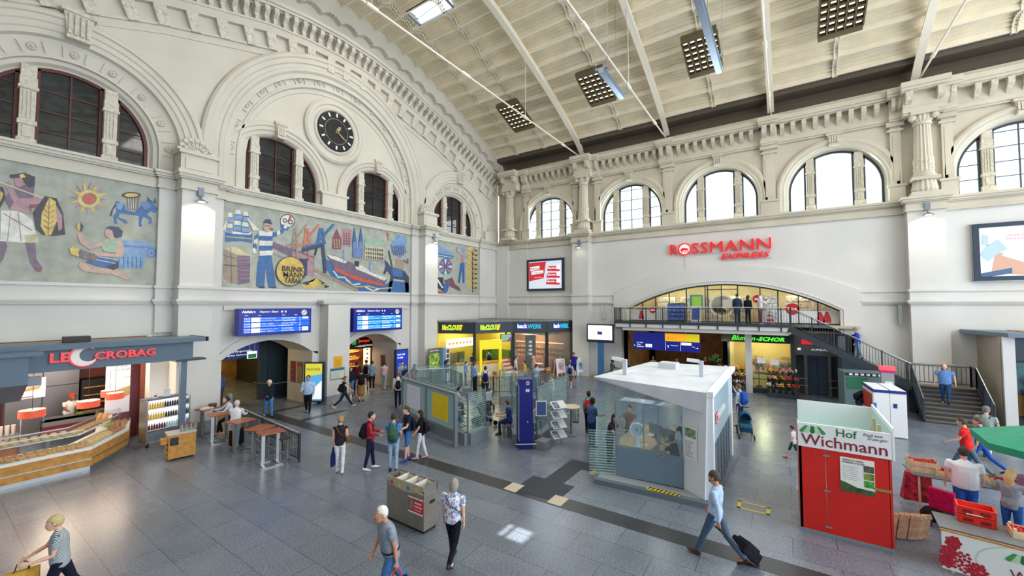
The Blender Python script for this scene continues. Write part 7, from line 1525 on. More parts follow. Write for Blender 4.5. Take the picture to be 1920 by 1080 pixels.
# green umbrella
ug = mat('green_parasol',(20,146,112),.6, noise=.06, scale=3); u_ = thing('market_umbrella', 'green market umbrella over the strawberry stall', 'umbrella',(14.3,-5.35,0)); b = MB(ug); R_, Z0, Z1 = 1.75,2.1,2.62
for i in range(8):
    a0_, a1_ = 2*PI*i/8+.35,2*PI*(i+1)/8+.35; p0_, p1_ = (R_*math.cos(a0_), R_*math.sin(a0_), Z0),(R_*math.cos(a1_), R_*math.sin(a1_), Z0)
    b.add([(0,0, Z1), p0_, p1_,(0,0, Z1-.02),(p0_[0], p0_[1], Z0-.02),(p1_[0], p1_[1], Z0-.02),(p0_[0], p0_[1], Z0-.16),(p1_[0], p1_[1], Z0-.16)],[(0,1,2),(5,4,3),(1,6,7,2)])
b.build('canopy',u_); MB(white).tube((0,0,0),(0,0, Z1+.05),.022).build('pole',u_); MB(black).lathe([(.25,0),(.25,.06),(.05,.08)], n=16).build('base',u_)
for i in range(8): a_ = 2*PI*i/8+.35; MB(steel).tube((0,0, Z1-.06),(R_*.97*math.cos(a_), R_*.97*math.sin(a_), Z0-.0),.008, n=4).build('rib',u_)
# cardboard frame beside table
MB(mat('brown_board',(92,72,56),.7)).bar((13.1,-3.6,.5),(12.6,-3.95,.1),.5,.04).build('fallen_board', label='dark brown board leaning behind the front stall table', cat='board')
MB(C(190,130,170)).lathe([(.13,0),(.16,.35)], n=14).build('pink_bucket', label='pale pink bucket with carrier bags at the stall keeper', cat='bucket').location = (14.7,-4.55,.85)
# ================================================================= PEOPLE
def remesh(parts, voxel, name, smooth_it=4):
    me = bpy.data.meshes.new(name); me.from_pydata([tuple(p) for p in parts.v],[], parts.f); me.update()
    o = bpy.data.objects.new(name, me); COL.objects.link(o)
    m = o.modifiers.new('r', 'REMESH'); m.mode = 'VOXEL'; m.voxel_size = voxel; m.use_smooth_shade = True
    s_ = o.modifiers.new('s', 'SMOOTH'); s_.factor = .5; s_.iterations = smooth_it
    bpy.context.view_layer.update(); dg = bpy.context.evaluated_depsgraph_get()
    out = bpy.data.meshes.new_from_object(o.evaluated_get(dg)); bpy.data.objects.remove(o); bpy.data.meshes.remove(me); return out
def limb(b, pts, rad, n=10, ref=Vector((1,0,0))):
    rings = []; P = [Vector(p) for p in pts]
    for i, p in enumerate(P):
        d = (P[min(i+1, len(P)-1)]-P[max(i-1,0)]).normalized(); x = (ref-d*ref.dot(d))
        x = x.normalized() if x.length > .1 else d.orthogonal().normalized(); y = d.cross(x)
        rx, ry = rad[i] if isinstance(rad[i], tuple) else (rad[i], rad[i])
        if i == 0: rings.append([tuple(p-d*min(rx, ry)*.5+x*rx*.6*math.cos(2*PI*k/n)+y*ry*.6*math.sin(2*PI*k/n)) for k in range(n)])
        rings.append([tuple(p+x*rx*math.cos(2*PI*k/n)+y*ry*math.sin(2*PI*k/n)) for k in range(n)])
        if i == len(P)-1: rings.append([tuple(p+d*min(rx, ry)*.5+x*rx*.6*math.cos(2*PI*k/n)+y*ry*.6*math.sin(2*PI*k/n)) for k in range(n)])
    b.loft(rings)
def fwd(v, l, a, side=0, yaw=0):   # a: angle forward from straight down
    return Vector((v[0]+l*math.sin(math.radians(side)), v[1]+l*math.sin(math.radians(a))*math.cos(math.radians(side)), v[2]-l*math.cos(math.radians(a))*math.cos(math.radians(side))))
SKINS = dict(light=(222,176,152), tan=(196,142,112), brown=(134,90,66), dark=(82,54,42))
PP = [0]
def person(label, loc, h=1.75, face=0, top=(90,90,100), legs=(40,44,60), shoes=(30,30,32), hair=(60,44,32), skin='light', L=(0,0), R=(0,0), LA=(5,10), RA=(5,10),
           lean=0, sleeve='short', pants='long', hairstyle='short', build=1.0, bag=None, group=None, sit=None, headturn=0, headpitch=0, near=False, item=None, topmat=None, hat=None, skirt=None, LS=6, RS=6, z=0.0, kid=False, zbend=0, collar=None):
    """face: 0 away from the viewer,90 to the right,180 toward,270 to the left; L/R: hip pitch and knee bend; LA/RA: shoulder pitch and elbow bend"""
    x, y = loc; az = math.atan2(y, x); yaw = az-math.radians(face)-PI/2
    s_ = h/1.75
    root = thing('person', label, 'person',(x, y, z), yaw, group)
    M = Matrix.Diagonal((s_, s_, s_,1))
    vox = .011 if near else .018
    hip = Vector((0,0,.93)) if sit is None else Vector((0,0, sit/s_+.09))
    bw = build
    # legs
    feet = []; legj = []
    for sx,(a, k_) in ((-1, L),(1, R)):
        hj = hip+Vector((sx*.095,0,0)); kn = fwd(hj,.44, a); an = fwd(kn,.42, a-k_); legj.append((hj, kn, an, sx, a-k_)); feet.append(an.z)
    if sit is None:
        dz = .085-min(feet); hip = hip+Vector((0,0, dz)); legj = [(a+Vector((0,0, dz)), b2+Vector((0,0, dz)), c2+Vector((0,0, dz)), sx, t) for a, b2, c2, sx, t in legj]
    le = math.radians(lean)
    def tor(xx, yy, zz):     # torso point relative to the hip, leaning forward
        return hip+Vector((xx, yy*math.cos(le)+zz*math.sin(le), zz*math.cos(le)-yy*math.sin(le)))
    neck = tor(0,-.005,.555); hd = neck+Vector((0,.03+.10*math.sin(le)+.02,.135)); 
    tr_pts = [tor(0,0,-.06), tor(0,0,.05), tor(0,.005,.17), tor(0,.0,.32), tor(0,-.01,.44), tor(0,-.01,.52)]
    tr_rad = [(.155*bw,.105*bw),(.16*bw,.115*bw),(.138*bw**1.6,.10*bw**1.8),(.158*bw,.11*bw**1.3),(.168*bw,.095*bw),(.09,.06)]
    def torso(b, g=0, i0=0, i1=6): limb(b, tr_pts[i0:i1],[(a+g, c+g) for a, c in tr_rad[i0:i1]],14)
    sh = []
    for sx,(a, k_), sd in ((-1, LA, LS),(1, RA, RS)):
        sp_ = tor(sx*.178*bw,-.01,.475); el = fwd(sp_,.285, a, sx*sd); wr = fwd(el,.25, a+k_, sx*sd*.3); sh.append((sp_, el, wr, a+k_, sx))
    # body
    b = MB()
    torso(b); limb(b,[tor(0,-.01,.50), neck, neck+Vector((0,.02,.07))],[.06,.053,.05])
    # head
    prof = [(-.115,.03,.03,.035),(-.10,.045,.05,.03),(-.06,.062,.075,.018),(-.02,.071,.088,.008),(.03,.075,.095,0),(.075,.068,.088,-.004),(.105,.045,.06,-.006),(.12,.015,.02,-.006)]
    ht, hp = math.radians(headturn), math.radians(headpitch)
    HM = Matrix.Translation(hd) @ Matrix.Scale(1.07,4) @ Matrix.Rotation(-ht,4, 'Z') @ Matrix.Rotation(-hp,4, 'X')
    def H(p): return tuple(HM @ Vector(p))
    b.loft([[H((rx*math.cos(2*PI*k/14), oy+ry*math.sin(2*PI*k/14), zz)) for k in range(14)] for zz, rx, ry, oy in prof])
    b.loft([[H((-.012,.085,.02)), H((.012,.085,.02)), H((.008,.06,.03)), H((-.008,.06,.03))],[H((-.018,.112,-.032)), H((.018,.112,-.032)), H((.016,.07,-.04)), H((-.016,.07,-.04))]])
    for sx in (-1,1): b.loft([[H((sx*(.072+dx),-.01+.022*math.cos(2*PI*k/8),.0+.032*math.sin(2*PI*k/8))) for k in range(8)] for dx in (0,.014)])
    for sp_, el, wr, fa, sx in sh:
        limb(b,[sp_,(sp_+el)/2, el,(el*.6+wr*.4), wr],[.047*bw,.044*bw,.036,.036,.024])
        d = (wr-el).normalized(); pc = wr+d*.05; limb(b,[wr, pc, wr+d*.085],[(.022,.020),(.017,.036),(.015,.038)],8)
        fl = Vector((0,1,0))-d*d.y; fl = fl.normalized() if fl.length > .1 else Vector((0,0,1)); nr = d.cross(fl)*(-sx)
        for q, ln in ((-.028,.062),(-.009,.072),(.010,.068),(.028,.054)):
            f0 = wr+d*.08+fl*q; f1 = f0+d*ln*.5+nr*.008; f2 = f1+d*ln*.4+nr*.025; limb(b,[f0, f1, f2],[.0095,.009,.007],6, fl)
        t0 = wr+d*.03+fl*.03; limb(b,[t0, t0+fl*.025+d*.02, t0+fl*.032+d*.05+nr*.01],[.011,.010,.008],6, d.orthogonal())
    for hj, kn, an, sx, t in legj:
        limb(b,[hj,(hj+kn)/2, kn, kn*.65+an*.35, an],[.075*bw,.07*bw,.05,.052,.034]); limb(b,[an+Vector((0,-.03,-.03)), an+Vector((0,.05,-.045)), an+Vector((0,.16,-.06))],[(.033,.035),(.038,.03),(.035,.018)])
    def emit(bb, name, m, par=root, v=vox, it=4):
        me = remesh(bb, v, name, it); me.transform(M); me.materials.append(m); o = bpy.data.objects.new(name, me); COL.objects.link(o); o.parent = par; return o
    body = emit(b, 'body', mat('skin_'+skin, SKINS[skin],.6, spec=.3))
    # trousers / skirt
    def legshape(b2, upto, g):
        for hj, kn, an, sx, t in legj:
            pts = [hj+Vector((0,0,.03)),(hj+kn)/2, kn]; rad = [.085*bw+g,.078*bw+g,.058*bw+g]
            if upto == 'long': pts += [kn*.5+an*.5, an+Vector((0,0,.015))]; rad += [.054+g,.048+g]
            if upto == 'cropped': pts += [kn*.6+an*.4]; rad += [.052+g]
            limb(b2, pts, rad)
    if pants:
        b = MB(); limb(b,[tor(0,0,-.09), tor(0,0,0), tor(0,0,.10)],[(.13*bw,.105*bw),(.165*bw,.122*bw),(.15*bw,.112*bw)],14); legshape(b, pants,.004); emit(b, 'trousers' if pants == 'long' else 'shorts', cloth(*legs))
    if skirt:
        ks = [hip+Vector((0,0,.09)), hip, hip+Vector((0,.0,-.25)), hip+Vector((0,.0,-.25-skirt))]
        b = MB(); limb(b, ks,[(.14*bw,.11*bw),(.175*bw,.13*bw),(.19*bw,.16),(.21*bw,.19)],16); emit(b, 'skirt', cloth(*legs))
    for hj, kn, an, sx, t in legj:
        tt = math.radians(max(-50, min(40, t))); c_, s2 = math.cos(tt*.6), math.sin(tt*.6)
        b = MB(); 
        def F(yy, zz): return an+Vector((0, yy*c_-zz*s2, zz*c_+yy*s2))
        limb(b,[F(-.055,-.035), F(-.02,-.03), F(.06,-.045), F(.13,-.058), F(.185,-.062)],[(.036,.042),(.042,.05),(.046,.038),(.046,.026),(.035,.02)]); limb(b,[F(-.02,-.03), F(-.01,.03)],[.045,.043]); emit(b, 'shoe', C(*shoes))
    # top
    b = MB(); torso(b,.016,0,6); limb(b,[tor(0,-.01,.48), tor(0,-.005,.53)],[.085,.062])
    for sp_, el, wr, fa, sx in sh:
        if sleeve == 'none': limb(b,[sp_, sp_*.85+el*.15],[.054,.05]); continue
        pts = [sp_,(sp_+el)/2]; rad = [.056*bw**.5,.056*bw**.5]
        if sleeve == 'short': pts = [sp_, sp_*.45+el*.55]; rad = [.06*bw**.6,.058*bw**.6]
        else: pts += [el, el*.5+wr*.5, wr*.92+el*.08]; rad += [.05,.044,.036]
        limb(b, pts, rad)
    topo = emit(b, 'shirt' if sleeve != 'long' or not collar else 'jacket', topmat or cloth(*top))
    # hair
    if hairstyle != 'bald':
        b = MB(); hv = []; n_, k2 = 18,12
        P_, Fc = [],[]
        for i in range(k2+1):
            ph = PI*i/k2
            for j in range(n_):
                t = 2*PI*j/n_; q = math.sin(ph); P_.append((.084*q*math.cos(t),-.012+.104*q*math.sin(t),.014+.117*math.cos(ph)))
        for i in range(k2):
            for j in range(n_):
                q4 = (i*n_+j, i*n_+(j+1) % n_,(i+1)*n_+(j+1) % n_,(i+1)*n_+j); cx = sum(P_[q][1] for q in q4)/4; czz = sum(P_[q][2] for q in q4)/4
                lim = .055 if hairstyle != 'thin' else .09
                if czz > lim or cx < -.0 and czz > -.055 or (cx < .03 and czz > .0) or (cx < -.02 and czz > -.075 and hairstyle != 'short'): Fc.append(q4)
        b.add([H(p) for p in P_], Fc)
        me = bpy.data.meshes.new('hair'); me.from_pydata([tuple(p) for p in b.v],[], b.f); me.transform(M); me.materials.append(mat('hair_%d_%d' % (hair[0], hair[2]), hair,.7, noise=.1, scale=40, bump=.5)); me.polygons.foreach_set('use_smooth',[True]*len(me.polygons)); me.update()
        ho = bpy.data.objects.new('hair', me); COL.objects.link(ho); ho.parent = root; so = ho.modifiers.new('s', 'SOLIDIFY'); so.thickness = .012*s_; so.offset = 1
        if hairstyle in ('long', 'bob', 'ponytail', 'bun', 'scarf'):
            b = MB()
            if hairstyle == 'long': limb(b,[H((0,-.07,.05)), H((0,-.10,-.06)), H((0,-.11,-.2)), H((0,-.10,-.34))],[(.07,.045),(.09,.05),(.09,.04),(.06,.025)])
            if hairstyle == 'bob': limb(b,[H((0,-.05,.05)), H((0,-.06,-.03)), H((0,-.06,-.11))],[(.085,.06),(.092,.065),(.085,.055)])
            if hairstyle == 'ponytail': limb(b,[H((0,-.10,.04)), H((0,-.15,.0)), H((0,-.15,-.14))],[.03,.032,.015])
            if hairstyle == 'bun': b.ball(H((0,-.12,.03)),.04)
            if hairstyle == 'scarf': limb(b,[H((0,-.03,.08)), H((0,-.05,.0)), H((0,-.03,-.1)), H((0,-.02,-.2))],[(.08,.08),(.10,.085),(.12,.10),(.17,.12)])
            emit(b, 'hair_length', MATS['hair_%d_%d' % (hair[0], hair[2])], it=2)
    if hat:
        b = MB(); b.loft([[H((.09*q*math.cos(2*PI*k/18),-.008+.11*q*math.sin(2*PI*k/18), zz)) for k in range(18)] for zz, q in ((.03,1),(.07,1),(.11,.85),(.135,.4),(.138,.05))]); b.add([H((-.07,.06,.045)), H((.07,.06,.045)), H((.06,.16,.03)), H((-.06,.16,.03)), H((-.07,.06,.055)), H((.07,.06,.055)), H((.06,.16,.04)), H((-.06,.16,.04))],[(0,3,2,1),(4,5,6,7),(0,1,5,4),(1,2,6,5),(2,3,7,6),(3,0,4,7)]); b.v = [M @ v for v in b.v]; b.m = None; o = MB(cloth(*hat)); o.v, o.f, o.fm = b.v, b.f,[0]*len(b.f); o.mats = [cloth(*hat)]; o.build('cap',root)
    # face
    for sx in (-1,1):
        b = MB(C(245,240,236)); b.ball(H((sx*.03,.078,.012)),.0115, n=8, k=6); b.ball(H((sx*.03,.088,.012)),.006, m=C(40,30,26), n=6, k=4); b.v = [M @ v for v in b.v]; b.build('eye',root)
        if near: b = MB(mat('brow_%d' % hair[0], tuple(int(c*.7) for c in hair),.8)); b.bar(H((sx*.016,.092,.03)), H((sx*.046,.082,.032)),.008,.006); b.v = [M @ v for v in b.v]; b.build('eyebrow',root)
    b = MB(C(168,92,84)); b.bar(H((-.022,.093,-.058)), H((.022,.093,-.058)),.012,.012); b.v = [M @ v for v in b.v]; b.build('mouth',root)
    RM = Matrix.Translation((x, y, z)) @ Matrix.Rotation(yaw,4, 'Z') @ M
    info = dict(root=root, M=RM, tor=tor, sh=sh, s=s_, bw=bw, yaw=yaw, hd=hd, hip=hip)
    if bag: backpack(info, bag[0], bag[1], bag[2] if len(bag) > 2 else 1.0)
    if collar and near:
        pass
    return info
def W(info, v): return tuple(info['M'] @ Vector(v))
def backpack(i, col, label, k_=1.0):
    tor, bw = i['tor'], i['bw']; r = thing('backpack', label, 'backpack', M=Matrix()); b = MB()
    limb(b,[tor(0,-.17*bw,.02+.02*(1-k_)), tor(0,-.20*bw,.08), tor(0,-.21*bw,.25), tor(0,-.18*bw,.40*k_), tor(0,-.16*bw,.45*k_)],[(.11*k_,.06),(.145*k_,.085*k_),(.15*k_,.095*k_),(.13*k_,.075),(.08,.05)],14)
    me = remesh(b,.018, 'body',3); me.transform(i['M']); me.materials.append(cloth(*col)); o = bpy.data.objects.new('body', me); COL.objects.link(o); o.parent = r
    b = MB(); limb(b,[tor(0,-.28*bw,.08), tor(0,-.31*bw,.14), tor(0,-.29*bw,.22)],[(.09*k_,.03),(.105*k_,.035),(.09*k_,.03)],12)
    me = remesh(b,.018, 'front_pocket',2); me.transform(i['M']); me.materials.append(cloth(*[int(c*.8) for c in col])); o = bpy.data.objects.new('front_pocket', me); COL.objects.link(o); o.parent = r
    for sx in (-1,1):
        b = MB(cloth(*[int(c*.7) for c in col])); pts = [tor(sx*.10,-.14*bw,.44), tor(sx*.115,-.03,.545), tor(sx*.13,.085*bw,.46), tor(sx*.14*bw,.12*bw,.33), tor(sx*.165*bw,.03,.17), tor(sx*.12,-.15*bw,.08)]
        for a, c in zip(pts, pts[1:]): b.bar(a, c,.035,.012)
        b.v = [i['M'] @ v for v in b.v]; b.build('strap',r)
def hand(i, k_):   # world position of the palm: 0 left,1 right
    sp_, el, wr, a, sx = i['sh'][k_]; d = (wr-el).normalized(); return Vector(W(i, wr+d*.08))
def handbag(i, k_, label, col, w_=.34, h=.38, d=.12, drop=.22, name='carrier_bag', hcol=None, mark=False):
    p = hand(i, k_); r = thing(name, label, 'bag',(p.x, p.y, p.z-drop-h), i['yaw']+PI/2); b = MB(cloth(*col))
    b.loft([[(-w_/2,-d/2,0),(w_/2,-d/2,0),(w_/2, d/2,0),(-w_/2, d/2,0)],[(-w_/2*.98,-d/2, h*.6),(w_/2*.98,-d/2, h*.6),(w_/2*.98, d/2, h*.6),(-w_/2*.98, d/2, h*.6)],[(-w_/2,-d*.3, h),(w_/2,-d*.3, h),(w_/2, d*.3, h),(-w_/2, d*.3, h)]]); b.build('body',r)
    b = MB(cloth(*(hcol or col)))
    for y in (-d*.25, d*.25): b.path([(-w_*.22, y, h-.02),(-w_*.14, y*.5, h+drop*.7),(0,0, h+drop),(w_*.14, y*.5, h+drop*.7),(w_*.22, y, h-.02)],.008)
    b.build('handle',r)
    if mark: MB(C(220,226,240)).box(-w_*.2, w_*.2,-d/2-.004,-d/2, h*.15, h*.3).build('print',r)
    return r
def strapbag(i, sx, label, col, strapcol=None, z=.08):
    tor = i['tor']; r = thing('shoulder_bag', label, 'bag', M=Matrix()); b = MB(cloth(*col)); c_ = tor(sx*.24*i['bw'],-.02, z); limb(b,[c_+Vector((0,-.12,0)), c_, c_+Vector((0,.12,0))],[(.05,.09),(.06,.11),(.05,.09)],10); b.v = [i['M'] @ v for v in b.v]; b.build('body',r)
    b = MB(cloth(*(strapcol or col))); pts = [c_+Vector((0,0,.08)), tor(sx*.02,-.155*i['bw'],.30), tor(-sx*.13,-.09,.53), tor(-sx*.10,.09,.48), tor(sx*.05,.15*i['bw'],.30), c_+Vector((0,.03,.08))]
    for a, c in zip(pts, pts[1:]): b.bar(a, c,.025,.01)
    b.v = [i['M'] @ v for v in b.v]; b.build('strap',r)
def print_cloth(name, base, cols_, scale=14, stripe=False):
    m = bpy.data.materials.new(name); m.use_nodes = True; n = m.node_tree; b = n.nodes['Principled BSDF']; b.inputs['Roughness'].default_value = .9
    tc = n.nodes.new('ShaderNodeTexCoord'); vo = n.nodes.new('ShaderNodeTexWave' if stripe else 'ShaderNodeTexVoronoi'); vo.inputs['Scale'].default_value = scale
    if stripe: vo.bands_direction = 'Z'; vo.inputs['Distortion'].default_value = 1.5
    n.links.new(tc.outputs['Object'], vo.inputs[0]); r = n.nodes.new('ShaderNodeValToRGB'); r.color_ramp.interpolation = 'CONSTANT'; e = r.color_ramp.elements; e[0].color = s2l(cols_[0])+(1,); e[1].position = .5; e[1].color = s2l(base)+(1,)
    for k_, c_ in enumerate(cols_[1:]): x_ = e.new(.12+.1*k_); x_.color = s2l(c_)+(1,)
    if stripe: n.links.new(vo.outputs['Fac'], r.inputs[0])
    else:
        n.links.new(vo.outputs['Distance'], r.inputs[0])
    n.links.new(r.outputs[0], b.inputs['Base Color']); return m
floral = print_cloth('floral_blouse',(232,226,236),[(40,40,80),(210,90,140),(232,226,236),(90,130,190)],13); stripes = print_cloth('striped_shirt',(206,214,220),[(70,84,96)],16, True); dots = print_cloth('dotted_shirt',(226,230,238),[(120,130,160),(226,230,238)],40)

# ---- foreground
i = person('woman in striped shirt and navy trousers striding left at bottom left',(1.62,10.35),1.66,275, legs=(24,28,48), hair=(196,180,130), topmat=stripes, L=(20,6), R=(-22,14), LA=(10,75), RA=(34,28), near=True, lean=4, build=1.06)
handbag(i,1, 'ochre yellow handbag with dark handles held by the striped-shirt woman',(206,160,70),.4,.3,.16,.16, 'handbag',(70,34,34))
i = person('white-haired man in grey polo shirt and jeans walking left in front',(4.86,5.8),1.78,250, top=(132,144,158), legs=(70,110,165), hair=(222,222,218), shoes=(60,50,44), skin='tan', L=(22,8), R=(-20,18), LA=(-14,8), RA=(8,14), near=True, lean=12, build=1.16)
b = MB(black); b.add([W(i, v) for v in [i['tor'](.19*math.cos(2*PI*q/20)*1.05,.155*math.sin(2*PI*q/20), zz) for zz in (.055,.095) for q in range(20)]],[(q,(q+1) % 20,20+(q+1) % 20,20+q) for q in range(20)]); o = b.build('belt'); o.parent = i['root']; bpy.context.view_layer.update(); o.matrix_parent_inverse = i['root'].matrix_world.inverted()
handbag(i,0, 'dark blue carrier bag with red handles held by the man in the grey polo shirt',(22,30,90),.36,.4,.12,.2, 'carrier_bag',(220,70,40), True)
i = person('woman in floral blouse and black trousers walking away beside the recycling station',(6.35,5.7),1.66,25, legs=(20,22,30), hair=(150,144,136), hairstyle='bob', topmat=floral, L=(14,6), R=(-16,26), LA=(2,8), RA=(-4,8), near=True, build=1.18)
tor = i['tor']; b = MB(black); pts = [tor(-.14,-.1,.5), tor(0,-.155*1.18,.36), tor(.17*1.18,-.1,.2)]; [b.bar(W(i, a), W(i, c),.014,.008) for a, c in zip(pts, pts[1:])]; b.build('bag_strap', label='thin black strap across the back of the floral blouse', cat='strap')
i = person('bearded man in pale blue shirt and slate trousers pulling a trolley case',(9.4,1.3),1.84,290, top=(176,200,232), legs=(74,92,116), hair=(66,56,48), shoes=(50,34,30), skin='tan', sleeve='long', L=(24,4), R=(-24,22), LA=(-18,14), RA=(16,18), near=True, lean=-3, headpitch=14)
b = MB(mat('beard',(70,58,50),.8, noise=.2, scale=40)); b.ball(tuple(i['hd']+Vector((0,.058,-.075))),(.05,.045,.035)); b.v = [i['M'] @ v for v in b.v]; o = b.build('beard', smooth=True); o.parent = i['root']; bpy.context.view_layer.update(); o.matrix_parent_inverse = i['root'].matrix_world.inverted()
hp = hand(i,0)
def trolley(x, y, hpos, label):
    r = thing('trolley_case', label, 'suitcase',(x, y,0), math.atan2(hpos.y-y, hpos.x-x)); d = math.hypot(hpos.x-x, hpos.y-y); til = math.atan2(d, hpos.z-.05); Mt = Matrix.Translation((0,0,.05)) @ Matrix.Rotation(til,4, 'Y'); L_ = math.hypot(d, hpos.z-.05)
    MB(cloth(24,26,34), Mt).box(-.14,.08,-.19,.19,.03,.52).build('body', parent=r, bevel=.03); MB(cloth(34,38,50), Mt).box(-.19,-.14,-.15,.15,.1,.44).build('front_pocket', parent=r, bevel=.02)
    for s_ in (-1,1): MB(black, Mt).tube((.05, s_*.09,.5),(.03, s_*.09, L_),.01).build('pull_rod',r); MB(black, Mt).lathe([(.04,-.015),(.04,.015)],(.06, s_*.15,0),12, axis='y').build('wheel',r)
    MB(black, Mt).tube((.03,-.1, L_),(.03,.1, L_),.016).build('grip',r); MB(C(200,200,206), Mt).box(-.196,-.19,-.04,.02,.24,.27).build('badge',r)
trolley(*FL(1412,1052), hp, 'black wheeled trolley case pulled by the man in the pale blue shirt')
# ---- youth group
GR = None
i = person('woman in black top and white trousers seen from behind with bags', FL(637,886),1.72,10, top=(46,40,46), legs=(226,230,238), shoes=(230,230,230), hair=(170,130,90), skin='light', sleeve='none', L=(6,4), R=(-6,6), LA=(4,6), RA=(0,10), hairstyle='bun')
handbag(i,0, 'tall dark blue paper bag held by the woman in white trousers',(26,44,96),.3,.42,.1,.16, 'paper_bag'); strapbag(i,1, 'brown strap bag of the woman in white trousers',(120,84,56))
i = person('young man in red sweater and dark jeans facing right', FL(693,880),1.80,95, top=(176,52,66), legs=(28,38,66), shoes=(236,236,238), hair=(34,26,24), sleeve='long', L=(8,2), R=(-6,6), LA=(14,60), RA=(14,60), bag=((26,28,34), 'black backpack worn by the young man in the red sweater'))
i = person('young man in blue shirt and pale jeans seen from behind', FL(737,884),1.78,5, top=(74,130,204), legs=(150,172,200), shoes=(30,34,50), hair=(58,40,30), L=(4,2), R=(-3,4), LA=(20,60), RA=(12,40), bag=((60,96,80), 'grey green backpack worn by the young man in the blue shirt',1.1))
i = person('young man in navy shirt and blue shorts with blue shoes facing left', FL(763,864),1.80,255, top=(28,40,68), legs=(60,110,178), shoes=(30,60,150), hair=(74,50,34), pants='short', L=(6,2), R=(-4,4), LA=(16,60), RA=(14,40), bag=((30,36,50), 'dark backpack worn by the young man in blue shorts',.9))
i = person('young woman in black top and white trousers with black hair', FL(789,860),1.62,285, top=(24,24,30), legs=(214,218,228), shoes=(226,170,176), hair=(24,20,22), hairstyle='bob', L=(10,4), R=(-8,8), LA=(10,30), RA=(10,30), bag=((28,30,38), 'black backpack worn by the young woman in white trousers',.9))
# ---- by the passages
i = person('man in cream cap, dark jacket and blue jeans walking toward the viewer', FL(503,783),1.72,160, top=(24,34,48), legs=(70,130,200), shoes=(24,28,40), hair=(190,186,180), hat=(220,214,196), sleeve='long', L=(12,4), R=(-14,14), LA=(-8,10), RA=(24,50), collar=1)
handbag(i,1, 'small dark bag held by the man in the cream cap',(20,24,40),.2,.14,.08,.02, 'hand_bag')
i = person('stout man in light blue shirt and black trousers walking toward the viewer', FL(577,774),1.80,190, top=(176,200,236), legs=(22,24,34), hair=(40,34,30), skin='tan', sleeve='long', L=(10,2), R=(-8,10), LA=(6,10), RA=(10,60), build=1.25)
i = person('young woman in dark print top striding to the right', FL(645,765),1.68,85, top=(36,40,60), legs=(30,40,66), shoes=(214,196,186), hair=(110,76,50), hairstyle='ponytail', sleeve='none', L=(30,2), R=(-26,24), LA=(-20,10), RA=(34,20), bag=((26,30,40), 'dark backpack worn by the woman striding to the right',.9))
i = person('young man in grey and navy jacket deep in the left passage',(9.3,24.6),1.7,5, top=(90,110,160), legs=(70,80,96), hair=(40,34,30), sleeve='long', L=(6,2), R=(-6,8))
crowd = [
 ('man in dark red shirt with his back turned in the right passage',668,738,1.82,5, dict(top=(84,24,38), legs=(34,40,60), hair=(30,26,26))),
 ('woman in dark cardigan and jeans coming out of the right passage',657,741,1.62,170, dict(top=(34,38,60), legs=(80,140,190), hair=(30,26,26), hairstyle='long', sleeve='long', L=(12,2), R=(-8,6))),
 ('man in dark shirt and navy jeans beside the crowd at the passage',668,735,1.78,190, dict(top=(40,44,56), legs=(34,46,84), hair=(40,30,28))),
 ('person in khaki skirt and black backpack seen from behind',677,753,1.72,0, dict(top=(30,32,40), legs=(150,120,78), pants=None, skirt=.28, hair=(34,28,26), hairstyle='bun', bag=((24,26,34), 'large black backpack above the khaki skirt',1.1))),
 ('man with black backpack in the middle of the right passage',686,729,1.78,5, dict(top=(196,180,160), legs=(60,84,120), hair=(36,30,28), pants='short', bag=((24,26,34), 'black backpack deep in the right passage',1.0))),
 ('man in grey blue shirt and black trousers walking into the right passage',697,732,1.76,0, dict(top=(120,150,184), legs=(22,24,30), shoes=(220,220,224), hair=(70,50,36), L=(8,2), R=(-8,8))),
 ('woman in pink shirt and pale jeans walking by the passage reveal',720,729,1.68,10, dict(top=(230,190,200), legs=(170,184,206), shoes=(230,230,230), hair=(40,30,28), hairstyle='bun', L=(12,2), R=(-12,10))),
 ('man in white shirt with dark vest and black trousers by the timetable',746,765,1.80,0, dict(top=(226,226,230), legs=(26,28,34), hair=(110,80,60), sleeve='long', bag=((26,30,40), 'slim dark backpack on the white-shirted man',.9))),
 ('man in pale shirt in front of the dark blue poster',753,733,1.78,170, dict(top=(170,196,200), legs=(60,66,80), hair=(40,32,28))),
 ('woman in navy jacket beside the dark blue poster',759,736,1.60,150, dict(top=(36,48,84), legs=(50,54,70), hair=(120,80,50), hairstyle='bob', sleeve='long')),
 ('woman with black hair and a red rucksack near the pier',776,738,1.68,20, dict(top=(40,110,120), legs=(40,44,56), hair=(22,20,22), hairstyle='long', bag=((206,36,50), 'red rucksack near the pier',1.0))),
]
for lb, u, v, h, f, kw in crowd: person(lb, FL(u, v), h, f, **kw)
i = person('standing elderly person in white shirt and pale jeans at the high tables', FL(440,838),1.66,20, top=(216,220,228), legs=(150,180,206), shoes=(206,190,180), hair=(196,196,200), sleeve='long', L=(2,2), R=(-2,2), LA=(34,50), RA=(34,50), lean=8, build=1.1)
i = person('seated woman in white blouse and black waistcoat at the farthest high table',(7.35,18.3),1.68,262, top=(200,212,236), legs=(24,24,30), shoes=(200,160,150), hair=(26,22,26), hairstyle='bun', sleeve='long', sit=.74, L=(68,60), R=(60,70), LA=(40,40), RA=(50,40), lean=14, headpitch=-20)
MB(steel).lathe([(.16,0),(.16,.02),(.03,.04),(.03,.68)], n=14).lathe([(.17,.68),(.17,.74)], n=16, m=darkwood).build('bar_stool', label='round bar stool under the seated woman', cat='stool').location = (7.35,18.3,0)
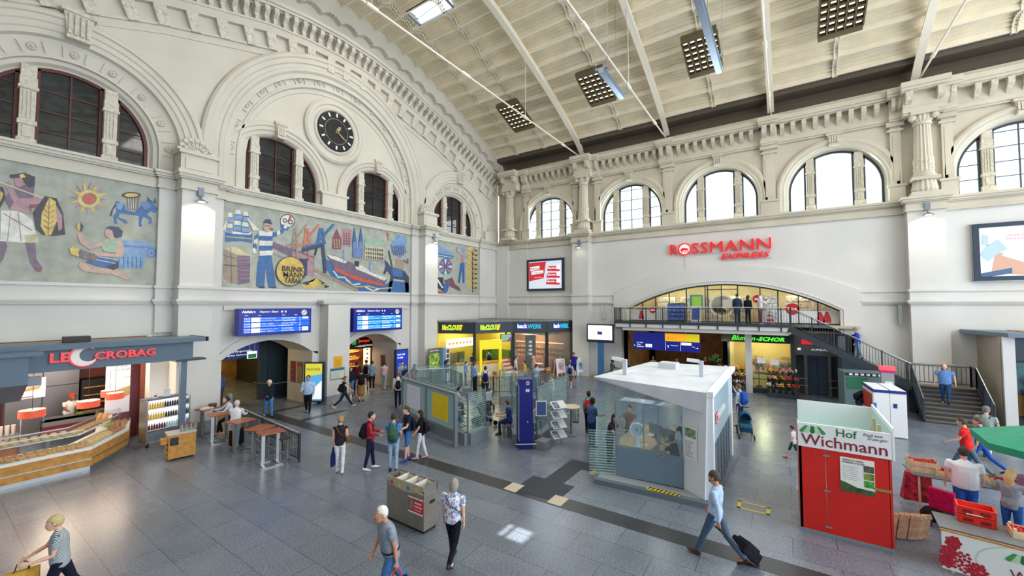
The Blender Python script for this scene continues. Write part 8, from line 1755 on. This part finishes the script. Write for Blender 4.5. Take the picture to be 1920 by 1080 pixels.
trs = thing('black_suitcase', 'black upright suitcase beside the person in white at the tables', 'suitcase',(7.0,16.95,0),.4); MB(cloth(26,26,32)).box(-.22,.22,-.14,.14,.05,.62).build('body', parent=trs, bevel=.03); MB(black).tube((-.1,.1,.6),(-.1,.1,.98),.01).tube((.1,.1,.6),(.1,.1,.98),.01).tube((-.1,.1,.98),(.1,.1,.98),.014).build('pull_handle',trs)
for s_ in (-1,1): MB(black).lathe([(.03,-.02),(.03,.02)],(s_*.17,0,.03),10, axis='y').build('wheel',trs)
i = person('baker in white shirt and red cap behind the bakery counter',(3.7,23.4),1.78,160, top=(230,226,226), legs=(40,34,36), hair=(40,34,32), skin='brown', hat=(222,60,44), LA=(30,60), RA=(36,50), lean=22, headpitch=-20)
# ---- right of the waiting area
i = person('woman in mint top with a red backpack right of the waiting area', FL(1104,812),1.68,10, top=(110,206,190), legs=(26,28,40), hair=(24,20,22), skin='dark', sleeve='long', hairstyle='bun', bag=((196,36,44), 'red backpack on the mint top',1.0))
i = person('man in blue polo shirt standing left of the kiosk', FL(1110,838),1.78,50, top=(74,104,156), legs=(34,60,100), hair=(24,20,22), skin='dark', LA=(16,70), RA=(16,70), build=1.1)
person('woman in pale top with navy bag beside the pink pavement board', FL(1068,729),1.70,350, top=(150,170,210), legs=(110,70,66), pants='short', hair=(120,70,46), hairstyle='ponytail', shoes=(220,220,224), bag=((26,44,90), 'navy bag at the pink pavement board',.9))
person('man in dark blue shirt standing before the corner bakery', FL(1076,708),1.80,350, top=(44,40,130), legs=(28,28,60), hair=(120,90,70), pants='short', build=1.1)
person('seated man in grey shirt behind the blue screen pillar',(28.0,10.3),1.75,60, top=(90,90,96), legs=(190,196,206), hair=(24,20,22), skin='dark', sit=.45, L=(84,84), R=(84,84), LA=(30,50), RA=(30,50))
MB(greysteel).box(27.7,28.4,9.2,10.7,0,.45).build('wall_bench', label='low grey bench behind the blue screen pillar', cat='bench')
# snack and cafe guests
cafe = [
 ('shopper in pale blue shirt with navy backpack at the yellow entrance',917,697,1.72,0, dict(top=(130,160,200), legs=(50,60,84), hair=(50,36,30), bag=((30,44,90), 'navy backpack at the yellow entrance',.9))),
 ('woman in light blue dress choosing at the fruit stand',948,701,1.68,320, dict(top=(150,180,210), legs=(50,90,150), hair=(196,160,110), hairstyle='long', sleeve='long', LA=(50,40), RA=(50,40))),
 ('man in dark navy shirt by the snack fence',833,716,1.76,330, dict(top=(30,44,84), legs=(40,44,56), hair=(90,50,36), bag=None)),
 ('man in dark jacket in front of the snack counter',887,708,1.76,20, dict(top=(30,32,40), legs=(36,38,46), hair=(30,26,26), sleeve='long')),
 ('boy in bright blue top near the cafe fence',873,722,1.5,100, dict(top=(40,120,210), legs=(40,50,80), hair=(36,28,28))),
 ('man in light blue shirt standing inside the waiting area',890,735,1.78,60, dict(top=(150,186,226), legs=(34,38,54), hair=(110,80,60), sleeve='long')),
 ('man in white shirt with a navy backpack standing by the pushchair',910,748,1.78,0, dict(top=(226,214,224), legs=(30,36,60), hair=(30,26,26), bag=((26,34,70), 'navy backpack worn beside the pushchair',1.0))),
 ('woman in pink blouse with blond hair at the cafe tables',1001,712,1.66,250, dict(top=(216,180,200), legs=(70,70,90), hair=(206,170,110), hairstyle='long')),
 ('man in white shirt with dark strap at the cafe tables',967,715,1.7,90, dict(top=(214,222,232), legs=(60,70,100), hair=(90,66,50))),
 ('guest in yellow shirt at the cafe tables',984,722,1.55,270, dict(top=(232,176,40), legs=(40,44,60), hair=(50,36,30))),
 ('grey-haired guest in black jacket at the cafe tables',991,703,1.7,200, dict(top=(34,34,38), legs=(40,40,44), hair=(176,170,164), sleeve='long')),
 ('guest in red top at the corner bakery window',1023,702,1.66,200, dict(top=(204,44,50), legs=(60,84,130), hair=(40,32,30))),
 ('woman in pale blue with hand raised near the cafe fence',1005,735,1.66,40, dict(top=(170,196,220), legs=(120,140,170), hair=(60,40,34), LA=(60,70), hairstyle='ponytail')),
 ('woman in white top standing behind the leaflet rack',1035,765,1.7,250, dict(top=(216,226,230), legs=(130,180,190), hair=(120,90,70), RA=(40,80), hairstyle='bun')),
]
for lb, u, v, h, f, kw in cafe: person(lb, FL(u, v), h, f, **{k_: v_ for k_, v_ in kw.items() if v_ is not None or k_ == 'pants'})
seated = [
 ('seated woman in white shirt leaning forward in the waiting area',(14.6,13.1),70, dict(top=(214,224,230), legs=(60,70,90), hair=(24,22,26), hairstyle='ponytail', lean=20)),
 ('seated elderly man with white hair behind the timetable screen',(12.95,11.8),60, dict(top=(196,214,204), legs=(90,110,150), hair=(214,206,196), lean=14)),
 ('seated person in white cap behind the timetable screen',(13.1,12.6),60, dict(top=(60,80,110), legs=(50,60,80), hair=(220,220,220), hat=(226,226,226))),
 ('seated man in blue clothes left of the blue pillar',(13.75,9.35),270, dict(top=(44,64,130), legs=(34,50,96), hair=(90,60,44), lean=8)),
 ('seated woman in green skirt behind the leaflet rack',(15.3,8.75),200, dict(top=(150,190,200), legs=(50,120,90), hair=(110,80,60))),
]
for lb, p, f, kw in seated: person(lb, p,1.7, f, sit=.46, L=(82,84), R=(78,80), LA=(30,60), RA=(34,50), **kw)
MB(panelsteel).box(-.25,.25,-.25,.25,0,.45).build('seat_cube', label='grey metal seat block under the leaning woman in the waiting area', cat='seat').location = (14.6,13.1,0)
# pushchairs
def pushchair(x, y, rz, label, col, seatc):
    r = thing('pushchair', label, 'pushchair',(x, y,0), rz); b = MB(steel); 
    for s_ in (-.24,.24): b.path([(s_,-.4,.15),(s_,.1,.55),(s_*.9,.45,1.05)],.014); b.path([(s_,.35,.15),(s_,.05,.55)],.014)
    b.build('frame',r); MB(black).tube((-.22,.46,1.05),(.22,.46,1.05),.02).build('handlebar',r)
    for s_ in (-.26,.26):
        for yy, rr_ in ((-.42,.10),(.35,.14)): MB(black).lathe([(rr_*.7,-.02),(rr_,-.02),(rr_,.02),(rr_*.7,.02)],(s_, yy, rr_),18, axis='x').build('wheel',r)
    b = MB(cloth(*seatc)); b.loft([[(-.19,-.3,.4),(.19,-.3,.4),(.19,-.3,.5),(-.19,-.3,.5)],[(-.2,.15,.42),(.2,.15,.42),(.2,.1,.56),(-.2,.1,.56)],[(-.19,.3,.85),(.19,.3,.85),(.19,.2,.9),(-.19,.2,.9)]]); b.build('seat',r)
    b = MB(cloth(*col)); b.loft([[(.23*math.cos(PI*q/8)*k_, yy,.62+.38*math.sin(PI*q/8)*k_) for q in range(9)] for yy, k_ in ((-.25,.9),(-.1,1),(.1,1),(.28,.85))], closed=False); b.build('hood',r); MB(cloth(*col)).box(-.2,.2,-.1,.3,.18,.34).build('basket',r)
pushchair(16.5,12.6, math.radians(140), 'dark navy pushchair with white hood edge in the gap of the waiting area',(30,46,66),(210,214,222)); pushchair(14.2,11.0, math.radians(60), 'dark pushchair behind the striped glass screen',(60,70,84),(90,96,104)); pushchair(18.7,1.45, math.radians(-80), 'teal and silver pushchair right of the kiosk',(40,90,120),(50,100,130)); pushchair(28.0,9.1, math.radians(20), 'black pushchair beside the seated man at the side wall',(26,26,30),(30,30,34))
# right half of the hall
i = person('man in striped shirt with a bright blue backpack right of the kiosk', FL(1388,800),1.80,300, top=(170,190,220), legs=(30,38,66), hair=(110,84,60), sleeve='long', RA=(60,90), bag=((34,80,180), 'bright blue backpack right of the kiosk',1.15))
i = person('child in white and green walking out from behind the red booth', FL(1488,862),1.15,290, top=(214,206,210), legs=(30,90,80), shoes=(220,70,50), hair=(50,36,30), pants='short', L=(20,2), R=(-14,14))
person('curly-haired woman leaning on the kiosk desk',(12.9,4.85),1.68,120, top=(60,60,66), legs=(50,50,60), hair=(60,44,36), hairstyle='bob', LA=(40,60), RA=(40,60), lean=14)
person('customer in rust top standing at the rear kiosk desk',(14.2,4.6),1.7,200, top=(150,96,70), legs=(50,50,60), hair=(60,44,36), LA=(50,50), RA=(50,50))
person('kiosk clerk in dark vest bent over the desk in front',(12.75,2.75),1.7,300, top=(40,44,66), legs=(40,44,66), hair=(50,42,40), sleeve='short', sit=.5, L=(80,80), R=(80,80), LA=(50,50), RA=(60,40), lean=16, headpitch=-14)
person('kiosk clerk in navy waistcoat standing inside the kiosk',(13.5,2.6),1.76,330, top=(34,38,58), legs=(34,38,54), hair=(60,50,44), LA=(50,50), RA=(40,40), lean=12)
MB(black).box(-.2,.2,-.2,.2,0.14,.5).build('office_seat', label='black office seat under the bent kiosk clerk', cat='chair').location = (12.75,2.75,0)
# balcony and stairs
person('man in dark coat leaning at the balcony shop door',(28.0,2.45),1.80,10, top=(40,60,90), legs=(34,44,60), hair=(60,50,40), sleeve='long', z=4.06)
person('woman in dark clothes in front of the balcony card rack',(28.1,1.9),1.70,30, top=(30,34,44), legs=(30,34,44), hair=(40,30,30), sleeve='long', z=4.06, hairstyle='bob')
person('woman in white headscarf and white top on the balcony',(27.7,1.25),1.66,60, top=(230,226,232), legs=(150,80,84), hair=(226,214,222), hairstyle='scarf', sleeve='long', RA=(60,90), shoes=(230,230,230), z=4.06)
cr = thing('card_rack', 'tall wire rack of greeting cards on the balcony', 'rack',(28.3,.75,4.06)); MB(steel).lathe([(.25,0),(.25,.03),(.02,.05),(.02,1.75)], n=14).build('stand',cr); b = MB(mat('greeting_cards',(190,206,214),.6, noise=.6, scale=14))
for z in range(6): b.box(-.25,.25,-.3,.3,.3+.24*z,.46+.24*z)
b.build('card', parent=cr, kind='stuff')
br = thing('bag_rack', 'dark rack of bags and magazines on the balcony left of the pavement board', 'rack',(28.2,6.0,4.06)); MB(anthracite).box(-.25,.25,-.55,.55,0,.12).box(.2,.25,-.55,.55,0,1.25).build('frame',br); b = MB(mat('magazine_mix',(70,90,160),.6, noise=.9, scale=12))
for z in range(4): b.box(-.18,.2,-.5,.5,.15+.27*z,.36+.27*z)
b.build('goods', parent=br, kind='stuff')
pb = thing('pavement_board', 'blue printed pavement board standing on the balcony', 'pavement board',(27.95,4.75,4.06),0); MB(C(200,210,226)).add([(-.1,-.3,0),(-.1,.3,0),(.1,.3,1.05),(.1,-.3,1.05),(-.06,-.3,0),(-.06,.3,0),(.14,.3,1.05),(.14,-.3,1.05)],[(0,3,2,1),(4,5,6,7),(0,1,5,4),(1,2,6,5),(2,3,7,6),(3,0,4,7)]).build('board',pb); MB(C(50,80,150)).add([(-.085,-.22,.2),(-.085,.22,.2),(.06,.22,.92),(.06,-.22,.92)],[(0,3,2,1),(0,1,2,3)]).build('print',pb)
person('woman in bright blue jacket walking down the upper stair flight',(27.7,-3.05),1.66,270, top=(34,64,190), legs=(120,160,200), hair=(130,120,110), sleeve='long', z=2.36, L=(14,10), R=(-6,10), lean=6)
person('stout man in blue short-sleeved shirt coming down the lower steps',(26.4,-5.9),1.80,185, top=(104,146,210), legs=(44,74,120), hair=(120,90,70), hairstyle='bald', z=.72, L=(10,12), R=(-6,8), LS=16, RS=16, build=1.25, headpitch=-22)
i = person('man in cap with a backpack bending near the white cabinets', FL(1612,795),1.76,80, top=(34,38,48), legs=(60,66,76), hair=(150,140,130), hat=(214,206,190), lean=38, headpitch=-20, LA=(40,30), RA=(50,20), bag=((34,40,50), 'black and white backpack on the bending man',1.1))
i = person('man in red shirt and grey jeans walking toward the left of the stairs',(18.3,-4.5),1.78,280, top=(224,46,44), legs=(84,112,124), hair=(74,54,44), L=(28,4), R=(-24,20), LA=(20,40), RA=(-6,10), lean=4, build=1.1)
i = person('person in blue jeans behind the man in the red shirt',(18.9,-4.95),1.72,275, top=(60,80,150), legs=(40,90,180), hair=(90,70,50), L=(26,4), R=(-24,24), RA=(20,60))
i = person('walker in pale patterned shirt and grey cap with a grey rucksack',(20.6,-5.55),1.74,10, topmat=stripes, legs=(200,190,180), hair=(130,126,120), hat=(120,124,130), pants='cropped', L=(10,2), R=(-14,20), LS=14, RS=14, bag=((120,140,130), 'grey green rucksack on the pale patterned shirt',1.0), build=1.1)
i = person('stout man in white dotted shirt and jeans standing at the stall',(14.05,-3.4),1.82,350, topmat=dots, legs=(40,90,170), hair=(50,40,36), skin='light', LA=(4,12), RA=(10,30), build=1.3, LS=12, RS=12)
i = person('woman with long blond hair in grey shirt at the stall',(13.5,-3.95),1.62,20, top=(146,152,164), legs=(40,84,160), hair=(206,176,120), hairstyle='long', LA=(30,60), RA=(40,50))
person('stall keeper in black top and cream apron under the umbrella',(15.0,-5.2),1.66,200, top=(24,24,28), legs=(216,206,186), pants=None, skirt=.3, hair=(60,40,36), LA=(30,50), RA=(30,50))
person('person with red backpack and headscarf near the flower shop',(30.2,4.6),1.68,0, top=(90,60,60), legs=(40,40,50), hair=(200,150,110), hairstyle='scarf', bag=((170,30,40), 'dark red backpack near the flower shop',1.0))
for j,(p, c_, lb) in enumerate((((31.5,8.4),(200,190,160), 'guest in cream shirt seated in the dim tunnel cafe'),((31.2,6.6),(226,200,120), 'guest in yellow shirt seated in the dim tunnel cafe'))): person(lb, p,1.7,180+40*j, top=c_, hair=(150,130,110), sit=.46, L=(80,80), R=(80,80)); MB(darkwood).box(-.25,.25,-.25,.25,0,.45).build('cafe_stool', label=['brown stool under the cream-shirted cafe guest', 'brown stool under the yellow-shirted cafe guest'][j], cat='stool').location = (p[0], p[1],0)
for j in range(4): t = thing('tunnel_cafe_table', 'dark round table in the dim tunnel cafe', 'table',(30.6+.9*(j % 2),7.4+.9*(j//2)+.3*j,0), group='round tables of the dim tunnel cafe'); MB(darkwood).lathe([(.35,.7),(.35,.73)], n=18).build('tabletop',t); MB(black).lathe([(.22,0),(.22,.02),(.03,.04),(.03,.7)], n=12).build('leg',t)
